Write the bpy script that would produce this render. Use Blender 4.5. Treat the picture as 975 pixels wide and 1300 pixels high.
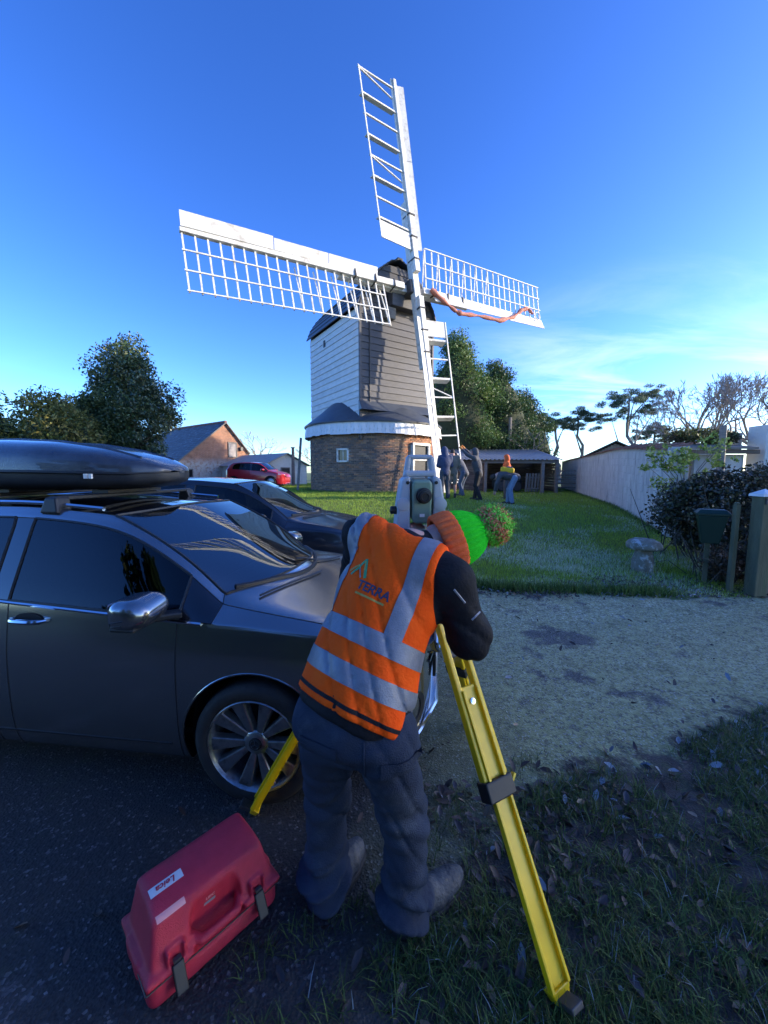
import bpy, bmesh, math, random
import numpy as np
from mathutils import Vector, Matrix, noise as mnoise
from mathutils.bvhtree import BVHTree
for o in list(bpy.data.objects): bpy.data.objects.remove(o)
R = math.radians
scene = bpy.context.scene
COL = scene.collection
# ---------------------------------------------------------------- camera
cam_d = bpy.data.cameras.new('camera'); cam = bpy.data.objects.new('camera', cam_d); COL.objects.link(cam)
cam.location = (0, 0, 1.7); cam.rotation_euler = (R(90 - 5.8), 0, 0)
cam_d.sensor_fit = 'HORIZONTAL'; cam_d.sensor_width = 36.0; cam_d.lens = 36.0 * 488 / 975
cam_d.clip_start = 0.05; cam_d.clip_end = 3000
scene.camera = cam
# ---------------------------------------------------------------- sky and sun
SUN_AZ = 88.0      # degrees clockwise from +Y (towards +X)
SUN_EL = 15.0
world = bpy.data.worlds.new('World'); scene.world = world; world.use_nodes = True
wn = world.node_tree.nodes; wl = world.node_tree.links; wn.clear()
sky = wn.new('ShaderNodeTexSky'); sky.sky_type = 'NISHITA'; sky.sun_disc = False
sky.sun_elevation = R(SUN_EL); sky.sun_rotation = R(SUN_AZ)
sky.air_density = 0.85; sky.dust_density = 0.7; sky.ozone_density = 3.5; sky.altitude = 100
bg = wn.new('ShaderNodeBackground'); bg.inputs['Strength'].default_value = 0.115
wo = wn.new('ShaderNodeOutputWorld')
# thin cirrus, laid out on the sky dome by direction
tc = wn.new('ShaderNodeTexCoord'); sep = wn.new('ShaderNodeSeparateXYZ'); wl.new(tc.outputs['Generated'], sep.inputs[0])
def wmath(op, a, b=None, clamp=False):
    n = wn.new('ShaderNodeMath'); n.operation = op; n.use_clamp = clamp
    for i, v in enumerate((a, b)):
        if v is None: continue
        if isinstance(v, (int, float)): n.inputs[i].default_value = v
        else: wl.new(v, n.inputs[i])
    return n.outputs[0]
zz = wmath('ADD', wmath('MAXIMUM', sep.outputs[2], 0.0), 0.12)
cx = wmath('DIVIDE', sep.outputs[0], zz); cy = wmath('DIVIDE', sep.outputs[1], zz)
cmb = wn.new('ShaderNodeCombineXYZ'); wl.new(cx, cmb.inputs[0]); wl.new(cy, cmb.inputs[1])
mp = wn.new('ShaderNodeMapping'); mp.inputs['Rotation'].default_value = (0, 0, R(35)); mp.inputs['Scale'].default_value = (0.55, 1.5, 1)
wl.new(cmb.outputs[0], mp.inputs[0])
cn = wn.new('ShaderNodeTexNoise'); cn.inputs['Scale'].default_value = 1.1; cn.inputs['Detail'].default_value = 8; cn.inputs['Roughness'].default_value = 0.62; cn.inputs['Distortion'].default_value = 0.7
wl.new(mp.outputs[0], cn.inputs['Vector'])
cn2 = wn.new('ShaderNodeTexNoise'); cn2.inputs['Scale'].default_value = 0.35; cn2.inputs['Detail'].default_value = 3
wl.new(cmb.outputs[0], cn2.inputs['Vector'])
cvn = wn.new('ShaderNodeMapRange'); cvn.inputs[1].default_value = 0.47; cvn.inputs[2].default_value = 0.85; wl.new(cn.outputs[0], cvn.inputs[0])
cvm = wn.new('ShaderNodeMapRange'); cvm.inputs[1].default_value = 0.40; cvm.inputs[2].default_value = 0.62; wl.new(cn2.outputs[0], cvm.inputs[0])
low = wn.new('ShaderNodeMapRange'); low.inputs[1].default_value = 0.42; low.inputs[2].default_value = 0.05; wl.new(sep.outputs[2], low.inputs[0])
east = wn.new('ShaderNodeMapRange'); east.inputs[1].default_value = 0.05; east.inputs[2].default_value = 0.5; wl.new(sep.outputs[0], east.inputs[0])
cf = wmath('MULTIPLY', wmath('MULTIPLY', cvn.outputs[0], low.outputs[0]), wmath('ADD', wmath('MULTIPLY', cvm.outputs[0], 0.7), 0.15))
cf = wmath('MULTIPLY', cf, wmath('ADD', wmath('MULTIPLY', east.outputs[0], 2.0), 0.05), True)
hs = wn.new('ShaderNodeHueSaturation'); hs.inputs['Saturation'].default_value = 1.17; hs.inputs['Hue'].default_value = 0.514
wl.new(sky.outputs[0], hs.inputs['Color'])
gm = wn.new('ShaderNodeGamma'); gm.inputs[1].default_value = 1.2; wl.new(hs.outputs[0], gm.inputs[0])
mx = wn.new('ShaderNodeMixRGB'); wl.new(cf, mx.inputs[0]); wl.new(gm.outputs[0], mx.inputs[1]); mx.inputs[2].default_value = (5.0, 5.3, 5.8, 1)
wl.new(mx.outputs[0], bg.inputs[0]); wl.new(bg.outputs[0], wo.inputs[0])
sun_d = bpy.data.lights.new('sun', 'SUN'); sun_d.energy = 2.2; sun_d.angle = R(0.53); sun_d.color = (1.0, 0.86, 0.68)
sun = bpy.data.objects.new('sun', sun_d); COL.objects.link(sun)
sdir = Vector((math.sin(R(SUN_AZ)) * math.cos(R(SUN_EL)), math.cos(R(SUN_AZ)) * math.cos(R(SUN_EL)), math.sin(R(SUN_EL))))
sun.rotation_euler = (-sdir).to_track_quat('-Z', 'Y').to_euler(); sun.location = sdir * 60
scene.view_settings.view_transform = 'Standard'; scene.view_settings.look = 'None'
scene.view_settings.exposure = 1.75; scene.view_settings.gamma = 1.0; scene.view_settings.use_curve_mapping = False
scene.render.engine = 'CYCLES'; scene.render.resolution_x = 768; scene.render.resolution_y = 1024
random.seed(7); RNG = np.random.default_rng(7)

# ---------------------------------------------------------------- materials
MATS = {}
def mat(name, c1, c2=None, scale=6.0, rough=0.6, metallic=0.0, bump=0.0, bscale=40.0, coat=0.0, spec=0.5, stretch=None, attr=False, objvar=0.0, c3=None, c3scale=2.0, c3lo=0.55, c3hi=0.7, sheen=0.0, transl=0.0, detail=5.0, world_pos=False):
    m = bpy.data.materials.new(name); m.use_nodes = True; nt = m.node_tree; n = nt.nodes; l = nt.links
    b = n['Principled BSDF']; b.inputs['Roughness'].default_value = rough; b.inputs['Metallic'].default_value = metallic
    b.inputs['Coat Weight'].default_value = coat; b.inputs['Coat Roughness'].default_value = 0.03
    b.inputs['Specular IOR Level'].default_value = spec
    if sheen: b.inputs['Sheen Weight'].default_value = sheen
    c2 = c2 or c1
    if world_pos:
        g_ = n.new('ShaderNodeNewGeometry'); vec = g_.outputs['Position']
    else:
        t = n.new('ShaderNodeTexCoord'); vec = t.outputs['Object']
    if stretch:
        mpn = n.new('ShaderNodeMapping'); mpn.inputs['Scale'].default_value = stretch; l.new(vec, mpn.inputs[0]); vec = mpn.outputs[0]
    nz = n.new('ShaderNodeTexNoise'); nz.inputs['Scale'].default_value = scale; nz.inputs['Detail'].default_value = detail; nz.inputs['Roughness'].default_value = 0.62
    l.new(vec, nz.inputs['Vector'])
    rmp = n.new('ShaderNodeMapRange'); rmp.inputs[1].default_value = 0.3; rmp.inputs[2].default_value = 0.7; l.new(nz.outputs[0], rmp.inputs[0])
    mxn = n.new('ShaderNodeMixRGB'); l.new(rmp.outputs[0], mxn.inputs[0]); mxn.inputs[1].default_value = (*c1, 1); mxn.inputs[2].default_value = (*c2, 1)
    out = mxn.outputs[0]
    if c3:
        n3 = n.new('ShaderNodeTexNoise'); n3.inputs['Scale'].default_value = c3scale; n3.inputs['Detail'].default_value = 7; n3.inputs['Roughness'].default_value = 0.7; l.new(vec, n3.inputs['Vector'])
        r3 = n.new('ShaderNodeMapRange'); r3.inputs[1].default_value = c3lo; r3.inputs[2].default_value = c3hi; l.new(n3.outputs[0], r3.inputs[0])
        m3 = n.new('ShaderNodeMixRGB'); l.new(r3.outputs[0], m3.inputs[0]); l.new(out, m3.inputs[1]); m3.inputs[2].default_value = (*c3, 1); out = m3.outputs[0]
    if attr:
        a = n.new('ShaderNodeVertexColor'); a.layer_name = 'tint'
        ma = n.new('ShaderNodeMixRGB'); ma.blend_type = 'MULTIPLY'; ma.inputs[0].default_value = 1; l.new(out, ma.inputs[1]); l.new(a.outputs[0], ma.inputs[2]); out = ma.outputs[0]
    if objvar:
        oi = n.new('ShaderNodeObjectInfo'); ov = n.new('ShaderNodeMapRange'); ov.inputs[3].default_value = 1 - objvar; ov.inputs[4].default_value = 1 + objvar; l.new(oi.outputs['Random'], ov.inputs[0])
        hv = n.new('ShaderNodeHueSaturation'); l.new(ov.outputs[0], hv.inputs['Value']); l.new(out, hv.inputs['Color']); out = hv.outputs[0]
    l.new(out, b.inputs['Base Color'])
    if bump:
        nb = n.new('ShaderNodeTexNoise'); nb.inputs['Scale'].default_value = bscale; nb.inputs['Detail'].default_value = 4; l.new(vec, nb.inputs['Vector'])
        bp = n.new('ShaderNodeBump'); bp.inputs['Strength'].default_value = bump; bp.inputs['Distance'].default_value = 0.02; l.new(nb.outputs[0], bp.inputs['Height']); l.new(bp.outputs[0], b.inputs['Normal'])
    if transl:
        tr = n.new('ShaderNodeBsdfTranslucent'); l.new(out, tr.inputs[0]); ms = n.new('ShaderNodeMixShader'); ms.inputs[0].default_value = transl
        l.new(b.outputs[0], ms.inputs[1]); l.new(tr.outputs[0], ms.inputs[2]); l.new(ms.outputs[0], n['Material Output'].inputs[0])
    MATS[name] = m; return m
def glass(name, tint=(0.5, 0.55, 0.55), ior=1.5, rough=0.0, gloss=(1, 1, 1)):
    m = bpy.data.materials.new(name); m.use_nodes = True; n = m.node_tree.nodes; l = m.node_tree.links; n.remove(n['Principled BSDF'])
    tr = n.new('ShaderNodeBsdfTransparent'); tr.inputs[0].default_value = (*tint, 1)
    gl = n.new('ShaderNodeBsdfGlossy'); gl.inputs['Roughness'].default_value = rough; gl.inputs[0].default_value = (*gloss, 1)
    fr = n.new('ShaderNodeFresnel'); fr.inputs[0].default_value = ior
    ms = n.new('ShaderNodeMixShader'); l.new(fr.outputs[0], ms.inputs[0]); l.new(tr.outputs[0], ms.inputs[1]); l.new(gl.outputs[0], ms.inputs[2]); l.new(ms.outputs[0], n['Material Output'].inputs[0])
    MATS[name] = m; return m

mat('white_paint', (0.60, 0.59, 0.55), (0.74, 0.73, 0.69), 9, 0.55, bump=0.1, bscale=30, c3=(0.34, 0.31, 0.26), c3scale=3.0, c3lo=0.52, c3hi=0.74)
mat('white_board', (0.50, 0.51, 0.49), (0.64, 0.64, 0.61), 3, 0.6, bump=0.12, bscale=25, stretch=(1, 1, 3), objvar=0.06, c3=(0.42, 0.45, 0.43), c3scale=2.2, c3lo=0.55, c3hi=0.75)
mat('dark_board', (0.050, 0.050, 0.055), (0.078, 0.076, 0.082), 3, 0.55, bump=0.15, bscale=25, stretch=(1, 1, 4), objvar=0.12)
mat('roof_sheet', (0.05, 0.06, 0.075), (0.08, 0.09, 0.105), 3, 0.42, bump=0.05, bscale=15)
mat('tin_white', (0.62, 0.63, 0.63), (0.78, 0.78, 0.76), 4, 0.5, objvar=0.08, stretch=(6, 6, 1), c3=(0.30, 0.33, 0.25), c3scale=2.0, c3lo=0.56, c3hi=0.72)
mat('mortar', (0.26, 0.24, 0.21), (0.34, 0.31, 0.27), 8, 0.9, bump=0.2)
mat('brick_mix', (0.80, 0.80, 0.80), (1.0, 1.0, 1.0), 30, 0.85, bump=0.25, bscale=60, attr=True)
mat('dark_void', (0.012, 0.012, 0.013), None, 3, 0.6)
mat('pane_dark', (.03, .035, .04), (.05, .055, .06), 3, .12)
mat('iron', (0.05, 0.05, 0.055), (0.09, 0.085, 0.08), 12, 0.5, metallic=0.4)
mat('wood_grey', (0.16, 0.145, 0.125), (0.27, 0.25, 0.22), 4, 0.85, bump=0.3, bscale=30, stretch=(1, 1, 8), objvar=0.15)
mat('wood_brown', (0.12, 0.085, 0.06), (0.2, 0.15, 0.11), 4, 0.85, bump=0.3, bscale=30, stretch=(1, 8, 1), attr=False)
mat('plank_dark', (0.07, 0.06, 0.05), (0.14, 0.12, 0.1), 3, 0.85, bump=0.3, bscale=30, stretch=(1, 1, 8), attr=True)
mat('bark', (0.06, 0.05, 0.04), (0.13, 0.11, 0.09), 8, 0.9, bump=0.6, bscale=20, stretch=(1, 1, 0.3))
mat('bark_pale', (0.16, 0.14, 0.125), (0.26, 0.23, 0.2), 5, 0.85)
mat('canvas_red', (0.38, 0.13, 0.09), (0.55, 0.22, 0.16), 14, 0.8, bump=0.5, bscale=30)
g_clear = glass('glass_clear', (0.55, 0.6, 0.62), 1.5)
g_tint = glass('glass_side', (0.16, 0.2, 0.19), 1.5)
g_screen = glass('glass_screen', (0.40, 0.47, 0.50), 2.4)
g_win = glass('glass_house', (0.5, 0.52, 0.5), 1.55)

# ---------------------------------------------------------------- mesh helpers
def link(o, parent=None):
    COL.objects.link(o)
    if parent is not None: o.parent = parent
    return o
def smooth_mesh(me, angle=None):
    me.polygons.foreach_set('use_smooth', [True] * len(me.polygons))
    if angle is not None and hasattr(me, 'set_sharp_from_angle'): me.set_sharp_from_angle(angle=R(angle))
def mesh_obj(name, verts, faces, material, parent=None, smooth=False, angle=None, bevel=0, tint=None):
    me = bpy.data.meshes.new(name); me.from_pydata([tuple(v) for v in verts], [], [tuple(f) for f in faces]); me.update()
    if material is not None: me.materials.append(MATS[material] if isinstance(material, str) else material)
    if smooth: smooth_mesh(me, angle)
    if tint is not None: set_tint(me, tint)
    o = bpy.data.objects.new(name, me); link(o, parent)
    if bevel: add_bevel(o, bevel)
    return o
def add_bevel(o, w, seg=2):
    b = o.modifiers.new('bevel', 'BEVEL'); b.width = w; b.segments = seg; b.limit_method = 'ANGLE'; b.angle_limit = R(35)
    if hasattr(b, 'harden_normals'): b.harden_normals = False
def set_tint(me, face_cols):
    ca = me.color_attributes.new('tint', 'FLOAT_COLOR', 'CORNER')
    lt = np.empty(len(me.polygons), dtype=np.int32); me.polygons.foreach_get('loop_total', lt)
    fc = np.asarray(face_cols, dtype=np.float32)
    c = np.ones((lt.sum(), 4), dtype=np.float32); c[:, :3] = np.repeat(fc, lt, axis=0); ca.data.foreach_set('color', c.ravel())
def fast_mesh(name, V, Fq, material, parent=None, tint=None, smooth=False):
    # V (n,3) array, Fq (m,k) int array, all faces with k corners
    V = np.asarray(V, dtype=np.float32); Fq = np.asarray(Fq, dtype=np.int32); k = Fq.shape[1]
    me = bpy.data.meshes.new(name); me.vertices.add(len(V)); me.vertices.foreach_set('co', V.ravel())
    me.loops.add(Fq.size); me.loops.foreach_set('vertex_index', Fq.ravel())
    me.polygons.add(len(Fq)); me.polygons.foreach_set('loop_start', np.arange(0, Fq.size, k, dtype=np.int32))
    try: me.polygons.foreach_set('loop_total', np.full(len(Fq), k, dtype=np.int32))
    except Exception: pass
    me.update(calc_edges=True); me.validate()
    if smooth: smooth_mesh(me)
    for mm in (material if isinstance(material, (list, tuple)) else [material]): me.materials.append(MATS[mm] if isinstance(mm, str) else mm)
    if tint is not None: set_tint(me, tint)
    o = bpy.data.objects.new(name, me); return link(o, parent)
class MB:
    def __init__(s): s.v = []; s.f = []; s.t = []; s.cur = (1, 1, 1)
    def add(s, vs, fs):
        b = len(s.v); s.v += [tuple(v) for v in vs]; s.f += [tuple(i + b for i in f) for f in fs]; s.t += [s.cur] * len(fs); return s
    def hexa(s, p):   # 8 points: bottom 4 (ccw), top 4
        return s.add(p, [(3, 2, 1, 0), (4, 5, 6, 7), (0, 1, 5, 4), (1, 2, 6, 5), (2, 3, 7, 6), (3, 0, 4, 7)])
    def box(s, c, d, ax=None):
        c = Vector(c); X, Y, Z = ax or (Vector((1, 0, 0)), Vector((0, 1, 0)), Vector((0, 0, 1)))
        X, Y, Z = Vector(X) * d[0] / 2, Vector(Y) * d[1] / 2, Vector(Z) * d[2] / 2
        return s.hexa([c - X - Y - Z, c + X - Y - Z, c + X + Y - Z, c - X + Y - Z, c - X - Y + Z, c + X - Y + Z, c + X + Y + Z, c - X + Y + Z])
    def bar(s, a, b, w, h, up=(0, 0, 1), w2=None, h2=None):
        a, b = Vector(a), Vector(b); d = (b - a).normalized(); X = d.cross(Vector(up))
        if X.length < 1e-4: X = d.cross(Vector((1, 0, 0)))
        X.normalize(); Z = X.cross(d).normalized(); w2 = w2 or w; h2 = h2 or h
        p = []
        for q, ww, hh in ((a, w, h), (b, w2, h2)): p += [q - X * ww / 2 - Z * hh / 2, q + X * ww / 2 - Z * hh / 2, q + X * ww / 2 + Z * hh / 2, q - X * ww / 2 + Z * hh / 2]
        return s.hexa(p)
    def tube(s, pts, rad, n=8, cap=True):
        pts = [Vector(p) for p in pts]; rad = [rad] * len(pts) if isinstance(rad, (int, float)) else rad
        vs = []; fs = []; X = None
        for i, p in enumerate(pts):
            d = (pts[min(i + 1, len(pts) - 1)] - pts[max(i - 1, 0)])
            d = d.normalized() if d.length > 1e-9 else Vector((0, 0, 1))
            if X is None: X = d.orthogonal().normalized()
            X = (X - d * X.dot(d)); X = X.normalized() if X.length > 1e-6 else d.orthogonal().normalized()
            Y = d.cross(X)
            for k in range(n):
                a = 2 * math.pi * k / n; vs.append(p + (X * math.cos(a) + Y * math.sin(a)) * rad[i])
        for i in range(len(pts) - 1):
            for k in range(n):
                k2 = (k + 1) % n; fs.append((i * n + k, i * n + k2, (i + 1) * n + k2, (i + 1) * n + k))
        if cap: fs += [tuple(range(n - 1, -1, -1)), tuple((len(pts) - 1) * n + k for k in range(n))]
        return s.add(vs, fs)
    def lathe(s, prof, n=24, axis=None, org=(0, 0, 0), cap=True):
        # prof: (radius, height) along axis
        Z = Vector(axis or (0, 0, 1)).normalized(); X = Z.orthogonal().normalized(); Y = Z.cross(X); org = Vector(org); vs = []; fs = []
        for r, h in prof:
            for k in range(n):
                a = 2 * math.pi * k / n; vs.append(org + Z * h + (X * math.cos(a) + Y * math.sin(a)) * r)
        for i in range(len(prof) - 1):
            for k in range(n):
                k2 = (k + 1) % n; fs.append((i * n + k, i * n + k2, (i + 1) * n + k2, (i + 1) * n + k))
        if cap: fs += [tuple(range(n - 1, -1, -1)), tuple((len(prof) - 1) * n + k for k in range(n))]
        return s.add(vs, fs)
    def prism(s, poly, o, X, Y, N, t):
        o, X, Y, N = Vector(o), Vector(X), Vector(Y), Vector(N); n = len(poly)
        a = [o + X * p[0] + Y * p[1] for p in poly]; b = [p + N * t for p in a]
        return s.add(a + b, [tuple(range(n - 1, -1, -1)), tuple(range(n, 2 * n))] + [(i, (i + 1) % n, n + (i + 1) % n, n + i) for i in range(n)])
    def build(s, name, material, parent=None, smooth=False, angle=40, bevel=0, tint=False, loc=None):
        o = mesh_obj(name, s.v, s.f, material, parent, smooth, angle, bevel, s.t if tint else None)
        if loc: o.location = loc
        return o
def tag(o, label=None, cat=None, group=None, kind=None):
    if label: o['label'] = label
    if cat: o['category'] = cat
    if group: o['group'] = group
    if kind: o['kind'] = kind
    return o
def thing(name, label, cat, loc=(0, 0, 0), rz=0.0, group=None):
    o = bpy.data.objects.new(name, None); o.empty_display_size = 0.2; link(o); o.location = loc; o.rotation_euler = (0, 0, rz)
    return tag(o, label, cat, group)
def place(name, me, parent, M):
    o = bpy.data.objects.new(name, me); link(o, parent); o.matrix_local = M; return o
def sstep(a, b, x):
    t = np.clip((np.asarray(x, dtype=float) - a) / (b - a), 0, 1); return t * t * (3 - 2 * t)
def G(x, y):   # height of the ground
    h = 0.85 * sstep(3.8, 14.5, y) * (1 - 0.36 * sstep(1.5, 7, x) * (1 - 0.0 * sstep(20, 30, y)))
    return h
def Gf(x, y): return float(G(x, y))

# signed distance modelling -> one continuous skin (surface nets)
def s_caps(P, a, b, ra, rb):
    a = np.array(a, float); b = np.array(b, float); ba = b - a; pa = P - a
    t = np.clip((pa @ ba) / max(ba @ ba, 1e-9), 0, 1)
    return np.linalg.norm(pa - t[..., None] * ba, axis=-1) - (ra + (rb - ra) * t)
def s_ell(P, c, r, ax=None):
    q = P - np.array(c, float)
    if ax is not None: q = q @ np.array([list(Vector(v).normalized()) for v in ax]).T
    r = np.array(r, float); k0 = np.linalg.norm(q / r, axis=-1); k1 = np.linalg.norm(q / (r * r), axis=-1)
    return k0 * (k0 - 1.0) / np.maximum(k1, 1e-9)
def s_box(P, c, h, ax=None, rd=0.0):
    q = P - np.array(c, float)
    if ax is not None: q = q @ np.array([list(Vector(v).normalized()) for v in ax]).T
    d = np.abs(q) - (np.array(h, float) - rd)
    return np.linalg.norm(np.maximum(d, 0), axis=-1) + np.minimum(d.max(axis=-1), 0) - rd
def smin(a, b, k):
    h = np.maximum(k - np.abs(a - b), 0) / k; return np.minimum(a, b) - h * h * k * 0.25
def smax(a, b, k): return -smin(-a, -b, k)
def s_plane(P, o, n): return (P - np.array(o, float)) @ np.array(Vector(n).normalized())
def sdf_mesh(f, lo, hi, h):
    lo = np.array(lo, float); hi = np.array(hi, float); n = np.ceil((hi - lo) / h).astype(int) + 1
    gx, gy, gz = [lo[i] + h * np.arange(n[i]) for i in range(3)]
    P = np.stack(np.meshgrid(gx, gy, gz, indexing='ij'), -1); D = f(P)
    S = D < 0; cnt = np.zeros(tuple(n - 1)); acc = np.zeros(tuple(n - 1) + (3,))
    cs = [(i, j, k) for i in (0, 1) for j in (0, 1) for k in (0, 1)]
    def sl(c): return tuple(slice(c[i], n[i] - 1 + c[i]) for i in range(3))
    for a in cs:
        for ax in range(3):
            if a[ax] == 1: continue
            b = list(a); b[ax] = 1; b = tuple(b)
            da, db = D[sl(a)], D[sl(b)]; cr = (da < 0) != (db < 0); den = np.where(cr, da - db, 1.0); t = np.where(cr, da / den, 0)
            off = np.zeros(da.shape + (3,)); off += np.array(a); off[..., ax] += t
            acc += np.where(cr[..., None], off, 0); cnt += cr
    act = cnt > 0; idx = -np.ones(act.shape, dtype=int); idx[act] = np.arange(act.sum())
    ci = np.argwhere(act); V = lo + h * (ci + acc[act] / cnt[act][:, None]); quads = []
    for ax in range(3):
        o1, o2 = (ax + 1) % 3, (ax + 2) % 3
        s0 = [slice(1, n[i] - 1) for i in range(3)]; s0[ax] = slice(0, n[ax] - 1); s1 = list(s0); s1[ax] = slice(1, n[ax])
        A, B = S[tuple(s0)], S[tuple(s1)]; e = np.argwhere(A != B); 
        if len(e) == 0: continue
        base = e.copy()
        for i in range(3):
            if i != ax: base[:, i] += 1
        flip = A[tuple(e.T)]
        def at(d1, d2):
            q = base.copy(); q[:, o1] -= d1; q[:, o2] -= d2; return idx[tuple(q.T)]
        q = np.stack([at(1, 1), at(0, 1), at(0, 0), at(1, 0)], 1); q[~flip] = q[~flip][:, ::-1]; quads.append(q)
    return V, np.concatenate(quads)
def sdf_obj(name, f, lo, hi, h, material, parent=None, smooth_it=1, wr=None):
    V, Q = sdf_mesh(f, lo, hi, h)
    o = fast_mesh(name, V, Q, material, parent, smooth=True)
    bm = bmesh.new(); bm.from_mesh(o.data); bmesh.ops.recalc_face_normals(bm, faces=bm.faces)
    for _ in range(smooth_it): bmesh.ops.smooth_vert(bm, verts=bm.verts, factor=0.5, use_axis_x=True, use_axis_y=True, use_axis_z=True)
    if wr:
        bm.normal_update()
        for v in bm.verts: v.co += v.normal * wr(v.co)
    bm.to_mesh(o.data); bm.free(); smooth_mesh(o.data); return o
def slab_patch(name, src, planes, material, parent, off=0.002):
    # strip of cloth cut out of a garment by planes (point, normal), kept on the negative side
    bm = bmesh.new(); bm.from_mesh(src.data)
    for p, nrm in planes:
        bmesh.ops.bisect_plane(bm, geom=bm.verts[:] + bm.edges[:] + bm.faces[:], plane_co=Vector(p), plane_no=Vector(nrm), clear_outer=True)
    bm.normal_update()
    for v in bm.verts: v.co += v.normal * off
    me = bpy.data.meshes.new(name); bm.to_mesh(me); bm.free(); smooth_mesh(me); me.materials.append(MATS[material]); o = bpy.data.objects.new(name, me); return link(o, parent)
def bvh_of(o):
    bm = bmesh.new(); bm.from_mesh(o.data); t = BVHTree.FromBMesh(bm); bm.free(); return t
def text_mesh(s, size=1.0, bold=0.0, res=2, shear=0.0):
    cu = bpy.data.curves.new('lettering', 'FONT'); cu.body = s; cu.size = size; cu.resolution_u = res; cu.offset = bold; cu.align_x = 'CENTER'; cu.align_y = 'CENTER'; cu.shear = shear
    o = bpy.data.objects.new('lettering', cu); COL.objects.link(o); dg = bpy.context.evaluated_depsgraph_get()
    me = bpy.data.meshes.new_from_object(o.evaluated_get(dg)); bpy.data.objects.remove(o); bpy.data.curves.remove(cu)
    bm = bmesh.new(); bm.from_mesh(me); bmesh.ops.triangulate(bm, faces=bm.faces); bmesh.ops.subdivide_edges(bm, edges=[e for e in bm.edges if e.calc_length() > size * 0.3], cuts=1)
    v = [(p.co.x, p.co.y) for p in bm.verts]; bm.verts.index_update(); f = [tuple(q.index for q in fc.verts) for fc in bm.faces]; bm.free(); return v, f
def decal(name, vf, o, X, Y, bvh, material, parent, off=0.0015, N=None):
    # flat print laid on a curved surface: each point is dropped onto the surface along the normal
    o, X, Y = Vector(o), Vector(X).normalized(), Vector(Y); Y = (Y - X * Y.dot(X)).normalized(); N = X.cross(Y)
    vs = []
    for x, y in vf[0]:
        p = o + X * x + Y * y; hit = bvh.ray_cast(p + N * 0.3, -N)
        vs.append(hit[0] + N * off if hit[0] is not None else p)
    return mesh_obj(name, vs, vf[1], material, parent)
def grid2d(w, h, nx, ny, shape=None):
    v = [((i / nx - .5) * w, (j / ny - .5) * h) for j in range(ny + 1) for i in range(nx + 1)]
    f = [(j * (nx + 1) + i, j * (nx + 1) + i + 1, (j + 1) * (nx + 1) + i + 1, (j + 1) * (nx + 1) + i) for j in range(ny) for i in range(nx)]
    return v, f
# ================================================================ the setting
def inpoly(x, y, poly):
    x = np.asarray(x); y = np.asarray(y); r = np.zeros(x.shape, bool); n = len(poly)
    for i in range(n):
        x0, y0 = poly[i]; x1, y1 = poly[(i + 1) % n]
        if y0 == y1: continue
        c = ((y0 > y) != (y1 > y)) & (x < (x1 - x0) * (y - y0) / (y1 - y0) + x0); r ^= c
    return r
VERGE = [(8, 3.6), (4.2, 3.1), (2.74, 2.62), (1.77, 2.2), (1.21, 2.05), (0.79, 1.88), (0.46, 1.66), (0.27, 1.45), (0.10, 1.24), (-0.2, 1.1), (-0.42, 1.0), (-0.6, 0.7), (-0.9, 0.2), (-1.6, -0.8), (-2, -1.6), (8, -1.6)]
DRIVE = [(11, 4.6), (7, 4.9), (5.14, 5.0), (4.0, 5.12), (2.86, 5.2), (1.8, 5.28), (1.06, 5.5), (0.2, 6.1), (-0.5, 7.2), (-1.6, 9.4), (-3.2, 12.5), (-5.0, 17), (-6.2, 23.5), (-10, 29), (-30, 30), (-30, -3), (-2.4, -3), (-2, -1.6), (-1.6, -0.8), (-0.9, 0.2), (-0.6, 0.7), (-0.42, 1.0), (-0.2, 1.1), (0.10, 1.24), (0.27, 1.45), (0.46, 1.66), (0.79, 1.88), (1.21, 2.05), (1.77, 2.2), (2.74, 2.62), (4.2, 3.1), (8, 3.6), (11, 4.0)]
def ground_mat(name):
    m = mat(name, (0.08, 0.11, 0.03), (0.14, 0.19, 0.05), 3.0, 0.9, bump=0.6, bscale=25, c3=(0.16, 0.20, 0.17), c3scale=1.3, c3lo=0.60, c3hi=0.78)
    return m
ground_mat('lawn_soil')
mat('verge_soil', (0.03, 0.025, 0.02), (0.07, 0.056, 0.045), 9, 0.9, bump=0.7, bscale=40, c3=(0.03, 0.045, 0.015), c3scale=4, c3lo=0.5, c3hi=0.65)
xs = np.concatenate([np.linspace(-1500, -60, 14), np.linspace(-50, -12, 12), np.arange(-11, 16, 0.5), np.linspace(17, 60, 14), np.linspace(80, 1500, 14)])
ys = np.concatenate([np.linspace(-600, -20, 8), np.arange(-16, 34, 0.5), np.linspace(36, 90, 14), np.linspace(110, 2500, 14)])
gx, gy = np.meshgrid(xs, ys, indexing='ij'); gz = G(gx, gy) - 0.012
V = np.stack([gx, gy, gz], -1).reshape(-1, 3); ny = len(ys)
ii, jj = np.meshgrid(np.arange(len(xs) - 1), np.arange(ny - 1), indexing='ij'); a = (ii * ny + jj).ravel()
ground = fast_mesh('ground', V, np.stack([a, a + ny, a + ny + 1, a + 1], 1), 'lawn_soil', smooth=True); ground['kind'] = 'structure'
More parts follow.
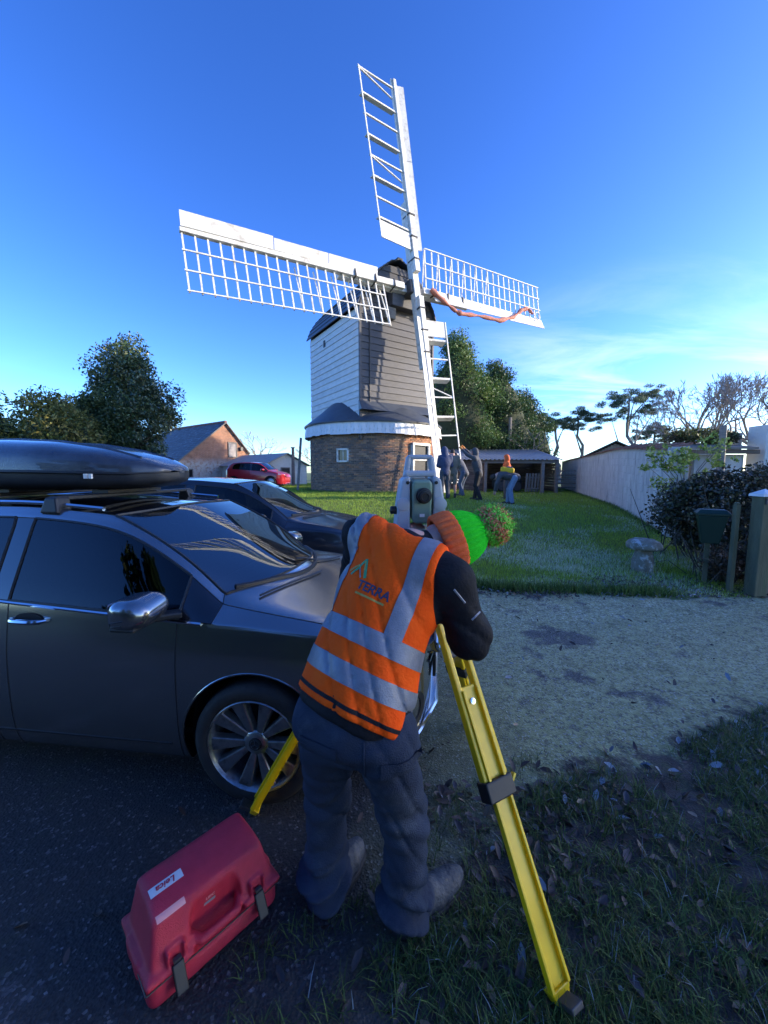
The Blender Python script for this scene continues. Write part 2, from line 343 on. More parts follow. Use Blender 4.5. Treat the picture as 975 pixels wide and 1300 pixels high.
def sheet(name, poly, material, dz, step, lo, hi):
    x = np.arange(lo[0], hi[0], step); y = np.arange(lo[1], hi[1], step); X_, Y_ = np.meshgrid(x, y, indexing='ij')
    ii, jj = np.meshgrid(np.arange(len(x) - 1), np.arange(len(y) - 1), indexing='ij'); nY = len(y)
    cxn = X_[:-1, :-1] + step / 2; cyn = Y_[:-1, :-1] + step / 2
    wob = 0.10 * np.sin(cxn * 2.3 + cyn * 1.1) + 0.05 * np.sin(cxn * 7.1 - cyn * 5.3)
    keep = inpoly(cxn + wob, cyn + wob, poly).ravel(); a = (ii * nY + jj).ravel()[keep]
    Vv = np.stack([X_, Y_, G(X_, Y_) + dz], -1).reshape(-1, 3); F = np.stack([a, a + nY, a + nY + 1, a + 1], 1)
    u, inv = np.unique(F, return_inverse=True); o = fast_mesh(name, Vv[u], inv.reshape(F.shape), material, smooth=True); o['kind'] = 'structure'
    at_ = o.data.attributes.new('verge_dist', 'FLOAT', 'POINT'); at_.data.foreach_set('value', poly_dist(Vv[u][:, 0], Vv[u][:, 1], VERGE).astype(np.float32)); return o
def poly_dist(x, y, poly):
    d = np.full(x.shape, 1e9); n = len(poly)
    for i in range(n):
        a = np.array(poly[i]); b = np.array(poly[(i + 1) % n]); ab = b - a; t = np.clip(((x - a[0]) * ab[0] + (y - a[1]) * ab[1]) / (ab @ ab), 0, 1); d = np.minimum(d, np.hypot(x - a[0] - t * ab[0], y - a[1] - t * ab[1]))
    return np.where(inpoly(x, y, poly), d, -d)
# driveway: worn tarmac, dark where cars stand, mossed and frosted over to the right
def drive_mat():
    m = bpy.data.materials.new('driveway_tarmac'); m.use_nodes = True; n = m.node_tree.nodes; l = m.node_tree.links; b = n['Principled BSDF']; b.inputs['Roughness'].default_value = 0.85
    g = n.new('ShaderNodeNewGeometry'); sp = n.new('ShaderNodeSeparateXYZ'); l.new(g.outputs['Position'], sp.inputs[0])
    def nz(scale, d=5, rg=0.6):
        t = n.new('ShaderNodeTexNoise'); t.inputs['Scale'].default_value = scale; t.inputs['Detail'].default_value = d; t.inputs['Roughness'].default_value = rg; l.new(g.outputs['Position'], t.inputs['Vector']); return t.outputs[0]
    def mr(v, a, b_, c=0.0, d=1.0):
        t = n.new('ShaderNodeMapRange'); t.inputs[1].default_value = a; t.inputs[2].default_value = b_; t.inputs[3].default_value = c; t.inputs[4].default_value = d; l.new(v, t.inputs[0]); return t.outputs[0]
    def mt(op, a, b_):
        t = n.new('ShaderNodeMath'); t.operation = op
        for i, v in enumerate((a, b_)):
            if isinstance(v, (int, float)): t.inputs[i].default_value = v
            else: l.new(v, t.inputs[i])
        return t.outputs[0]
    def mixc(f, a, c):
        t = n.new('ShaderNodeMixRGB'); l.new(f, t.inputs[0])
        if isinstance(a, tuple): t.inputs[1].default_value = (*a, 1)
        else: l.new(a, t.inputs[1])
        if isinstance(c, tuple): t.inputs[2].default_value = (*c, 1)
        else: l.new(c, t.inputs[2])
        return t.outputs[0]
    vor = n.new('ShaderNodeTexVoronoi'); vor.inputs['Scale'].default_value = 95; l.new(g.outputs['Position'], vor.inputs['Vector'])
    stone = mixc(mr(nz(60, 3), .35, .65), (0.018, 0.018, 0.020), (0.040, 0.039, 0.040))
    stone = mixc(mr(vor.outputs['Color'], .80, .88), stone, (0.12, 0.12, 0.12))
    mossf = mt('MULTIPLY', mr(mt('ADD', sp.outputs[0], mt('MULTIPLY', nz(1.1, 4), 1.4)), 0.55, 1.7), mr(nz(5.0, 8, .75), .24, .46, .25, 1.0))
    moss = mixc(mr(nz(14, 6), .35, .65), (0.23, 0.235, 0.095), (0.40, 0.40, 0.19))
    frost = mixc(mr(nz(38, 4, .8), .50, .66), moss, (0.80, 0.78, 0.60))
    far = mr(sp.outputs[1], 2.2, 4.6)
    mossc = mixc(mt('MULTIPLY', far, mr(nz(1.7, 5), .3, .55)), moss, frost)
    c = mixc(mossf, stone, mossc)
    vor2 = n.new('ShaderNodeTexVoronoi'); vor2.inputs['Scale'].default_value = 60; l.new(g.outputs['Position'], vor2.inputs['Vector'])
    c = mixc(mt('MULTIPLY', mossf, mr(vor2.outputs['Color'], .62, .80, 0.0, .75)), c, (0.10, 0.095, 0.07))
    c = mixc(mt('MULTIPLY', mossf, mr(vor.outputs['Color'], .72, .86, 0.0, .6)), c, (0.48, 0.49, 0.42))
    # bare worn hollow in the moss
    bare = mr(mt('ADD', nz(2.0, 6, .7), mt('MULTIPLY', nz(0.8, 2), .8)), .98, 1.06)
    c = mixc(mt('MULTIPLY', bare, 0.85), c, mixc(mr(vor.outputs['Color'], .4, .8), (0.05, 0.045, 0.047), (0.15, 0.14, 0.145)))
    leftmoss = mt('MULTIPLY', mr(nz(3.0, 7, .7), .55, .72), 0.55)
    c = mixc(leftmoss, c, (0.030, 0.042, 0.015))
    va = n.new('ShaderNodeAttribute'); va.attribute_name = 'verge_dist'
    soil = mixc(mr(nz(9, 6), .35, .65), (0.035, 0.028, 0.022), (0.085, 0.07, 0.055)); soil = mixc(mr(nz(4, 6), .5, .65), soil, (0.05, 0.065, 0.025))
    c = mixc(mr(mt('ADD', va.outputs['Fac'], mt('MULTIPLY', mt('SUBTRACT', nz(6, 6, .7), .5), 1.1)), -.10, .06), c, soil)
    l.new(c, b.inputs['Base Color'])
    bp = n.new('ShaderNodeBump'); bp.inputs['Strength'].default_value = 0.7; bp.inputs['Distance'].default_value = 0.012
    l.new(mt('ADD', nz(70, 4, .7), mt('MULTIPLY', vor.outputs['Distance'], .8)), bp.inputs['Height']); l.new(bp.outputs[0], b.inputs['Normal'])
    MATS['driveway_tarmac'] = m
drive_mat()
DRIVE_ALL = DRIVE[:17] + [(11, -3)]
sheet('driveway', DRIVE_ALL, 'driveway_tarmac', 0.0, 0.06, (-14, -1.7), (11, 9.5))
sheet('farmyard', DRIVE, 'driveway_tarmac', -0.006, 0.3, (-30, -3), (-0.9, 30.3))
sheet('verge', VERGE, 'driveway_tarmac', 0.006, 0.05, (-2, -1.6), (8, 3.7))

# ---------------------------------------------------------------- grass, leaves
mat('grass_blade', (0.75, 0.75, 0.75), (1, 1, 1), 20, 0.6, attr=True, transl=0.25, spec=0.3)
mat('dead_leaf', (0.7, 0.7, 0.7), (1, 1, 1), 25, 0.55, attr=True, bump=0.2, bscale=60)
def blades(name, P, L, W, tint, lean=0.5, segs=2):
    n = len(P); az = RNG.uniform(0, 2 * np.pi, n); ln = RNG.uniform(0.1, 1, n) * lean
    d = np.stack([np.cos(az) * ln, np.sin(az) * ln, np.ones(n)], 1); d /= np.linalg.norm(d, axis=1)[:, None]
    side = np.stack([-np.sin(az), np.cos(az), np.zeros(n)], 1) * (W / 2)[:, None]
    if segs == 1:
        Vv = np.stack([P - side, P + side, P + d * L[:, None]], 1).reshape(-1, 3); F = np.arange(3 * n).reshape(-1, 3); tt = tint
    else:
        mid = P + d * (L * .55)[:, None]; d2 = d + np.stack([np.cos(az), np.sin(az), -0.5 * np.ones(n)], 1) * (0.55 * ln)[:, None]; d2 /= np.linalg.norm(d2, axis=1)[:, None]
        tip = mid + d2 * (L * .55)[:, None]
        Vv = np.stack([P - side, P + side, mid - side * .75, mid + side * .75, tip], 1).reshape(-1, 3); b = np.arange(n) * 5
        F = np.stack([np.stack([b, b + 1, b + 3], 1), np.stack([b, b + 3, b + 2], 1), np.stack([b + 2, b + 3, b + 4], 1)], 1).reshape(-1, 3); tt = np.repeat(tint, 3, axis=0)
    return tag(fast_mesh(name, Vv, F, 'grass_blade', tint=tt), kind='stuff')
def fbm(x, y, s=1.0, sd=0.0):
    r = np.zeros_like(x); a = 1.0; f = s
    for k in range(5):
        th = 1.3 * k + sd; u = (x * np.cos(th) - y * np.sin(th)) * f; v = (x * np.sin(th) + y * np.cos(th)) * f
        r += a * np.sin(u * 1.0 + 1.7 * np.sin(v * .83 + k + sd)) * np.cos(v * 1.07 + 1.3 * np.sin(u * .71 - k)); a *= .6; f *= 1.9
    return r / 2.2
def lawn():
    N = 420000; t = RNG.uniform(0, 1, N); y = 5.0 * (31 / 5.0) ** t
    u = RNG.uniform(-.45, .98, N); x = u * y
    ok = ~inpoly(x, y, DRIVE) & (np.hypot(x + .525, y - 19.4) > 3.15) & (x - 6.65 < .337 * (y - 9) - .05)
    ok &= ~((y < 9.2) & (x > 6.7))
    x, y = x[ok], y[ok]; n = len(x)
    fr = np.clip(fbm(x, y, 1.2) * 1.3 + .10 + .6 * (1 - sstep(5, 11, y)), 0, 1) * sstep(0.5, 2.0, x) * (1 - .75 * sstep(10, 15, y))
    base = np.array([0.36, 0.50, 0.06]) * RNG.uniform(.6, 1.5, (n, 1)) * np.array([1, 1, 1])
    yel = RNG.uniform(0, 1, (n, 1)) < .12; base = np.where(yel, np.array([0.15, 0.15, 0.05]), base)
    ft = (RNG.uniform(0, 1, n) < fr * .75)[:, None]; col = np.where(ft, np.array([0.76, 0.78, 0.55]) * RNG.uniform(.7, 1.25, (n, 1)), base)
    L = RNG.uniform(.03, .085, n) * (1 + .5 * fbm(x, y, 2.5, 2)) * (1 + .6 * sstep(10, 20, y)); L = np.maximum(L, .02)
    P = np.stack([x, y, G(x, y) - .012], 1); blades('lawn_grass', P, L, RNG.uniform(.004, .008, n) * (0.6 + y * .09), col, lean=.9, segs=1)
    # longer tufts along the roundhouse foot and the lawn edge
    n = 9000; a = RNG.uniform(0, 2 * np.pi, n); r = 3.13 + np.abs(RNG.normal(0, .18, n)); x = -.525 + np.cos(a) * r; y = 19.4 + np.sin(a) * r
    k = 14000; i = RNG.integers(3, 11, k); tt = RNG.uniform(0, 1, k); A = np.array(DRIVE); q = A[i] + (A[i + 1] - A[i]) * tt[:, None] + RNG.normal(0, .07, (k, 2)) + np.array([0, .06])
    w = RNG.uniform(0, 1, 5000); wx = 6.6 + .337 * (w * 20) - np.abs(RNG.normal(0, .12, 5000)); wy = 9 + w * 20
    x = np.concatenate([x, q[:, 0], wx]); y = np.concatenate([y, q[:, 1], wy]); n = len(x)
    blades('grass_tufts', np.stack([x, y, G(x, y) - .012], 1), RNG.uniform(.05, .16, n), RNG.uniform(.006, .012, n), np.array([0.13, 0.21, 0.05]) * RNG.uniform(.5, 1.5, (n, 1)), lean=.8)
lawn()
def verge():
    N = 75000; x = RNG.uniform(-1.2, 3.6, N); y = RNG.uniform(.35, 3.2, N); ok = inpoly(x, y, VERGE); x, y = x[ok], y[ok]
    den = fbm(x, y, 3.1, 1.0) * .9 + fbm(x, y, 9, 4) * .5 + .48 ; ok = RNG.uniform(0, 1, len(x)) < np.clip(den, 0, 1); x, y = x[ok], y[ok]
    # tufts: several blades from one root
    k = 3; x = np.repeat(x, k) + RNG.normal(0, .008, len(x) * k); y = np.repeat(y, k) + RNG.normal(0, .008, len(y) * k); n = len(x)
    col = np.array([0.10, 0.155, 0.04]) * RNG.uniform(.4, 1.6, (n, 1)); fz = (RNG.uniform(0, 1, n) < .05 + .14 * sstep(1.5, 2.4, y))[:, None]; col = np.where(fz, np.array([.30, .36, .36]) * RNG.uniform(.5, 1.1, (n, 1)), col)
    yl = (RNG.uniform(0, 1, n) < .05)[:, None]; col = np.where(yl, np.array([.16, .15, .05]), col)
    blades('verge_grass', np.stack([x, y, np.full(n, .004)], 1), RNG.uniform(.03, .10, n), RNG.uniform(.0022, .0045, n), col, lean=1.6)
    N = 6000; x = RNG.uniform(-.5, 1.0, N); y = RNG.uniform(.8, 2.4, N)
    edge = inpoly(x, y - .12, DRIVE) & inpoly(x + .12, y - .2, VERGE); x, y = x[edge], y[edge]; n = len(x)
    if n: blades('verge_edge_grass', np.stack([x, y, np.full(n, .0)], 1), RNG.uniform(.03, .08, n), RNG.uniform(.002, .004, n), np.array([0.10, 0.155, 0.04]) * RNG.uniform(.4, 1.4, (n, 1)), lean=1.4)
verge()
def leaves(name, x, y, z, size, cols, flat=.5, material='dead_leaf', kind='stuff'):
    n = len(x); az = RNG.uniform(0, 2 * np.pi, n); tx = RNG.normal(0, flat, (n, 2))
    X = np.stack([np.cos(az), np.sin(az), tx[:, 0]], 1); X /= np.linalg.norm(X, axis=1)[:, None]
    Y = np.stack([-np.sin(az), np.cos(az), tx[:, 1]], 1); Y /= np.linalg.norm(Y, axis=1)[:, None]; Z = np.cross(X, Y); Z *= np.sign(Z[:, 2:3])
    c = np.stack([x, y, z], 1); s = size[:, None]; cu = RNG.uniform(.05, .38, (n, 1)) * s
    pts = [c - X * s, c - X * s * .35 + Y * s * .42 + Z * cu, c + X * s * .45 + Y * s * .36 + Z * cu, c + X * s * 1.05 + Z * cu * .6, c + X * s * .45 - Y * s * .36 + Z * cu, c - X * s * .35 - Y * s * .42 + Z * cu, c + X * s * .05]
    Vv = np.stack(pts, 1).reshape(-1, 3); b = np.arange(n) * 7
    F = np.stack([np.stack([b + i, b + (i + 1) % 6, b + 6], 1) for i in range(6)], 1).reshape(-1, 3)
    return tag(fast_mesh(name, Vv, F, material, tint=np.repeat(cols, 6, axis=0)), kind=kind)
def litter():
    N = 14000; x = RNG.uniform(-.9, 4.2, N); y = RNG.uniform(.4, 3.4, N)
    ok = inpoly(x + RNG.normal(0, .09, N), y + RNG.normal(0, .09, N), VERGE); d = fbm(x, y, 2.2, 7) * .9 + fbm(x, y, 6, 3) * .5 + .18 + .45 * sstep(1.0, 2.6, x); ok &= RNG.uniform(0, 1, N) < np.clip(d, .22, 1)
    x, y = x[ok], y[ok]
    # along the lawn edge and below the hedge
    k = 2200; xx = RNG.uniform(1.2, 6.0, k); yy = 5.35 - .05 * xx + RNG.normal(0, .16, k) + .2 * (xx > 2.6)
    k2 = 900; x2 = RNG.uniform(3.0, 6.5, k2); y2 = RNG.uniform(5.0, 5.9, k2)
    k3 = 170; x3 = RNG.uniform(-1.8, 4, k3); y3 = RNG.uniform(1.0, 5, k3)
    k4 = 200; x4 = RNG.normal(.7, .35, k4); y4 = RNG.normal(1.78, .13, k4)
    x = np.concatenate([x, xx, x2, x3, x4]); y = np.concatenate([y, yy, y2, y3, y4]); n = len(x)
    pal = np.array([[.09, .06, .048], [.13, .08, .058], [.065, .048, .044], [.19, .12, .08], [.10, .075, .075], [.28, .20, .12]]); col = pal[RNG.choice(6, n, p=[.3, .24, .22, .1, .1, .04])] * RNG.uniform(.6, 1.3, (n, 1))
    fz = RNG.uniform(0, 1, n) < np.clip(.06 + .75 * sstep(1.7, 2.5, y) * sstep(.5, 1.6, x), 0, .7) * np.clip(.6 + fbm(x, y, 2.4, 5) * 1.4, 0, 1.4); col = np.where(fz[:, None], np.array([.34, .39, .44]) * RNG.uniform(.5, 1.15, (n, 1)), col)
    leaves('leaf_litter', x, y, G(x, y) + RNG.uniform(.008, .03, n), RNG.uniform(.010, .040, n) * np.where(y > 4.5, .8, 1), col, flat=.6)
    k = 5000; x = RNG.uniform(-.2, 5, k); y = 1.2 + 4.0 * RNG.uniform(0, 1, k); ok = inpoly(x, y, DRIVE) & (RNG.uniform(0, 1, k) < .35 + .5 * fbm(x, y, 1.6, 3)); x, y = x[ok], y[ok]; n = len(x)
    leaves('leaf_crumbs', x, y, G(x, y) + .004, RNG.uniform(.003, .011, n), pal[RNG.choice(6, n)] * RNG.uniform(.4, 1.2, (n, 1)), flat=.3)
litter()
def pebbles():
    n = 5000; x = RNG.uniform(-2.6, 4.5, n); y = .9 + 4.3 * RNG.uniform(0, 1, n) ** 1.3; ok = inpoly(x, y, DRIVE); x, y = x[ok], y[ok]; n = len(x)
    s = RNG.uniform(.002, .0065, n); D = np.array([[1, 0, 0], [-1, 0, 0], [0, 1, 0], [0, -1, 0], [0, 0, 1.0]]) * np.array([1, 1, .7])
    Vv = (np.stack([x, y, G(x, y)], 1)[:, None, :] + D[None] * s[:, None, None] * RNG.uniform(.6, 1.4, (n, 5, 1))).reshape(-1, 3); b = np.arange(n) * 5
    F = np.stack([np.stack([b + p, b + q, b + 4], 1) for p, q in ((0, 2), (2, 1), (1, 3), (3, 0))], 1).reshape(-1, 3)
    c = np.array([.12, .115, .115]) * RNG.uniform(.3, 1.9, (n, 1)); tag(fast_mesh('loose_grit', Vv, F, 'dead_leaf', tint=np.repeat(c, 4, axis=0)), kind='stuff')
pebbles()

# ================================================================ windmill
TH = 0.575
def windmill():
    root = thing('windmill', 'white and dark boarded post windmill on a round brick base', 'windmill', (-.525, 19.4, .85), TH)
    # --- roundhouse, laid brick by brick
    core = MB(); core.lathe([(3.06, -.3), (3.06, 2.75)], 72); core.build('roundhouse_core', 'mortar', root, smooth=True, angle=40)
    openings = [(-151.6, -141.0, 1.33, 1.88), (-89.5, -68.5, -.2, 2.1)]
    pal = [(.27, .175, .125), (.21, .145, .11), (.17, .125, .105), (.33, .21, .13), (.14, .115, .105), (.37, .19, .11)]
    b = MB(); nb = 88; hh = .0775
    for c in range(36):
        z = -.25 + c * hh
        for k in range(nb):
            a0 = (k + (.5 if c % 2 else 0) + RNG.uniform(-.05, .05)) * 360 / nb - 180; a1 = a0 + 360 / nb - .30
            am = (a0 + a1) / 2; am = am - 360 if am > 180 else am
            if any(o0 - 1.0 < am < o1 + 1.0 and z0 - .05 < z + hh / 2 < z1 + .05 for o0, o1, z0, z1 in openings): continue
            p = pal[RNG.choice(6, p=[.28, .24, .16, .12, .08, .12])]; warm = 1.0
            if -96 < am < 10 : p = (p[0] * 1.75, p[1] * 1.25, p[2] * .95)  # bricks on the sunlit side tinted warmer, sunlight put into their colour
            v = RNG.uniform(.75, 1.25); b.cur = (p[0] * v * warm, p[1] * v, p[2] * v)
            r1 = 3.095 + RNG.uniform(-.006, .006); pts = []
            for zz_ in (z, z + hh - .011):
                for aa in (a0, a1): pts.append((aa, zz_))
            def P(aa, zz_, r): return (r * math.cos(R(aa)), r * math.sin(R(aa)), zz_)
            z1 = z + hh - .011
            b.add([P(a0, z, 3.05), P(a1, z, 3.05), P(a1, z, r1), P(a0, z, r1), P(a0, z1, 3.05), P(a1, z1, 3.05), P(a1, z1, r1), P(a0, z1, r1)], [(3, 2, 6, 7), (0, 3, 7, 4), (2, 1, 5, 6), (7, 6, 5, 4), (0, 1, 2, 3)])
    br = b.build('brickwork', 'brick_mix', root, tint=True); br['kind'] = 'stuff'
    # --- window and doorway in the roundhouse
    def on_cyl(a, r, z): return Vector((r * math.cos(R(a)), r * math.sin(R(a)), z))
    am = -146.3; rad = Vector((math.cos(R(am)), math.sin(R(am)), 0)); tan = Vector((-rad.y, rad.x, 0)); c = rad * 3.09 + Vector((0, 0, 1.6)); up = Vector((0, 0, 1))
    w = MB()
    for s_ in (-1, 1): w.box(c + tan * s_ * .25, (.07, .12, .58), (tan, rad, up)); w.box(c + up * s_ * .255, (.57, .12, .07), (tan, rad, up))
    wf = w.build('window', 'white_paint', root, bevel=.006)
    MB().box(c - rad * .02, (.44, .01, .45), (tan, rad, up)).build('pane', 'pane_dark', wf); MB().box(c - rad * .02, (.025, .03, .45), (tan, rad, up)).build('glazing_bar', 'white_paint', wf)
    MB().box(c - rad * .035, (.46, .012, .47), (tan, rad, up)).build('reveal', 'dark_void', wf)
    am = -79; rad = Vector((math.cos(R(am)), math.sin(R(am)), 0)); tan = Vector((-rad.y, rad.x, 0)); c = rad * 3.085
    w = MB()
    for s_ in (-1, 1): w.box(c + tan * s_ * .52 + up * 1.05, (.11, .16, 2.2), (tan, rad, up))
    w.box(c + up * 2.1, (1.15, .17, .11), (tan, rad, up)); w.box(c + up * 1.42, (.93, .05, .07), (tan, rad, up))
    d = w.build('doorway', 'white_paint', root, bevel=.008); MB().box(c - rad * .03 + up * 1.0, (.98, .02, 2.2), (tan, rad, up)).build('opening', 'dark_void', d)
    # --- petticoat of white tin strips and the sheet skirt roof
    me = None; NS = 64
    for k in range(NS):
        a = 360 / NS * k; w_ = 2 * math.pi * 3.3 / NS
        if me is None:
            m = MB(); 
            for i in range(4):
                x0, x1 = -w_ / 2 + w_ * i / 4, -w_ / 2 + w_ * (i + 1) / 4; e0, e1 = (0, .012, .02, .012, 0)[i], (0, .012, .02, .012, 0)[i + 1]
                m.hexa([(x0, .07 + e0, 0), (x1, .07 + e1, 0), (x1, .05 + e1, 0), (x0, .05 + e0, 0), (x0 * .98, e0, .62), (x1 * .98, e1, .62), (x1 * .98, -.02 + e1, .62), (x0 * .98, -.02 + e0, .62)])
            o = m.build('petticoat_strip', 'tin_white', root); me = o.data
        else: o = bpy.data.objects.new('petticoat_strip', me); link(o, root)
        o.scale.z = .85; o.location = (3.27 * math.cos(R(a)), 3.27 * math.sin(R(a)), 2.48 + RNG.uniform(-.025, .02)); o.rotation_euler = (0, 0, R(a - 90))
    m = MB(); n = 40
    m.lathe([(3.36, 2.96), (3.37, 3.02), (2.6, 3.62), (1.9, 4.25), (1.0, 4.9), (.4, 5.2)], 64); sk = m.build('skirt_roof', 'roof_sheet', root, smooth=True, angle=50)
    # --- buck: weatherboards one by one
    x0, x1, y0, y1 = -2.05, 1.70, -2.35, 2.8; ez = 7.75; cxm = (x0 + x1) / 2; hw = (x1 - x0) / 2
    prof = [(hw + .16, ez - .14), (hw - .02, ez + .34), (hw * .82, ez + .84), (hw * .52, ez + 1.46), (hw * .24, ez + 1.88), (0, ez + 2.06)]
    def half_at(z):
        if z <= ez - .12: return hw
        for (a0, z0), (a1, z1_) in zip(prof, prof[1:]):
            if z0 <= z <= z1_: return min(hw, a0 + (a1 - a0) * (z - z0) / (z1_ - z0) - .05)
        return 0
    inner = MB(); inner.box((cxm, (y0 + y1) / 2, (2.2 + ez) / 2), (2 * hw - .02, y1 - y0 - .02, ez - 2.2))
    inner.prism([(-p[0] + .18, p[1] - .15) for p in prof[:-1]] + [(0, prof[-1][1] - .2)] + [(p[0] - .18, p[1] - .15) for p in reversed(prof[:-1])], (cxm, y0 + .02, 0), (1, 0, 0), (0, 0, 1), (0, 1, 0), y1 - y0 - .04)
    inner.build('buck_frame', 'dark_void', root)
    pit = .275; z = 2.35
    while z < ez + 1.9:
        top = z + pit + .02
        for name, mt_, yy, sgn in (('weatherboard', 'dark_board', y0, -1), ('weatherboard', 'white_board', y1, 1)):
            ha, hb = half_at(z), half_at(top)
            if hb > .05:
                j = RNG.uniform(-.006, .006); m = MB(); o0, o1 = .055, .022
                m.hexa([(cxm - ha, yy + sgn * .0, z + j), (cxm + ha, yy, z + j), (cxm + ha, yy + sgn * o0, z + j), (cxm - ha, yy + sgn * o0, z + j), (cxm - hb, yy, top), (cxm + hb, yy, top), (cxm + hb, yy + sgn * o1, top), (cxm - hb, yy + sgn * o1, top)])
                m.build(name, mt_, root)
        if top < ez + .05:
            for xx, sgn in ((x0, -1), (x1, 1)):
                j = RNG.uniform(-.006, .006); m = MB(); o0, o1 = .055, .022; ya, yb = y0 - .03, y1 + .03
                m.hexa([(xx, ya, z + j), (xx, yb, z + j), (xx + sgn * o0, yb, z + j), (xx + sgn * o0, ya, z + j), (xx, ya, top), (xx, yb, top), (xx + sgn * o1, yb, top), (xx + sgn * o1, ya, top)])
                m.build('weatherboard', 'white_board', root)
        z += pit
    m = MB(); m.box((x0 - .035, y0 - .035, 5.0), (.09, .09, 5.5)); m.build('corner_post', 'dark_board', root)
    m = MB(); m.box((x1 + .035, y0 - .035, 5.0), (.09, .09, 5.5)); m.build('corner_post', 'dark_board', root)
    m = MB(); m.box((x0 + .42, y0 - .075, 4.9), (.05, .03, 4.2)); m.build('front_strip', 'iron', root)  # narrow dark upright strip on the front boards
    # sheet apron where boards meet the skirt
    m = MB(); m.hexa([(x0 - .15, y0 - .35, 3.45), (x1 + .15, y0 - .35, 3.45), (x1 + .1, y0, 3.45), (x0 - .1, y0, 3.45), (x0 - .1, y0 - .05, 3.85), (x1 + .1, y0 - .05, 3.85), (x1 + .1, y0, 3.85), (x0 - .1, y0, 3.85)]); m.build('apron', 'roof_sheet', root)
    MB().box((x0 - .05, 1.05, 7.0), (.04, .17, .30)).build('vent', 'dark_void', root)
    # roof boards
    for sgn in (-1, 1):
        for i in range(len(prof) - 1):
            (a0, z0), (a1, z1_) = prof[i], prof[i + 1]; L = math.hypot(a1 - a0, z1_ - z0); k = max(1, round(L / .24))
            for q in range(k):
                t0, t1 = q / k, min((q + 1.12) / k, 1); pa = Vector((cxm + sgn * (a0 + (a1 - a0) * t0), 0, z0 + (z1_ - z0) * t0)); pb = Vector((cxm + sgn * (a0 + (a1 - a0) * t1), 0, z0 + (z1_ - z0) * t1))
                nn = Vector((sgn * (z1_ - z0), 0, -(a1 - a0))).normalized(); m = MB(); ya, yb = y0 - .16, y1 + .16
                def q8(p, o, y_): v = p + nn * o; return (v.x, y_, v.z)
                m.hexa([q8(pa, 0, ya), q8(pb, -.015, ya), q8(pb, -.015, yb), q8(pa, 0, yb), q8(pa, .045, ya), q8(pb, .018, ya), q8(pb, .018, yb), q8(pa, .045, yb)]); m.build('roof_board', 'roof_sheet', root)
    m = MB(); m.box((cxm, (y0 + y1) / 2, prof[-1][1] + .02), (.28, y1 - y0 + .34, .09)); m.build('ridge', 'roof_sheet', root, bevel=.03)
    # storm hood over the shaft, windshaft and poll end
    MB().box((.0, y0 - .22, 8.15), (1.5, .42, .75)).build('storm_hood', 'dark_board', root, bevel=.02)
    MB().box((-.75, y0 - .16, 7.5), (.5, .30, .45)).build('beam_end', 'wood_grey', root, bevel=.02)
    de = .138; nloc = Vector((0, -math.cos(de), math.sin(de))); hub = Vector((.1, -2.95, 8.48))
    m = MB(); m.tube([hub - nloc * 1.5, hub - nloc * .25], .27, 16); m.build('windshaft', 'iron', root, smooth=True)
    u = Vector((0, math.sin(de), math.cos(de))); r = Vector((1, 0, 0)); ph = -.055; U = u * math.cos(ph) + r * math.sin(ph); RR = r * math.cos(ph) - u * math.sin(ph)
    m = MB(); m.box(hub - nloc * .02, (.55, .55, .62), (RR, U, nloc)); m.build('poll_end', 'iron', root, bevel=.04)
    m = MB(); m.bar(hub - U * 3.4 + nloc * .20, hub + U * 3.4 + nloc * .20, .30, .30, nloc); m.build('stock', 'white_paint', root, bevel=.02)
    m = MB(); m.bar(hub - RR * 3.4 - nloc * .14, hub + RR * 3.4 - nloc * .14, .30, .30, nloc); m.build('stock', 'white_paint', root, bevel=.02)
    def sail(alpha, kind, L, d_in, width, ahead, cloth=False):
        out = U * math.cos(alpha) - RR * math.sin(alpha); sd = -RR * math.cos(alpha) - U * math.sin(alpha); base = hub + nloc * ahead
        def pt(d, s, o=0.0):
            w = R(15 - 11 * d / L)    # weather: the frame twists from heel to tip
            return base + out * d + sd * (s * math.cos(w)) + nloc * (o + s * math.sin(w) * .45)
        m = MB(); m.bar(pt(.5, 0), pt(L, 0), .25, .25, nloc, .14, .15); whip = m.build('sail', 'white_paint', root, bevel=.015)
        for d in (1.0, 1.9, 2.8): MB().bar(pt(d, -.155, -.06), pt(d, .155, -.06), .05, .42, nloc).build('clamp', 'iron', whip)
        if kind == 'lattice':
            nbar = 21; ds = [d_in + (L - .06 - d_in) * i / (nbar - 1) for i in range(nbar)]
            for i, d in enumerate(ds):
                m = MB(); m.bar(pt(d, -.05, -.02), pt(d, width + .04, -.02), .05, .05, nloc); m.build('sail_bar', 'white_paint', whip)
                if i % 2 == 0 and i < 12:
                    m = MB(); m.bar(pt(d, .1, -.3), pt(d, width * .95, -.06), .04, .04, nloc); m.build('stay', 'white_paint', whip)
            for s_ in (width / 3, width * 2 / 3, width):
                m = MB(); n_ = 8
                for i in range(n_): m.bar(pt(d_in + (L - d_in) * i / n_, s_, .035), pt(d_in + (L - d_in) * (i + 1) / n_, s_, .035), .04, .03, nloc)
                m.build('hem_lath' if s_ == width else 'uplong', 'white_paint', whip)
            # leading boards in lengths
            cuts = [d_in + .3, 3.9, 5.9, L]
            for i in range(3):
                a, b_ = cuts[i], cuts[i + 1] - .03; wd = .40 + .05 * (i == 2); m = MB(); m.hexa([pt(a, -.06, .08), pt(b_, -.06, .08), pt(b_, -wd, .20), pt(a, -wd, .20), pt(a, -.06, .115), pt(b_, -.06, .115), pt(b_, -wd, .235), pt(a, -wd, .235)]); m.build('leading_board', 'white_paint', whip)
        else:
            ds = [d_in + .78 + .80 * i for i in range(int((L - d_in - .78) / .80) + 1)]; ds[-1] = L - .38
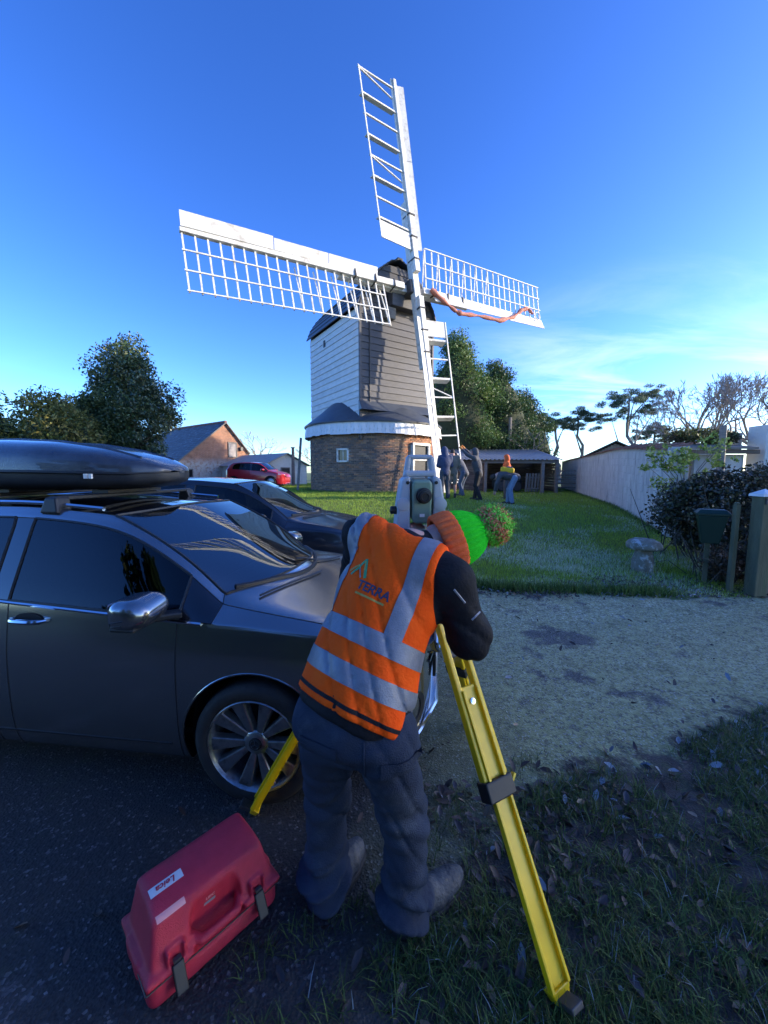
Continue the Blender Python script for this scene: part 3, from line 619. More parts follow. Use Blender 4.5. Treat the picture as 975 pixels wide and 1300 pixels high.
            for i, d in enumerate(ds):
                m = MB(); m.bar(pt(d, -.05, 0), pt(d, width + .03, 0), .05, .06, nloc); m.build('sail_bar', 'white_paint', whip)
                if i % 2 == 0:
                    m = MB(); p = [pt(d + .02, .12, .02), pt(d + .02, width - .04, .02), pt(d + .10, width - .04, -.24), pt(d + .10, .12, -.24)]; m.hexa(p + [q + out * .03 for q in p]); m.build('shutter', 'white_paint', whip)
                if i in (len(ds) - 1, len(ds) - 5):
                    m = MB(); m.bar(pt(d - .02, width, .0), pt(d - .42, .1, -.05), .035, .05, nloc); m.build('brace', 'white_paint', whip)
            p = [pt(d_in, .08, .0), pt(d_in, width, .0), pt(d_in + .66, width, .0), pt(d_in + .66, .08, .0)]; m = MB(); m.hexa(p + [q + nloc * .035 for q in p]); m.build('heel_board', 'white_paint', whip)
            m = MB(); n_ = 8
            Lh = L - .36
            for i in range(n_): m.bar(pt(d_in + (Lh - d_in) * i / n_, width, .035), pt(d_in + (Lh - d_in) * (i + 1) / n_, width, .035), .05, .04, nloc)
            m.build('hem_lath', 'white_paint', whip)
            m = MB(); m.bar(pt(d_in, .14, -.03), pt(L, .12, -.03), .06, .06, nloc); m.build('shutter_rod', 'white_paint', whip)
            for a, b_ in ((1.4, 5.0), (5.03, L - .25)):
                m = MB(); wd = .36; m.hexa([pt(a, -.10, .04), pt(b_, -.07, .04), pt(b_, -wd, .12), pt(a, -wd, .12), pt(a, -.10, .075), pt(b_, -.07, .075), pt(b_, -wd, .155), pt(a, -wd, .155)]); m.build('leading_board', 'white_paint', whip)
        if cloth:
            cp = [(0.84, 0.05), (1.45, -0.32), (2.11, -0.64), (2.49, -0.71), (3.61, -0.61), (5.08, -0.6), (6.18, -0.24), (6.86, 0.22), (7.4, 0.4), (7.76, 0.18)]; pts = []
            for i in range(len(cp) - 1):
                for q in range(4): t = q / 4; pts.append((cp[i][0] * (1 - t) + cp[i + 1][0] * t, cp[i][1] * (1 - t) + cp[i + 1][1] * t))
            pts.append(cp[-1]); m = MB(); m.tube([hub + RR * x + U * y + nloc * .28 for x, y in pts], [.085 + .03 * math.sin(i * 1.9) + .02 * math.sin(i * .7) for i in range(len(pts))], 9); m.build('furled_cloth', 'canvas_red', whip, smooth=True)['label'] = 'rust red sailcloth rolled and twisted along the sail'
            m = MB(); c_ = hub + RR * 8.15 + U * .12 + nloc * .3; m.tube([c_ + (RR * math.cos(a) + U * math.sin(a)) * .2 for a in np.linspace(0, 6.283, 20)], .025, 6); m.build('rope_loop', 'white_paint', whip, smooth=True)
    sail(0, 'shutter', 8.3, 1.35, 1.75, .42); sail(math.pi, 'shutter', 8.6, 1.45, 1.15, .42)
    sail(math.pi / 2, 'lattice', 8.7, 1.5, 1.85, .06); sail(-math.pi / 2, 'lattice', 8.7, .75, 1.8, .06, True)
    # leaning tail prop
    m = MB(); m.bar((-3.5, 1.3, 0), (-2.9, 2.3, 2.6), .10, .12); m.build('tail_prop', 'wood_grey', root)
    return root
windmill()
# ================================================================ buildings, walls, fences
def brickmat(name, c1, c2, mortar, scale, wash=None, washz=None):
    m = bpy.data.materials.new(name); m.use_nodes = True; n = m.node_tree.nodes; l = m.node_tree.links; b = n['Principled BSDF']; b.inputs['Roughness'].default_value = .9
    t = n.new('ShaderNodeTexCoord'); br = n.new('ShaderNodeTexBrick'); br.inputs['Scale'].default_value = scale; br.inputs['Color1'].default_value = (*c1, 1); br.inputs['Color2'].default_value = (*c2, 1); br.inputs['Mortar'].default_value = (*mortar, 1); br.inputs['Mortar Size'].default_value = .012; br.inputs['Brick Width'].default_value = .5; br.inputs['Row Height'].default_value = .17; br.inputs['Bias'].default_value = -.2
    s = n.new('ShaderNodeSeparateXYZ'); c = n.new('ShaderNodeCombineXYZ'); ad = n.new('ShaderNodeMath'); l.new(t.outputs['Object'], s.inputs[0]); l.new(s.outputs[0], ad.inputs[0]); l.new(s.outputs[1], ad.inputs[1]); l.new(ad.outputs[0], c.inputs[0]); l.new(s.outputs[2], c.inputs[1]); l.new(c.outputs[0], br.inputs['Vector'])
    nz = n.new('ShaderNodeTexNoise'); nz.inputs['Scale'].default_value = 1.6; nz.inputs['Detail'].default_value = 7; nz.inputs['Roughness'].default_value = .7; l.new(t.outputs['Object'], nz.inputs['Vector'])
    hv = n.new('ShaderNodeMixRGB'); hv.blend_type = 'OVERLAY'; hv.inputs[0].default_value = .9; l.new(br.outputs[0], hv.inputs[1]); l.new(nz.outputs[0], hv.inputs[2]); out = hv.outputs[0]
    if wash:
        mr = n.new('ShaderNodeMapRange'); mr.inputs[1].default_value = washz + .25; mr.inputs[2].default_value = washz - .25
        nz2 = n.new('ShaderNodeTexNoise'); nz2.inputs['Scale'].default_value = 3.5; nz2.inputs['Detail'].default_value = 8; nz2.inputs['Roughness'].default_value = .75; l.new(t.outputs['Object'], nz2.inputs['Vector'])
        l.new(s.outputs[2], mr.inputs[0]); m2 = n.new('ShaderNodeMapRange'); m2.inputs[1].default_value = .38; m2.inputs[2].default_value = .52; l.new(nz2.outputs[0], m2.inputs[0])
        mm = n.new('ShaderNodeMath'); mm.operation = 'MULTIPLY'; l.new(mr.outputs[0], mm.inputs[0]); l.new(m2.outputs[0], mm.inputs[1])
        mx_ = n.new('ShaderNodeMixRGB'); l.new(mm.outputs[0], mx_.inputs[0]); l.new(out, mx_.inputs[1]); mx_.inputs[2].default_value = (*wash, 1); out = mx_.outputs[0]
    l.new(out, b.inputs['Base Color']); bp = n.new('ShaderNodeBump'); bp.inputs['Strength'].default_value = .5; bp.inputs['Distance'].default_value = .02; l.new(br.outputs['Fac'], bp.inputs['Height']); bp.invert = True; l.new(bp.outputs[0], b.inputs['Normal'])
    MATS[name] = m; return m
brickmat('barn_brick', (.40, .19, .11), (.30, .15, .10), (.42, .36, .28), 2.2, (.55, .50, .43), 1.75)
brickmat('house_brick', (.16, .08, .055), (.12, .065, .05), (.2, .17, .14), 2.2)
mat('whitewash', (.62, .60, .54), (.74, .72, .66), 3, .8, bump=.2, bscale=20, c3=(.36, .33, .27), c3scale=1.8, c3lo=.56, c3hi=.75)
mat('wall_white', (.46, .45, .43), (.62, .61, .58), 1.6, .85, bump=.35, bscale=45, stretch=(2.5, 2.5, .7), objvar=.04, c3=(.24, .23, .21), c3scale=1.5, c3lo=.52, c3hi=.75, world_pos=True)
mat('wall_joint', (.43, .42, .40), (.54, .53, .50), 4, .9)
mat('slate', (.045, .05, .062), (.085, .09, .105), 6, .5, attr=True, c3=(.22, .25, .29), c3scale=3, c3lo=.52, c3hi=.72)
mat('tile_red', (.20, .085, .06), (.30, .14, .10), 5, .8, bump=.3, objvar=.14, c3=(.26, .22, .2), c3scale=2.5)
mat('asbestos', (.32, .29, .27), (.44, .40, .37), 3, .85, bump=.2)
mat('tin_old', (.24, .245, .25), (.40, .40, .40), 4, .55, stretch=(1, 5, 1), c3=(.22, .12, .07), c3scale=2, c3lo=.6, c3hi=.75)
mat('stone_lichen', (.15, .14, .10), (.25, .235, .18), 9, .9, bump=.6, bscale=30, c3=(.48, .49, .46), c3scale=7, c3lo=.52, c3hi=.62)
mat('plastic_green', (.008, .028, .018), (.012, .036, .024), 4, .4, spec=.4)
mat('post_green', (.085, .085, .045), (.15, .145, .085), 5, .85, bump=.3, bscale=40, stretch=(2, 2, .4), c3=(.09, .12, .05), c3scale=3)
mat('cap_white', (.62, .64, .66), (.74, .75, .76), 9, .6)

def barn():
    root = thing('brick_barn', 'red brick barn with a slate roof and patchy whitewashed gable', 'barn', (-12.2, 30.0, .85), math.atan2(.8, .6))
    # local x runs along the gable (left to right), local y runs back along the ridge
    L = 9.5; wl, wr, ap, el, er = 4.0, 1.95, 4.68, 1.35, 2.42
    p = [(-wl, -.3), (wr, -.3), (wr, er), (0, ap), (-wl, el)]
    m = MB(); m.prism(p, (0, 0, 0), (1, 0, 0), (0, 0, 1), (0, 1, 0), L); m.build('wall', 'barn_brick', root)
    for sx, (xe, ze) in ((-1, (-wl, el)), (1, (wr, er))):
        # slates laid in rows, joined as one covering
        b = MB(); ln = math.hypot(xe, ap - ze); rows = int(ln / .26); dx, dz = xe / ln, (ze - ap) / ln; nx, nz = (-dz * (1 if sx > 0 else -1), abs(dx)); ncol = 26
        nv = Vector((-dz, 0, dx)) if sx > 0 else Vector((dz, 0, -dx))
        if nv.z < 0: nv = -nv
        for r_ in range(rows + 1):
            for c_ in range(ncol):
                t0, t1 = r_ * .26, r_ * .26 + .30; y0 = -.15 + (c_ + (.5 if r_ % 2 else 0)) * (L + .3) / ncol; y1 = y0 + (L + .3) / ncol - .012; lift = RNG.uniform(0, .012); v = RNG.uniform(.75, 1.25); b.cur = (v, v, v * 1.03)
                P0 = Vector((dx * t0, 0, ap + dz * t0)) + nv * .03; P1 = Vector((dx * t1, 0, ap + dz * t1)) + nv * (.055 + lift)
                b.add([(P0.x, y0, P0.z), (P0.x, y1, P0.z), (P1.x, y1, P1.z), (P1.x, y0, P1.z), (P1.x, y0, P1.z - .02), (P1.x, y1, P1.z - .02)], [(0, 1, 2, 3), (3, 2, 5, 4)])
        o = b.build('slates', 'slate', root, tint=True); o['kind'] = 'stuff'
    k = 18
    for i in range(k): MB().tube([(0, -.15 + (L + .3) * i / k, ap + .05), (0, -.15 + (L + .3) * (i + .96) / k, ap + .05)], .11, 8).build('ridge_tile', 'tile_red', root, smooth=True)
    w = MB()
    for s_ in (-1, 1): w.box((.55 + s_ * .34, -.02, 2.65), (.08, .08, 1.15)); w.box((.55, -.02, 2.65 + s_ * .56), (.75, .09, .08))
    f = w.build('hatch', 'wood_grey', root); MB().box((.55, -.012, 2.65), (.62, .03, 1.08)).build('board', 'asbestos', f)
    MB().box((1.25, -.12, 2.75), (.2, .18, .28)).build('lamp_box', 'iron', root)
    d = MB().box((-3.1, -.03, .55), (.9, .06, 1.2)).build('door', 'wood_grey', root); MB().box((-3.1, -.07, .55), (.75, .03, 1.05)).build('door_leaf', 'plank_dark', d)
    for sx, (xe, ze) in ((-1, (-wl, el)), (1, (wr, er))):
        m = MB(); m.bar((0, -.14, ap + .0), (xe * 1.03, -.14, ze - .03), .07, .16, (0, -1, 0)); m.build('bargeboard', 'wood_grey', root)
barn()
def outbuilding():
    root = thing('outbuilding', 'low white farm outbuilding with a mossy sheet roof beside the windmill', 'building', (-6.85, 27.3, .82), R(50))
    w, L, e, ap = 1.75, 6.0, 1.45, 2.2
    m = MB(); m.prism([(-w, -.3), (w, -.3), (w, e), (0, ap), (-w, e)], (0, 0, 0), (1, 0, 0), (0, 0, 1), (0, 1, 0), L); m.build('wall', 'whitewash', root)
    for s_ in (-1, 1):
        m = MB(); n = 14
        for i in range(n):
            y0, y1 = -.2 + (L + .4) * i / n, -.2 + (L + .4) * (i + 1) / n - .01
            m.hexa([(0, y0, ap + .03), (0, y1, ap + .03), (s_ * (w + .25), y1, e - .08), (s_ * (w + .25), y0, e - .08), (0, y0, ap + .08), (0, y1, ap + .08), (s_ * (w + .25), y1, e - .03), (s_ * (w + .25), y0, e - .03)])
        m.build('roof', 'tin_old' if s_ > 0 else 'asbestos', root)
    f = MB().box((-.15, -.03, 1.0), (.75, .06, .55)).build('window', 'wood_grey', root); MB().box((-.15, -.065, 1.0), (.6, .02, .42)).build('pane', 'dark_void', f)
    f = MB().box((-w - .03, 2.0, .95), (.06, 1.2, .5)).build('window', 'wood_grey', root); MB().box((-w - .07, 2.0, .95), (.03, 1.05, .38)).build('pane', 'dark_void', f)
    p = thing('timber_pole', 'upright timber pole in front of the low white outbuilding', 'pole', (-6.1, 25.9, .8)); MB().tube([(0, 0, -.2), (.03, 0, 2.55)], [.13, .09], 8).build('pole', 'bark_pale', p, smooth=True); MB().box((.03, 0, 2.58), (.22, .22, .06)).build('cap', 'wood_grey', p)
outbuilding()
# --- white block wall on the right
def block_wall():
    A = Vector((6.65, 9.0, 0)); B = Vector((13.6, 29.6, 0)); d = (B - A).normalized(); nrm = Vector((-d.y, d.x, 0)); L = (B - A).length
    root = thing('block_wall', 'long whitewashed block wall with red tile coping beside the lawn', 'wall', A)
    hgt = 2.02; nc = 9; ch = .225; bw = .46; nblk = int(L / bw)
    m = MB()
    for i in range(12):
        a = d * (L * i / 12); b_ = d * (L * (i + 1) / 12); z0 = Gf(A.x + a.x, A.y + a.y) - .15; z1 = Gf(A.x + b_.x, A.y + b_.y) - .15; off = -nrm * .20
        m.hexa([a + Vector((0, 0, z0)) + off, b_ + Vector((0, 0, z1)) + off, b_ + Vector((0, 0, z1)), a + Vector((0, 0, z0)), a + Vector((0, 0, z0 + hgt + .12)) + off, b_ + Vector((0, 0, z1 + hgt + .12)) + off, b_ + Vector((0, 0, z1 + hgt + .12)), a + Vector((0, 0, z0 + hgt + .12))])
    core = m.build('core', 'wall_joint', root)
    small = MB(); meshes = {}
    def shape(w_):
        b = MB(); h_ = ch - .012; e = .006; t = .007
        b.add([(0, 0, 0), (w_, 0, 0), (w_, 0, h_), (0, 0, h_), (e, -t, e), (w_ - e, -t, e), (w_ - e, -t, h_ - e), (e, -t, h_ - e)], [(4, 5, 6, 7), (0, 1, 5, 4), (1, 2, 6, 5), (2, 3, 7, 6), (3, 0, 4, 7)]); return b
    bm_ = shape(bw - .012); o0 = bm_.build('block', 'wall_white', root); me = o0.data; first = True; rz = math.atan2(d.y, d.x)
    count = 0
    for k in range(nblk):
        for c in range(nc):
            s0 = k * bw + (bw / 2 if c % 2 else 0)
            if s0 + bw > L: continue
            p = d * s0; z = Gf(A.x + p.x, A.y + p.y) - .12 + c * ch; loc = p + Vector((0, 0, z)) + nrm * (RNG.uniform(-.004, .002))
            M = Matrix.Translation(loc) @ Matrix.Rotation(rz, 4, 'Z') @ Matrix.Scale(-1, 4, (0, 1, 0))
            if count < 300:
                o = o0 if first else bpy.data.objects.new('block', me)
                if not first: link(o, root)
                o.matrix_local = M; first = False; count += 1
            else: small.add([M @ Vector(v) for v in bm_.v], bm_.f)
    small.build('blocks_beyond', 'wall_white', root)['kind'] = 'stuff'
    n = 46
    for i in range(n):
        s0, s1 = L * i / n + .006, L * (i + 1) / n - .006; a, b_ = d * s0, d * s1; za = Gf(A.x + a.x, A.y + a.y) + hgt - .04 + RNG.uniform(-.01, .012); zb = za
        m = MB(); fr = nrm * .09; bk = -nrm * .42; U_ = Vector((0, 0, 1))
        m.hexa([a + fr + U_ * za, b_ + fr + U_ * zb, b_ + bk + U_ * (zb + .10), a + bk + U_ * (za + .10), a + fr + U_ * (za + .035), b_ + fr + U_ * (zb + .035), b_ + bk + U_ * (zb + .16), a + bk + U_ * (za + .16)]); m.build('coping_tile', 'tile_red', root)
    # end pier facing the drive
    m = MB(); z = Gf(6.65, 9.0); m.box(Vector((0, 0, z + .9)) - nrm * .1 - d * .13, (.24, .36, 2.25), (d, nrm, U_)); m.build('end_pier', 'wall_white', root, bevel=.015)
block_wall()
def lean_to():
    root = thing('lean_to', 'low lean-to with a pinkish sheet roof behind the block wall', 'shed', (10.9, 17.8, 0))
    d = Vector((.3197, .9475, 0)); nrm = Vector((-d.y, d.x, 0)); U_ = Vector((0, 0, 1)); n = 34; Lr = 7.0
    b = MB()
    b.box(d * (Lr / 2 - 2.0) - nrm * 1.6 + U_ * 1.5, (Lr, 2.4, 2.4), (d, nrm, U_)); b.build('wall', 'wall_white', root)
    m = MB()
    for i in range(n):
        s0, s1 = -2.2 + (Lr + .4) * i / n, -2.2 + (Lr + .4) * (i + 1) / n; e = .03 if i % 2 else 0
        a, b_ = d * s0 - nrm * .1, d * s1 - nrm * .1; c, f = d * s1 - nrm * 2.9, d * s0 - nrm * 2.9
        m.hexa([a + U_ * (2.66 + e), b_ + U_ * (2.66 + e), c + U_ * (3.02 + e), f + U_ * (3.02 + e), a + U_ * (2.69 + e), b_ + U_ * (2.69 + e), c + U_ * (3.05 + e), f + U_ * (3.05 + e)])
    m.build('roof', 'asbestos', root)
lean_to()
def gable_shed():
    root = thing('gabled_shed', 'grey boarded shed gable with dark roof seen over the block wall', 'shed', (16.2, 27.2, .6), R(-25))
    w, e, ap, L = 1.75, 2.35, 3.25, 5.0
    m = MB(); m.prism([(-w, -.3), (w, -.3), (w, e), (0, ap), (-w, e)], (0, .05, 0), (1, 0, 0), (0, 0, 1), (0, 1, 0), L); m.build('frame', 'plank_dark', root)
    i = 0; x = -w
    while x < w - .05:
        t = ap - (ap - e) * abs(x + .09) / w; MB().box((x + .09, .03, (t - .1) / 2), (.17, .035, t - .1)).build('plank', 'wood_grey', root); x += .18
    for s_ in (-1, 1):
        m = MB(); m.hexa([(0, -.25, ap + .03), (0, L, ap + .03), (s_ * (w + .25), L, e - .1), (s_ * (w + .25), -.25, e - .1), (0, -.25, ap + .1), (0, L, ap + .1), (s_ * (w + .25), L, e - .03), (s_ * (w + .25), -.25, e - .03)]); m.build('roof', 'roof_sheet', root)
    r2 = thing('white_flat_roof_shed', 'flat roofed pale shed between the boarded gable and the pines', 'shed', (19.3, 29.0, .6))
    MB().box((0, 0, 1.3), (2.6, 2.6, 2.8)).build('wall', 'wall_white', r2); MB().box((0, 0, 2.76), (2.9, 2.9, .14)).build('roof', 'cap_white', r2, bevel=.02)
gable_shed()
def right_shed():
    root = thing('white_outhouse', 'white panelled outhouse with sagging timber eaves behind the hedge', 'building', (9.9, 11.4, .3))
    MB().box((.08, .3, .9), (1.56, .2, 2.1)).build('wall', 'wall_white', root)
    MB().box((-.93, .55, .95), (.46, .1, 2.2)).build('doorway', 'dark_void', root)
    MB().box((-.70, .17, .95), (.07, .09, 2.15)).build('door_post', 'wood_grey', root)
    MB().box((-.1, -.02, 2.02), (2.3, .16, .12)).build('eaves_beam', 'wood_brown', root, bevel=.01)
    MB().tube([(-.13, -.16, -.3), (-.12, -.15, 1.5), (-.14, -.16, 2.75)], [.10, .095, .085], 9).build('post', 'wood_grey', root, smooth=True)
    m = MB(); m.hexa([(-1.3, -.15, 2.09), (.95, -.15, 2.09), (.95, 1.2, 2.3), (-1.3, 1.2, 2.3), (-1.3, -.15, 2.15), (.95, -.15, 2.15), (.95, 1.2, 2.36), (-1.3, 1.2, 2.36)]); m.build('roof', 'wood_grey', root)
    for i in range(3):
        for k in range(2): MB().box((1.0 + .0 * k, .75, 2.12 + i * .21), (.42, .14, .2)).build('block', 'asbestos', root, bevel=.008) if k == 0 else None
    MB().box((1.55, .25, 1.2), (.62, .6, 3.2)).build('pier', 'whitewash', root, bevel=.02)
right_shed()
def timber_shed():
    root = thing('timber_shed', 'open fronted timber shed with corrugated roof behind the lawn', 'shed', (2.7, 22.0, .62))
    W = 7.1; D = 3.4; b = MB()
    for (x0, x1) in ((0, 3.0),):
        for i in range(11):
            v = RNG.uniform(.7, 1.5); b.cur = (v, v, v); b.box(((x0 + x1) / 2, 0, .1 + i * .16), (x1 - x0, .03 + .01 * (i % 2), .15))
    for i in range(11):
        v = RNG.uniform(.8, 1.6); b.cur = (v * 1.3, v, v * .8); b.box((5.0, D, .1 + i * .17), (4.2, .03, .155))
    for i in range(11):
        v = RNG.uniform(.7, 1.3); b.cur = (v, v, v); b.box((W, D / 2, .1 + i * .16), (.03, D, .15))
    b.build('boards', 'plank_dark', root, tint=True)['kind'] = 'stuff'
    for x in (3.05, 6.3, 7.1): MB().box((x, -.06, .85), (.17, .17, 1.9)).build('post', 'wood_grey', root, bevel=.01)
    MB().box((4.9, -.08, 1.72), (4.6, .1, .2)).build('lintel', 'wood_grey', root, bevel=.01)
    n = 62; m = MB(); vs = []; fs = []
    for i in range(n * 4 + 1):
        x = -.2 + (W + .4) * i / (n * 4); z = .03 * math.sin(2 * math.pi * i / 4 * .5); vs += [(x, -.35, 1.83 + z), (x, D + .2, 2.62 + z)]
    for i in range(n * 4): fs.append((2 * i, 2 * i + 2, 2 * i + 3, 2 * i + 1))
    m.add(vs, fs); r_ = m.build('roof', 'tin_old', root, smooth=True); sm = r_.modifiers.new('thick', 'SOLIDIFY'); sm.thickness = .012
    # what stands inside
    t = thing('covered_trailer', 'dark sheeted trailer standing inside the open timber shed', 'trailer', (7.4, 23.3, .62)); MB().box((0, 0, .55), (1.5, 1.1, .75)).build('body', 'dark_void', t, bevel=.1)
    for sx in (-1, 1): MB().lathe([(.05, -.06), (.24, -.06), (.28, -.02), (.28, .04), (.05, .06)], 16, (0, 1, 0), (sx * .45, -.6, .28)).build('wheel', 'iron', t)
    p = thing('pallet', 'pale slatted pallet leaning by the shed post', 'pallet', (8.55, 22.1, .6))
    for i in range(5): MB().box((-.35 + i * .17, .1, .55), (.1, .025, 1.05), (Vector((1, 0, 0)), Vector((0, 1, .2)), Vector((0, -.15, 1)))).build('slat', 'wood_grey', p)
    for zz_ in (.2, .85): MB().box((0, .14, zz_), (.85, .05, .08)).build('rail', 'wood_grey', p)
    po = thing('telegraph_pole', 'bare timber pole rising behind the shed roof', 'pole', (8.7, 27, .6)); MB().tube([(0, 0, 0), (0, 0, 4.9)], [.16, .12], 8).build('shaft', 'bark_pale', po, smooth=True); MB().bar((-.2, 0, 4.4), (.2, 0, 4.4), .08, .08).build('step', 'iron', po)
    g = thing('field_gate', 'pale barred gate between the timber shed and the block wall', 'gate', (10.1, 22.6, .6))
    for i in range(5): MB().box((.9, 0, .25 + i * .24), (1.9, .03, .09)).build('rail', 'wood_grey', g)
    for x in (0, 1.8): MB().box((x, -.02, .7), (.1, .06, 1.4)).build('post', 'wood_grey', g)
timber_shed()
# --- gate post, fence, bin, staddle stone
def gatepost():
    root = thing('gate_post', 'weathered green gate post with a white pyramid cap', 'post', (5.07, 5.12, .05))
    MB().box((0, 0, .66), (.17, .17, 1.36)).build('post', 'post_green', root, bevel=.012)
    m = MB(); m.hexa([(-.11, -.11, 1.34), (.11, -.11, 1.34), (.11, .11, 1.34), (-.11, .11, 1.34), (-.105, -.105, 1.375), (.105, -.105, 1.375), (.105, .105, 1.375), (-.105, .105, 1.375)]); m.add([(-.10, -.10, 1.376), (.10, -.10, 1.376), (.10, .10, 1.376), (-.10, .10, 1.376), (0, 0, 1.44)], [(0, 1, 4), (1, 2, 4), (2, 3, 4), (3, 0, 4), (3, 2, 1, 0)]); m.build('cap', 'cap_white', root)
    MB().box((-.05, -.1, 1.28), (.03, .02, .08)).build('hinge', 'iron', root)
    f = thing('board_fence', 'dark close-boarded fence running on from the capped gate post', 'fence', (5.18, 5.1, .05))
    for i in range(14): MB().box((.09 + i * .145, .0, .62), (.135, .022, 1.2 + RNG.uniform(-.015, .015))).build('board', 'wood_brown', f)
    for z in (.3, 1.0): MB().box((1.0, .03, z), (2.1, .04, .09)).build('rail', 'wood_brown', f)
    s = thing('stake', 'thin pale green stake standing behind the capped gate post', 'post', (4.84, 5.25, .05)); MB().box((0, 0, .6), (.06, .06, 1.24)).build('shaft', 'post_green', s, bevel=.006); MB().box((0, 0, 1.235), (.05, .05, .03)).build('tip', 'post_green', s, bevel=.01)
gatepost()
def bin_():
    root = thing('green_bin', 'dark green tapered plastic bin fixed in front of the hedge', 'bin', (4.72, 5.5, .3), R(-32)); root.scale = (.72, .72, .78)
    def ring(w, d_, z): return [(-w, -d_, z), (w, -d_, z), (w, d_, z), (-w, d_, z)]
    m = MB(); m.hexa(ring(.14, .11, .50) + ring(.235, .18, 1.02)); m.build('body', 'plastic_green', root, bevel=.02)
    m = MB(); m.hexa(ring(.265, .205, 1.02) + ring(.265, .205, 1.065)); m.add([v for v in ring(.26, .20, 1.066)] + [v for v in ring(.2, .14, 1.13)], [(0, 1, 5, 4), (1, 2, 6, 5), (2, 3, 7, 6), (3, 0, 4, 7), (4, 5, 6, 7)]); m.build('lid', 'plastic_green', root, bevel=.01)
    MB().box((0, .24, .35), (.08, .08, 1.5)).build('stand_post', 'post_green', root)
    MB().box((0, .17, .8), (.2, .1, .05)).build('bracket', 'iron', root)
bin_()
def staddle():
    z = Gf(4.25, 6.2); root = thing('staddle_stone', 'mushroom shaped stone with a mossy domed cap on the lawn', 'stone', (4.25, 6.2, z)); root.scale = (.78, .78, .92)
    m = MB()
    prof = [(.20, -.05), (.205, .05), (.19, .2), (.155, .36), (.14, .43)]; m.lathe(prof, 14); o = m.build('stem', 'stone_lichen', root, smooth=True, angle=60)
    m = MB(); m.lathe([(.13, .42), (.29, .41), (.335, .445), (.33, .49), (.28, .545), (.18, .585), (.02, .60)], 26); c = m.build('cap', 'stone_lichen', root, smooth=True, angle=80)
    for o_, k in ((o, .02), (c, .018)):
        for v in o_.data.vertices: v.co += Vector((mnoise.noise(v.co * 6), mnoise.noise(v.co * 6 + Vector((5, 5, 5))), .5 * mnoise.noise(v.co * 7 + Vector((9, 1, 4))))) * k * 1.6
staddle()
# ================================================================ trees, shrubs, hedges
mat('leaf', (.7, .7, .7), (1, 1, 1), 8, .5, attr=True, transl=.3, spec=.4)
mat('bark_twig', (.24, .20, .17), (.34, .29, .25), 5, .85)
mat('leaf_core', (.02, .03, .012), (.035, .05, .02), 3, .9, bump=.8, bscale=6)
mat('leaf_gloss', (.7, .7, .7), (1, 1, 1), 8, .35, attr=True, transl=.12, spec=.6)
def foliage(name, parent, clumps, n, size, cols, aspect=.55, material='leaf', droop=0.0, shell=.55, seed=1, updir=None, jitter=1.0):
    # leaf sized faces gathered in clumps through the volume of the crown
    rg = np.random.default_rng(seed); C = np.array([c[:3] for c in clumps], float); Rd = np.array([c[3:6] if len(c) >= 6 else (c[3],) * 3 for c in clumps], float)
    vol = Rd.prod(1) ** (2 / 3.); k = rg.choice(len(C), n, p=vol / vol.sum()); u = rg.normal(0, 1, (n, 3)); u /= np.linalg.norm(u, axis=1)[:, None]
    rad = (shell + (1 - shell) * rg.uniform(0, 1, n)) ** 1.0; rad = np.where(rg.uniform(0, 1, n) < .25, rg.uniform(0, 1, n) ** (1 / 3), rad) * (1 + .10 * rg.normal(0, 1, n) * jitter)
    P = C[k] + u * Rd[k] * rad[:, None]
    X = rg.normal(0, 1, (n, 3)) + u * .6; X[:, 2] -= droop; X /= np.linalg.norm(X, axis=1)[:, None]; T = rg.normal(0, 1, (n, 3)) + u * .8 + np.array([0, 0, .5]); Y = np.cross(T, X); Y /= np.linalg.norm(Y, axis=1)[:, None] + 1e-9
    s = size * rg.uniform(.55, 1.35, n)[:, None]; w = s * aspect; Z = np.cross(X, Y)
    Vv = np.stack([P - X * s * .5, P - Y * w * .5 + Z * w * .12, P + X * s * .6, P + Y * w * .5 + Z * w * .12], 1).reshape(-1, 3); F = np.arange(4 * n).reshape(-1, 4)
    cols = np.array(cols, float); cl = rg.integers(0, len(cols), len(C)); pick = np.where(rg.uniform(0, 1, n) < .6, cl[k], rg.integers(0, len(cols), n)); tint = 2.2 * cols[pick] * rg.uniform(.65, 1.35, (n, 1))
    o = fast_mesh(name, Vv, F, material, parent, tint=tint); return o
def tree_trunk(name, parent, base, top, r0, r1, material='bark', bend=.15, limbs=None, seed=1):
    rg = np.random.default_rng(seed); m = MB(); base, top = Vector(base), Vector(top); pts = []
    for i in range(8):
        t = i / 7; p = base.lerp(top, t); p += Vector((rg.normal(0, bend) * math.sin(t * 3.1), rg.normal(0, bend) * math.sin(t * 3.1), 0)); pts.append(p)
    m.tube(pts, [r0 * 1.35] + [r0 + (r1 - r0) * i / 7 for i in range(1, 8)], 8)
    for q in (limbs or []):
        i = rg.integers(2, 7); a = pts[i]; q = Vector(q); mid = a.lerp(q, .5) + Vector((0, 0, .15 * (q - a).length * rg.uniform(-.3, 1))); m.tube([a, mid, q], [r0 * .42, r0 * .25, r0 * .06], 6)
    return m.build(name, material, parent, smooth=True)
def clumps_in(shape, n, r, seed):
    rg = np.random.default_rng(seed); out = []
    while len(out) < n:
        u = rg.uniform(-1, 1, 3)
        if np.linalg.norm(u) > 1: continue
        p = shape(u); rr = r * rg.uniform(.6, 1.3); out.append((p[0], p[1], p[2], rr, rr, rr * .8))
    return out
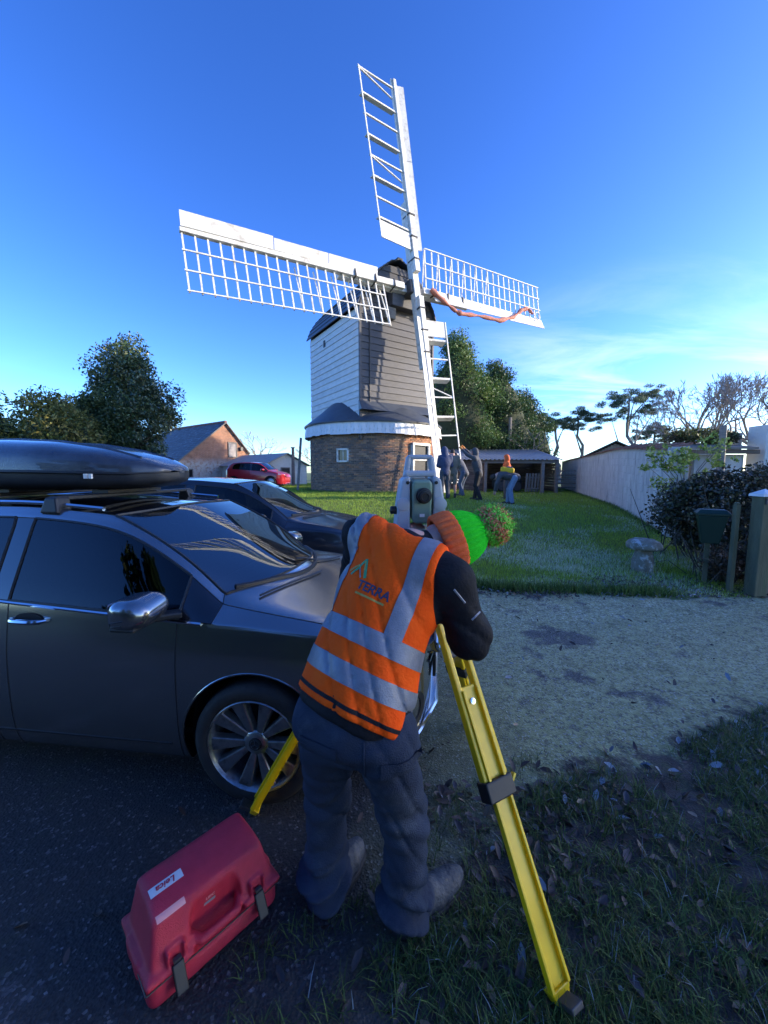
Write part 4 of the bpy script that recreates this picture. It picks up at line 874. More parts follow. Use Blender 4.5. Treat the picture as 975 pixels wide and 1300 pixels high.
def holly():
    x, y = -13.6, 21.0; g = .8; root = thing('holly_tree', 'tall dense dark evergreen tree beside the brick barn', 'tree', (x, y, g))
    def sh(u): h = (u[2] + 1) / 2; w = 2.5 * (1 - .58 * h ** 1.8) * (.75 + .25 * min(1, h * 4)); return (u[0] * w + .15 * math.sin(h * 5), u[1] * w, .5 + h * 7.6)
    cl = clumps_in(sh, 135, .75, 3)
    foliage('crown', root, cl, 42000, .15, [(.030, .052, .022), (.045, .07, .028), (.06, .08, .03), (.085, .085, .03), (.025, .045, .025)], .55, 'leaf_gloss', seed=4)
    tree_trunk('trunk', root, (0, 0, -.1), (.1, 0, 7.2), .24, .05, limbs=[c[:3] for c in cl[:14]], seed=5)
holly()
def bush(name, label, cat, x, y, w, d_, h, n, size, cols, seed, group=None, base=.2, material='leaf', trunkr=.09):
    g = Gf(x, y); root = thing(name, label, cat, (x, y, g), 0, group)
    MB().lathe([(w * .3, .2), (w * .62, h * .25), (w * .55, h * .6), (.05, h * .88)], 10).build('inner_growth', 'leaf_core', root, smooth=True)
    def sh(u): hh = (u[2] + 1) / 2; ww = 1 - .45 * hh ** 2; return (u[0] * w * ww, u[1] * d_ * ww, base + hh * (h - base - .25))
    cl = clumps_in(sh, max(14, int(26 * w * d_)) if w * d_ < 6 else 90, min(.65, .32 * min(w, h)), seed)
    foliage('crown', root, cl, n, size, cols, .55, material, seed=seed + 1); tree_trunk('trunk', root, (0, 0, -.1), (0, 0, h * .75), trunkr, .02, limbs=[c[:3] for c in cl[:9]], seed=seed)
    return root
olive = [(.075, .085, .022), (.10, .105, .028), (.055, .075, .022), (.13, .115, .03)]
bush('hedge_tree', 'golden green bushy tree behind the roof box, furthest from the barn', 'tree', -17.6, 17.0, 2.3, 1.7, 4.5, 17000, .15, olive, 21)
bush('hedge_tree', 'yellow green rounded shrub in the middle of the hedge row', 'tree', -14.4, 17.2, 2.1, 1.6, 4.5, 17000, .14, olive, 24)
bush('hedge_tree', 'dark green shrub growing against the tall evergreen beside the barn', 'tree', -14.3, 19.2, 1.7, 1.4, 4.8, 13000, .14, [(.03, .055, .025), (.04, .065, .025), (.05, .07, .025)], 27)
bush('garden_shrub', 'low green shrub under the tall evergreen by the yard', 'shrub', -11.6, 18.4, 1.2, 1.0, 2.2, 6000, .12, [(.05, .07, .025), (.08, .08, .03)], 29)
def yew(name, label, x, y, w, h, n, seed, cols, taper=1.6):
    g = .6; root = thing(name, label, 'tree', (x, y, g), 0)
    def sh(u): hh = (u[2] + 1) / 2; ww = w * (1 - .86 * hh ** taper); return (u[0] * ww, u[1] * ww, .4 + hh * (h - .8))
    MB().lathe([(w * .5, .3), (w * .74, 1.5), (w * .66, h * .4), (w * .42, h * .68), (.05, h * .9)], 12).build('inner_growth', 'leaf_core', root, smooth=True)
    cl = clumps_in(sh, 130, .8, seed); foliage('crown', root, cl, int(n * 1.35), .18, cols, .4, 'leaf', droop=.5, seed=seed + 1, jitter=1.6)
    tree_trunk('trunk', root, (0, 0, -.1), (0, 0, h * .85), .35, .05, limbs=[c[:3] for c in cl[:14]], seed=seed)
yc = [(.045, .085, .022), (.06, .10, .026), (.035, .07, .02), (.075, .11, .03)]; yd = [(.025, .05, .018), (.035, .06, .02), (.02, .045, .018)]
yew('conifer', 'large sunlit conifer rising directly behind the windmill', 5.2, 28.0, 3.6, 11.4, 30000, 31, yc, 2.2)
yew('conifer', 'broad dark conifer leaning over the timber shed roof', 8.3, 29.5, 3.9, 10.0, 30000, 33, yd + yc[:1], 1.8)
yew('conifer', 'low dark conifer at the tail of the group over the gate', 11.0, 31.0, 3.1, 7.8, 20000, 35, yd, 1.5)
bush('garden_bush', 'round dark bush behind the gate at the end of the wall', 'shrub', 13.0, 33.0, 1.6, 1.2, 2.4, 5000, .14, yd, 41)
def pine(label, x, y, h, crowns, seed, lean=(0, 0)):
    root = thing('pine_tree', label, 'tree', (x, y, .6), 0, None); pads = []; rg = np.random.default_rng(seed)
    for (px, py, pz, rx, rz) in crowns:
        for _ in range(14): pads.append((px + rg.normal(0, rx * .62), py + rg.normal(0, rx * .6), pz + rg.normal(0, rz * .75), rx * .36, rx * .36, rz * .5))
    foliage('crown', root, pads, 2200 * len(crowns), .30, [(.05, .075, .045), (.065, .09, .05), (.04, .06, .04)], .16, 'leaf', seed=seed, jitter=1.8)
    tree_trunk('trunk', root, (0, 0, -.2), (lean[0], lean[1], h), .28, .08, 'bark_pale', .35, [(c[0], c[1], c[2] - .1) for c in crowns], seed)
pine('flat topped pine nearest the dark conifers beyond the wall', 20.6, 45, 7.2, [(-1.3, 0, 7.1, 1.5, .5), (.2, 0, 6.6, 1.2, .4), (-2.2, .4, 6.2, 1.0, .4)], 51, (-.9, 0))
pine('slender leaning pine between the flat topped pine and the tallest one', 23.7, 46, 7.8, [(-.9, 0, 7.8, 1.5, .5), (.5, .2, 7.1, 1.3, .45), (-1.5, 0, 6.5, .9, .35)], 53, (-.9, .3))
pine('tallest spreading pine beside the bare branched tree', 28.4, 45, 9.6, [(-1.6, 0, 8.9, 1.6, .55), (.3, 0, 9.8, 1.9, .6), (2.2, .2, 10.1, 1.4, .5), (1.2, .5, 8.3, 1.4, .5), (-2.3, 0, 7.4, 1.2, .45), (2.9, 0, 8.8, 1.1, .4)], 55, (-.4, 0))
pine('thin lower pine bough clump behind the bare branched tree', 32.6, 47, 6.2, [(0, 0, 6.4, 1.3, .5), (-1.2, 0, 5.6, 1.2, .45), (1.2, 0, 5.3, 1.1, .4)], 57, (0, 0))
def bare_tree(label, x, y, z0, th, spread, up, seed, depth=6, r0=.22, mat_='bark_twig', group=None, nb=5):
    root = thing('bare_tree', label, 'tree', (x, y, .6), 0, group); rg = random.Random(seed); trunk = MB(); tw = MB()
    trunk.tube([(0, 0, -.1), (.05, .02, z0 * .5), (0, 0, z0)], [r0 * 1.2, r0, r0 * .9], 9)
    def grow(p, d, L, r, k):
        q = p + d * L; b = tw if k > 1 else trunk; mid = p + d * L * .5 + Vector((rg.gauss(0, .05), rg.gauss(0, .05), rg.gauss(0, .05))) * L
        b.tube([p, mid, q], [r, r * .85, r * .65], 5 if k < 3 else 3, cap=False)
        if k >= depth: return
        for i in range(rg.choice((2, 2, 3)) if k else nb):
            ax = Vector((rg.gauss(0, 1), rg.gauss(0, 1), rg.gauss(0, 1))).cross(d).normalized(); a = rg.uniform(.25, .75); nd = (d * math.cos(a) + ax * math.sin(a) + Vector((0, 0, up * .12))).normalized(); grow(q, nd, L * rg.uniform(.66, .88), max(r * .62, .016), k + 1)
    for i in range(nb):
        a = 2 * math.pi * (i + rg.random() * .5) / nb; el = rg.uniform(.35, 1.15); grow(Vector((0, 0, z0 - .05)), Vector((math.cos(a) * math.cos(el), math.sin(a) * math.cos(el), math.sin(el))), spread, r0 * .5, 1)
    trunk.build('trunk', mat_, root, smooth=True); tw.build('crown', mat_, root, smooth=True)
bare_tree('wide bare branched tree behind the white outhouse', 20.7, 25.5, 2.6, 0, 1.36, 1.0, 61, 7, nb=9)
bare_tree('bare branched tree rising over the white pier of the outhouse', 25.0, 26.5, 3.0, 0, 1.35, 1.2, 66, 7, nb=8)
bare_tree('leafless tree far behind the barn gable', -13.5, 42, 2.5, 0, 1.0, 1.0, 63, 5, r0=.15)
bare_tree('distant leafless tree above the white outbuilding roof', -9.5, 52, 2.3, 0, 1.0, .8, 64, 5, r0=.15)
bare_tree('spindly bare sapling at the back of the timber shed', 9.8, 26.5, 2.2, 0, .7, 1.5, 65, 4, r0=.09, nb=4)
def hedge():
    root = thing('ivy_hedge', 'dark tangled ivy and bramble hedge behind the green bin', 'hedge', (6.1, 7.0, Gf(6.1, 7)))
    def sh(u): return (u[0] * .9 + u[1] * .15, u[1] * .95, .12 + (u[2] + 1) / 2 * 1.45)
    cl = clumps_in(sh, 55, .32, 71)
    def sh2(u): return (1.7 + u[0] * 1.5, .1 + u[1] * .9, .12 + (u[2] + 1) / 2 * 1.65)
    cl += clumps_in(sh2, 55, .34, 72)
    foliage('crown', root, cl, 42000, .055, [(.022, .024, .011), (.028, .030, .012), (.046, .033, .018), (.032, .023, .014), (.05, .046, .018)], .75, 'leaf_gloss', seed=73)
    m = MB(); rg = random.Random(5)
    for i in range(60):
        p = Vector((rg.uniform(-.9, 2.6), rg.uniform(-.9, .7), .0)); q = p + Vector((rg.gauss(-.1, .4), rg.gauss(-.2, .3), rg.uniform(.5, 1.6))); m.tube([p, p.lerp(q, .5) + Vector((rg.gauss(0, .15), rg.gauss(0, .15), .1)), q], [.012, .008, .003], 4)
    m.build('stems', 'bark', root)
    root = thing('bramble', 'brown dying bramble heap at the foot of the hedge', 'shrub', (5.25, 5.75, .1))
    def sh(u): return (u[0] * .55, u[1] * .3, .05 + (u[2] + 1) / 2 * .42)
    foliage('crown', root, clumps_in(sh, 16, .18, 75), 5000, .05, [(.05, .035, .02), (.035, .035, .016), (.07, .045, .025)], .6, 'leaf', seed=76)
    m = MB()
    for i in range(26):
        p = Vector((rg.uniform(-.5, .5), rg.uniform(-.3, .3), 0)); q = p + Vector((rg.gauss(0, .3), rg.gauss(-.1, .2), rg.uniform(.15, .6))); m.tube([p, p.lerp(q, .5) + Vector((0, 0, .15)), q], [.006, .005, .002], 4)
    m.build('stems', 'bark', root)
hedge()
def sapling():
    root = thing('sapling', 'thin sapling with yellow green leaves at the end of the block wall', 'shrub', (6.35, 8.1, .25)); rg = random.Random(3); m = MB(); cl = []
    for i in range(16):
        a = rg.uniform(0, 6.28); q = Vector((math.cos(a) * rg.uniform(.2, .85) - .15, math.sin(a) * .5, rg.uniform(1.1, 2.25))); p = Vector((rg.uniform(-.1, .1), rg.uniform(-.1, .1), 0)); mid = Vector((q.x * .3, q.y * .3, q.z * .7)); m.tube([p, mid, q], [.014, .009, .003], 5)
        for t in (.45, .6, .75, .9, 1.0, 1.05): c = mid.lerp(q, t) + Vector((rg.gauss(0, .08), rg.gauss(0, .08), rg.gauss(0, .07))); cl.append((c.x, c.y, c.z, .09, .09, .07))
    m.build('stems', 'bark_pale', root, smooth=True)
    foliage('crown', root, cl, 1500, .075, [(.15, .19, .035), (.20, .23, .05), (.11, .15, .03), (.26, .27, .08)], .6, 'leaf', seed=82, jitter=2)
    root = thing('roof_ivy', 'straggling green ivy trailing over the outhouse roof edge', 'plant', (10.3, 12.1, 2.62)); cl = [(rg.uniform(-1.5, .5), rg.uniform(-.3, .3), rg.uniform(0, .42), .2, .2, .14) for _ in range(40)]
    foliage('crown', root, cl, 4200, .075, [(.05, .045, .02), (.05, .06, .02), (.10, .11, .03), (.035, .03, .018)], .6, 'leaf', seed=84); m = MB()
    for i in range(8): m.tube([(-1.7 + i * .35, -.3, .05), (-1.4 + i * .35, .2, .12), (-1.1 + i * .35, -.1, .1)], .01, 4)
    m.build('stems', 'bark', root)
sapling()
# tall evergreen hedge behind the photographer, it darkens the near ground and is mirrored in the car doors
def back_hedge(label, x, y, w, d_, h, seed):
    root = thing('evergreen_hedge', label, 'hedge', (x, y, 0))
    def sh(u): return (u[0] * w, u[1] * d_, .3 + (u[2] + 1) / 2 * (h - .6))
    m = MB(); m.box((0, 0, h * .46), (w * 1.8, d_ * 1.3, h * .9)); m.build('inner_growth', 'bark', root)
    foliage('crown', root, clumps_in(sh, 60, .9, seed), 9000, .35, yd, .6, 'leaf', seed=seed)
back_hedge('dark clipped evergreen hedge across the drive from the grey car', -3.6, -3.4, 4.2, .8, 2.3, 91)

# row of unseen poplars added far out to the right to shade the drive
for k, (x, y, h, w, lb) in enumerate(((41, .2, 15.0, 2.6, 'tall poplar at the near end of the unseen row added for shade'), (40, 3.6, 15.5, 2.6, 'second tall poplar in the unseen row added for shade'), (41, 6.8, 15.2, 2.5, 'third tall poplar in the unseen row added for shade'), (40, 9.4, 14.2, 2.2, 'tall poplar at the far end of the unseen row added for shade'))):
    root = thing('shade_poplar', lb, 'tree', (x, y, .5))
    def sh(u): hh = (u[2] + 1) / 2; ww = w * (1 - .55 * hh ** 3); return (u[0] * ww, u[1] * ww, .6 + hh * (h - 1.2))
    MB().lathe([(w * .55, .2), (w * .86, 2), (w * .9, h * .55), (w * .7, h * .85), (.2, h * .97)], 12).build('inner_growth', 'bark', root)
    foliage('crown', root, clumps_in(sh, 90, 1.1, 200 + k), 6000, .55, yd, .6, 'leaf', seed=210 + k); tree_trunk('trunk', root, (0, 0, -.2), (0, 0, h * .6), .4, .1, seed=k)

for k, (x, y, h, w, lb) in enumerate(((-6.4, -6.0, 8.5, 2.6, 'dense garden tree standing behind the clipped hedge, nearer the farmyard'), (-1.4, -6.8, 9.0, 2.7, 'dense garden tree standing behind the clipped hedge, nearer the verge'))):
    root = thing('garden_tree', lb, 'tree', (x, y, 0))
    def sh(u): hh = (u[2] + 1) / 2; ww = w * (1 - .5 * hh ** 2); return (u[0] * ww, u[1] * ww, 1.2 + hh * (h - 1.8))
    cl = clumps_in(sh, 60, .6, 240 + k); foliage('crown', root, cl, 14000, .24, yd, .6, 'leaf', seed=250 + k); tree_trunk('trunk', root, (0, 0, -.2), (0, 0, h * .7), .2, .05, limbs=[c[:3] for c in cl[:10]], seed=k + 9)
# ================================================================ cars
def paint(name, c, metal=.6, rough=.32, dust=(.11, .10, .09), dusta=.35):
    m = mat(name, c, tuple(v * 1.15 for v in c), 300, rough, metal, coat=1.0, spec=.5)
    nt = m.node_tree; n = nt.nodes; l = nt.links; b = n['Principled BSDF']; g = n.new('ShaderNodeTexCoord'); s = n.new('ShaderNodeSeparateXYZ'); l.new(g.outputs['Object'], s.inputs[0])
    nz = n.new('ShaderNodeTexNoise'); nz.inputs['Scale'].default_value = 9; nz.inputs['Detail'].default_value = 8; nz.inputs['Roughness'].default_value = .75; l.new(g.outputs['Object'], nz.inputs['Vector'])
    mr = n.new('ShaderNodeMapRange'); mr.inputs[1].default_value = .62; mr.inputs[2].default_value = .2; mr.inputs[3].default_value = .06; l.new(s.outputs[2], mr.inputs[0]); m2 = n.new('ShaderNodeMath'); m2.operation = 'MULTIPLY'; l.new(mr.outputs[0], m2.inputs[0]); l.new(nz.outputs[0], m2.inputs[1]); m3 = n.new('ShaderNodeMath'); m3.operation = 'MULTIPLY'; m3.inputs[1].default_value = dusta * 2; m3.use_clamp = True; l.new(m2.outputs[0], m3.inputs[0])
    src = b.inputs['Base Color'].links[0].from_socket; mx_ = n.new('ShaderNodeMixRGB'); l.new(m3.outputs[0], mx_.inputs[0]); l.new(src, mx_.inputs[1]); mx_.inputs[2].default_value = (*dust, 1); l.new(mx_.outputs[0], b.inputs['Base Color'])
    cw = n.new('ShaderNodeMath'); cw.operation = 'SUBTRACT'; cw.inputs[0].default_value = 1; l.new(m3.outputs[0], cw.inputs[1]); l.new(cw.outputs[0], b.inputs['Coat Weight'])
    # faint film of dried rain over the lacquer
    fl = n.new('ShaderNodeMapRange'); fl.inputs[3].default_value = .03; fl.inputs[4].default_value = .16; l.new(nz.outputs[0], fl.inputs[0]); l.new(fl.outputs[0], b.inputs['Coat Roughness'])
    return m
paint('paint_grey', (.29, .285, .285), .9, .2); paint('paint_black', (.012, .014, .02), .2, .3, dusta=.12); paint('paint_red', (.42, .008, .02), .1, .3, dusta=.1)
mat('gloss_black', (.008, .008, .010), None, 5, .08, coat=1.0); mat('trim_black', (.012, .012, .013), (.02, .02, .02), 30, .5); mat('rubber', (.013, .013, .014), (.026, .025, .024), 14, .75, bump=.15, bscale=60, c3=(.06, .055, .05), c3scale=9, c3lo=.6, c3hi=.8)
mat('chrome', (.62, .63, .65), (.72, .72, .74), 8, .14, 1.0); mat('alloy', (.30, .305, .31), (.40, .40, .41), 25, .3, .85, c3=(.10, .095, .09), c3scale=14, c3lo=.5, c3hi=.75); mat('seat_cloth', (.045, .05, .05), (.065, .07, .07), 30, .9); mat('dash', (.02, .021, .022), (.028, .028, .03), 30, .7)
mat('lamp_glass', (.30, .32, .34), (.5, .52, .55), 12, .08, .5, coat=1.0); mat('tail_red', (.18, .01, .01), (.25, .015, .012), 10, .2, coat=1.0); mat('plate_white', (.72, .72, .69), (.78, .78, .75), 5, .4); mat('ink_black', (.01, .01, .012), None, 5, .5)
mat('box_lid', (.03, .034, .042), (.045, .05, .06), 18, .22, 0, coat=.8, bump=.25, bscale=160); mat('box_base', (.018, .02, .024), (.028, .03, .034), 30, .5, bump=.1, bscale=120)
LAB = dict(body=0, windscreen=1, side_window=2, pillar=3, door=4, bonnet=5, roof=6, rear_window=7, front_bumper=8, headlight=9, grille=10, tail_lamp=11, rear_door=12, rear_side_window=13, quarter_trim=14)
def car(name, label, loc, rz, mats, sx=1.0, sy=1.0, sz=1.0, roofmat=None, level=3, bars=True, detail=True, group=None, interior=True, hood_up=0.0):
    root = thing(name, label, 'car', loc, rz, group)
    X = [1.0, .92, .66, .40, 0, -.22, -.40, -.62, -.90, -1.38, -1.48, -2.16, -2.24, -2.80, -3.15, -3.40, -3.47]
    n = len(X); W = .885
    hwf = [.50, .72, .83, .865, .885, .888, .89, .892, .893, .893, .893, .888, .885, .87, .84, .78, .66]
    belt = [.70, .78, .865, .905, .935, .945, .955, .972, .99, 1.015, 1.02, 1.07, 1.075, 1.10, 1.09, 1.05, .98]
    zc = [.62, .79, .885, .945, 1.025, 1.075, 1.18, 1.33, 1.49, 1.535, 1.54, 1.54, 1.535, 1.47, 1.36, 1.12, .95]
    P = {}
    for i in range(n):
        hw = hwf[i]; zb = .19 if i not in (0, n - 1) else .26
        fr = [(.55 * hw, zb), (.945 * hw, zb + .01), (.99 * hw, zb + .11), (hw, .56), (.992 * hw, .76), (.952 * hw, belt[i])]
        if i <= 5:   # bonnet
            k = zc[i] + hood_up * (1 if i > 1 else 0); b = belt[i]
            fr += [(.86 * hw, b + (k - b) * .55), (.79 * hw, b + (k - b) * .72), (.42 * hw, k - .012), (0, k)]
            if i == 5: fr[6] = (.815 * hw, 1.005); fr[7] = (.76 * hw, 1.04)
        elif i in (6, 7):
            t = (6, 7).index(i); t = (.27, .60)[t]
            a6, a7 = (.815 * .888, 1.005), (.76 * .888, 1.04); b6, b7 = (.745 * .893, 1.42), (.70 * .893, 1.455)
            arch = .045 * math.sin(math.pi * t)
            fr += [(a6[0] + (b6[0] - a6[0]) * t, a6[1] + (b6[1] - a6[1]) * t + arch), (a7[0] + (b7[0] - a7[0]) * t, a7[1] + (b7[1] - a7[1]) * t + arch), (.40 * hw, zc[i] - .02), (0, zc[i])]
        else:
            dz = zc[i] - 1.49 if i < 13 else zc[i] - 1.47
            if i < 14: fr += [(.745 * hw, 1.42 + dz * .7), (.70 * hw, 1.462 + dz * .85), (.40 * hw, zc[i] - .018), (0, zc[i])]
            elif i == 14: fr += [(.80 * hw, 1.26), (.74 * hw, 1.31), (.40 * hw, zc[i] - .015), (0, zc[i])]
            else: fr += [(.88 * hw, belt[i] + .03), (.80 * hw, zc[i] - .03), (.42 * hw, zc[i] - .008), (0, zc[i])]
        for j, (y, z) in enumerate(fr):
            x = X[i]; q = y / W
            if i < 4: x -= (.34, .30, .16, .04)[i] * q ** 2.2 + (.05 if i == 0 and (j < 2) else 0)
            if i == 5 and j >= 7: x += {7: -.02, 8: .17, 9: .23}[j]
            if i == 6 and j >= 8: x += {8: .12, 9: .17}[j]
            if i == 7 and j >= 8: x += {8: .09, 9: .12}[j]
            if i == 8 and j >= 8: x += {8: .05, 9: .08}[j]
            if i > 14: x += (.10, .16)[i - 15] * q ** 2
            P[i, j] = (x * sx, y * sy, z * sz)
    bm = bmesh.new(); vid = {}
    for side in (1, -1):
        for i in range(n):
            for j in range(10):
                if j == 9 and side == -1: vid[i, j, side] = vid[i, j, 1]; continue
                p = P[i, j]; vid[i, j, side] = bm.verts.new((p[0], p[1] * side, p[2]))
    cr = bm.edges.layers.float.new('crease_edge')
    def tagof(i, j):
        if j >= 7 and 5 <= i < 8: return 'windscreen'
        if j >= 7 and 13 <= i < 15: return 'rear_window'
        if j == 5:
            if i == 5: return 'quarter_trim'
            if 6 <= i < 9: return 'side_window'
            if i == 9: return 'pillar'
            if i == 10: return 'rear_side_window'
            if i == 11: return 'pillar'
            if i == 12: return 'rear_side_window'
        if j >= 7 and 8 <= i < 13: return 'roof'
        if 1 <= j < 5 and 6 <= i < 9: return 'door'
        if 1 <= j < 5 and 10 <= i < 11: return 'rear_door'
        if j >= 6 and 1 <= i < 5: return 'bonnet'
        if i == 1 and j == 4: return 'headlight'
        if i == 0 and j == 3: return 'front_bumper'
        if i == 0 and j < 3 or (i in (1, 2) and j < 3): return 'front_bumper'
        if i in (14, 15) and j == 4: return 'tail_lamp'
        return 'body'
    for side in (1, -1):
        for i in range(n - 1):
            for j in range(9):
                q = [vid[i, j, side], vid[i, j + 1, side], vid[i + 1, j + 1, side], vid[i + 1, j, side]]
                if side == -1: q.reverse()
                try: f = bm.faces.new(q)
                except ValueError: continue
                f.material_index = LAB[tagof(i, j)]
        # nose and tail caps
    for i, fl in ((0, 1), (n - 1, -1)):
        for j in range(9):
            q = [vid[i, j, 1], vid[i, j, -1], vid[i, j + 1, -1], vid[i, j + 1, 1]]
            q = list(dict.fromkeys(q))
            if fl == -1: q.reverse()
            if len(q) > 2:
                try: f = bm.faces.new(q); f.material_index = LAB['grille'] if (i == 0 and j in (4, 5)) else (LAB['front_bumper'] if i == 0 else LAB['body'])
                except ValueError: pass
    for e in bm.edges:
        tags = {f.material_index for f in e.link_faces}
        if len(tags) == 2:
            v = .55
            if LAB['windscreen'] in tags or LAB['side_window'] in tags or LAB['rear_side_window'] in tags: v = .75
            e[cr] = v
    for side in (1, -1):
        for i in range(n - 1):
            for j, v in ((4, .25), (5, .5), (1, .6)):
                e = bm.edges.get((vid[i, j, side], vid[i + 1, j, side]))
                if e: e[cr] = max(e[cr], v)
    bmesh.ops.recalc_face_normals(bm, faces=bm.faces)
    me = bpy.data.meshes.new('shell'); bm.to_mesh(me); bm.free()
    o = bpy.data.objects.new('shell', me); COL.objects.link(o)
    for _ in range(15): me.materials.append(None)
    s = o.modifiers.new('s', 'SUBSURF'); s.levels = level; s.render_levels = level
    dg = bpy.context.evaluated_depsgraph_get(); me2 = bpy.data.meshes.new_from_object(o.evaluated_get(dg)); bpy.data.objects.remove(o)
    bm = bmesh.new(); bm.from_mesh(me2); bpy.data.meshes.remove(me2)
    # wheel openings
    wr = .325 * sz; RA = wr + .055; wheels = [(0, 1), (0, -1), (-2.70 * sx, 1), (-2.70 * sx, -1)]
    kill = [f for f in bm.faces if any((Vector((f.calc_center_median().x - wx, f.calc_center_median().z - wr))).length < RA and f.calc_center_median().y * sd > .40 for wx, sd in wheels)]
    bmesh.ops.delete(bm, geom=kill, context='FACES')
    for v in bm.verts:
        if v.is_boundary and abs(v.co.y) > .45:
            for wx, sd in wheels:
                d = Vector((v.co.x - wx, v.co.z - wr))
                if v.co.y * sd > 0 and d.length < RA + .09 and v.co.z > .10:
                    d = d.normalized() * RA; v.co.x = wx + d.x; v.co.z = wr + d.y
    body_bvh = BVHTree.FromBMesh(bm)
    inv = {v: k for k, v in LAB.items()}
    mm = dict(body=mats, door=mats, rear_door=mats, bonnet=mats, front_bumper=mats, roof=roofmat or mats, windscreen='glass_screen', side_window='glass_side', rear_side_window='glass_side', rear_window='glass_side', pillar='gloss_black', quarter_trim='gloss_black', headlight='lamp_glass', grille='trim_black', tail_lamp='tail_red')
    # panel gaps and seals follow the panel edges
    gaps = MB(); seals = MB(); GL = {LAB[k] for k in ('windscreen', 'side_window', 'rear_side_window', 'rear_window')}
    bm.normal_update()
    for e in bm.edges:
        if len(e.link_faces) == 2 and e.link_faces[0].material_index != e.link_faces[1].material_index:
            t = {f.material_index for f in e.link_faces}; a, b_ = e.verts[0], e.verts[1]
            if t & GL: seals.tube([a.co + a.normal * .001, b_.co + b_.normal * .001], .008, 5, cap=False)
            elif detail: gaps.tube([a.co - a.normal * .0005, b_.co - b_.normal * .0005], .0032, 4, cap=False)
    parts = {}
    for k, nm in inv.items():
        fs = [f for f in bm.faces if f.material_index == k]
        if not fs: continue
        sides = [1, -1, 2, -2] if nm == 'pillar' else [1, -1] if nm in ('side_window', 'rear_side_window', 'door', 'rear_door', 'headlight', 'tail_lamp', 'pillar', 'quarter_trim') else [0]
        for sd in sides:
            sub = [f for f in fs if sd == 0 or (f.calc_center_median().y * sd > 0 and (nm != 'pillar' or (abs(sd) == 2) == (f.calc_center_median().x < -1.8 * sx)))]; vs = {}; V_ = []; F_ = []
            for f in sub:
                fi = []
                for v in f.verts:
                    if v not in vs: vs[v] = len(V_); V_.append(v.co.copy())
                    fi.append(vs[v])
                F_.append(fi)
            ob = mesh_obj(nm, V_, F_, mm[nm], root, smooth=True); parts[nm, sd] = ob
    bm.free()
    seals.build('window_seal', 'trim_black', root, smooth=True)['kind'] = 'stuff'
    if gaps.v: gaps.build('panel_gap', 'ink_black', root)['kind'] = 'stuff'
    # underside and wheel wells
    m = MB(); m.box((-1.3 * sx, 0, .20), (4.2 * sx, 1.3 * sy, .06)); m.build('underbody', 'trim_black', root)
    for wx, sd in wheels:
        m = MB(); vs = []; fs = []; k = 20
        for q in range(k + 1):
            a = math.pi * (q / k * 1.24 - .12); vs += [(wx + math.cos(a) * (RA + .002), sd * .80 * sy, wr + math.sin(a) * (RA + .002)), (wx + math.cos(a) * (RA + .002), sd * .42, wr + math.sin(a) * (RA + .002))]
        for q in range(k): fs.append((2 * q, 2 * q + 1, 2 * q + 3, 2 * q + 2))
        ctr = len(vs); vs.append((wx, sd * .42, wr)); fs += [(2 * q + 1, ctr, 2 * q + 3) for q in range(k)]
        m.add(vs, fs); m.build('wheel_well', 'trim_black', root)
        # lip round the opening, following the panel
        m = MB(); pts = []
        for q in range(33):
            a = math.pi * (q / 32 * 1.16 - .08); x, z = wx + math.cos(a) * (RA + .006), wr + math.sin(a) * (RA + .006); h = body_bvh.ray_cast(Vector((wx + math.cos(a) * (RA + .012), sd * 1.5, wr + math.sin(a) * (RA + .012))), Vector((0, -sd, 0)))
            if h[0] is not None: pts.append(Vector((x, h[0].y - sd * .004, z)))
        if len(pts) > 4: m.tube(pts, .007, 6); m.build('arch_lip', mats if name != 'parked_suv' else 'trim_black', root, smooth=True)
        # wheel
        w = MB(); yo = sd * .785 * sy; ax = (0, sd, 0)
        w.lathe([(wr * .75, -.10), (wr * .90, -.105), (wr * .985, -.085), (wr, -.05), (wr, .05), (wr * .985, .085), (wr * .9, .103), (wr * .77, .098), (wr * .75, .085)], 40, ax, (wx, yo, wr), cap=False)
        ty = w.build('wheel', 'rubber', root, smooth=True, angle=60)
        if detail:
            w = MB(); w.lathe([(wr * .765, -.09), (wr * .765, .094), (wr * .745, .10), (wr * .70, .085), (wr * .69, .0), (wr * .69, -.09)], 40, ax, (wx, yo, wr), cap=False); w.build('rim', 'alloy', ty, smooth=True, angle=50)
            w = MB(); w.lathe([(wr * .72, -.02), (.02, -.02)], 24, ax, (wx, yo, wr), cap=False); w.build('backing_disc', 'ink_black', ty)  # plain black disc closing the wheel behind the spokes
            c = Vector((wx, yo, wr)); A = Vector(ax); rot0 = .35
            for k in range(5):
                for tw in (-1, 1):
                    a = rot0 + k * 2 * math.pi / 5 + tw * .20; u = Vector((math.cos(a), 0, math.sin(a))); v = Vector((-math.sin(a), 0, math.cos(a))); a2 = rot0 + k * 2 * math.pi / 5 + tw * .33; u2 = Vector((math.cos(a2), 0, math.sin(a2))); v2 = Vector((-math.sin(a2), 0, math.cos(a2)))
                    p0 = c + Vector((math.cos(rot0 + k * 2 * math.pi / 5), 0, math.sin(rot0 + k * 2 * math.pi / 5))) * .045 + v * tw * .018; p1 = c + u2 * wr * .72
                    sp = MB(); h0, h1 = .019, .044
                    sp.hexa([p0 - v * h0 + A * .02, p0 + v * h0 + A * .02, p1 + v2 * h1 + A * .045, p1 - v2 * h1 + A * .045, p0 - v * h0 * .7 + A * .062, p0 + v * h0 * .7 + A * .062, p1 + v2 * h1 * .82 + A * .088, p1 - v2 * h1 * .82 + A * .088]); sp.build('spoke', 'alloy', ty, bevel=.006)
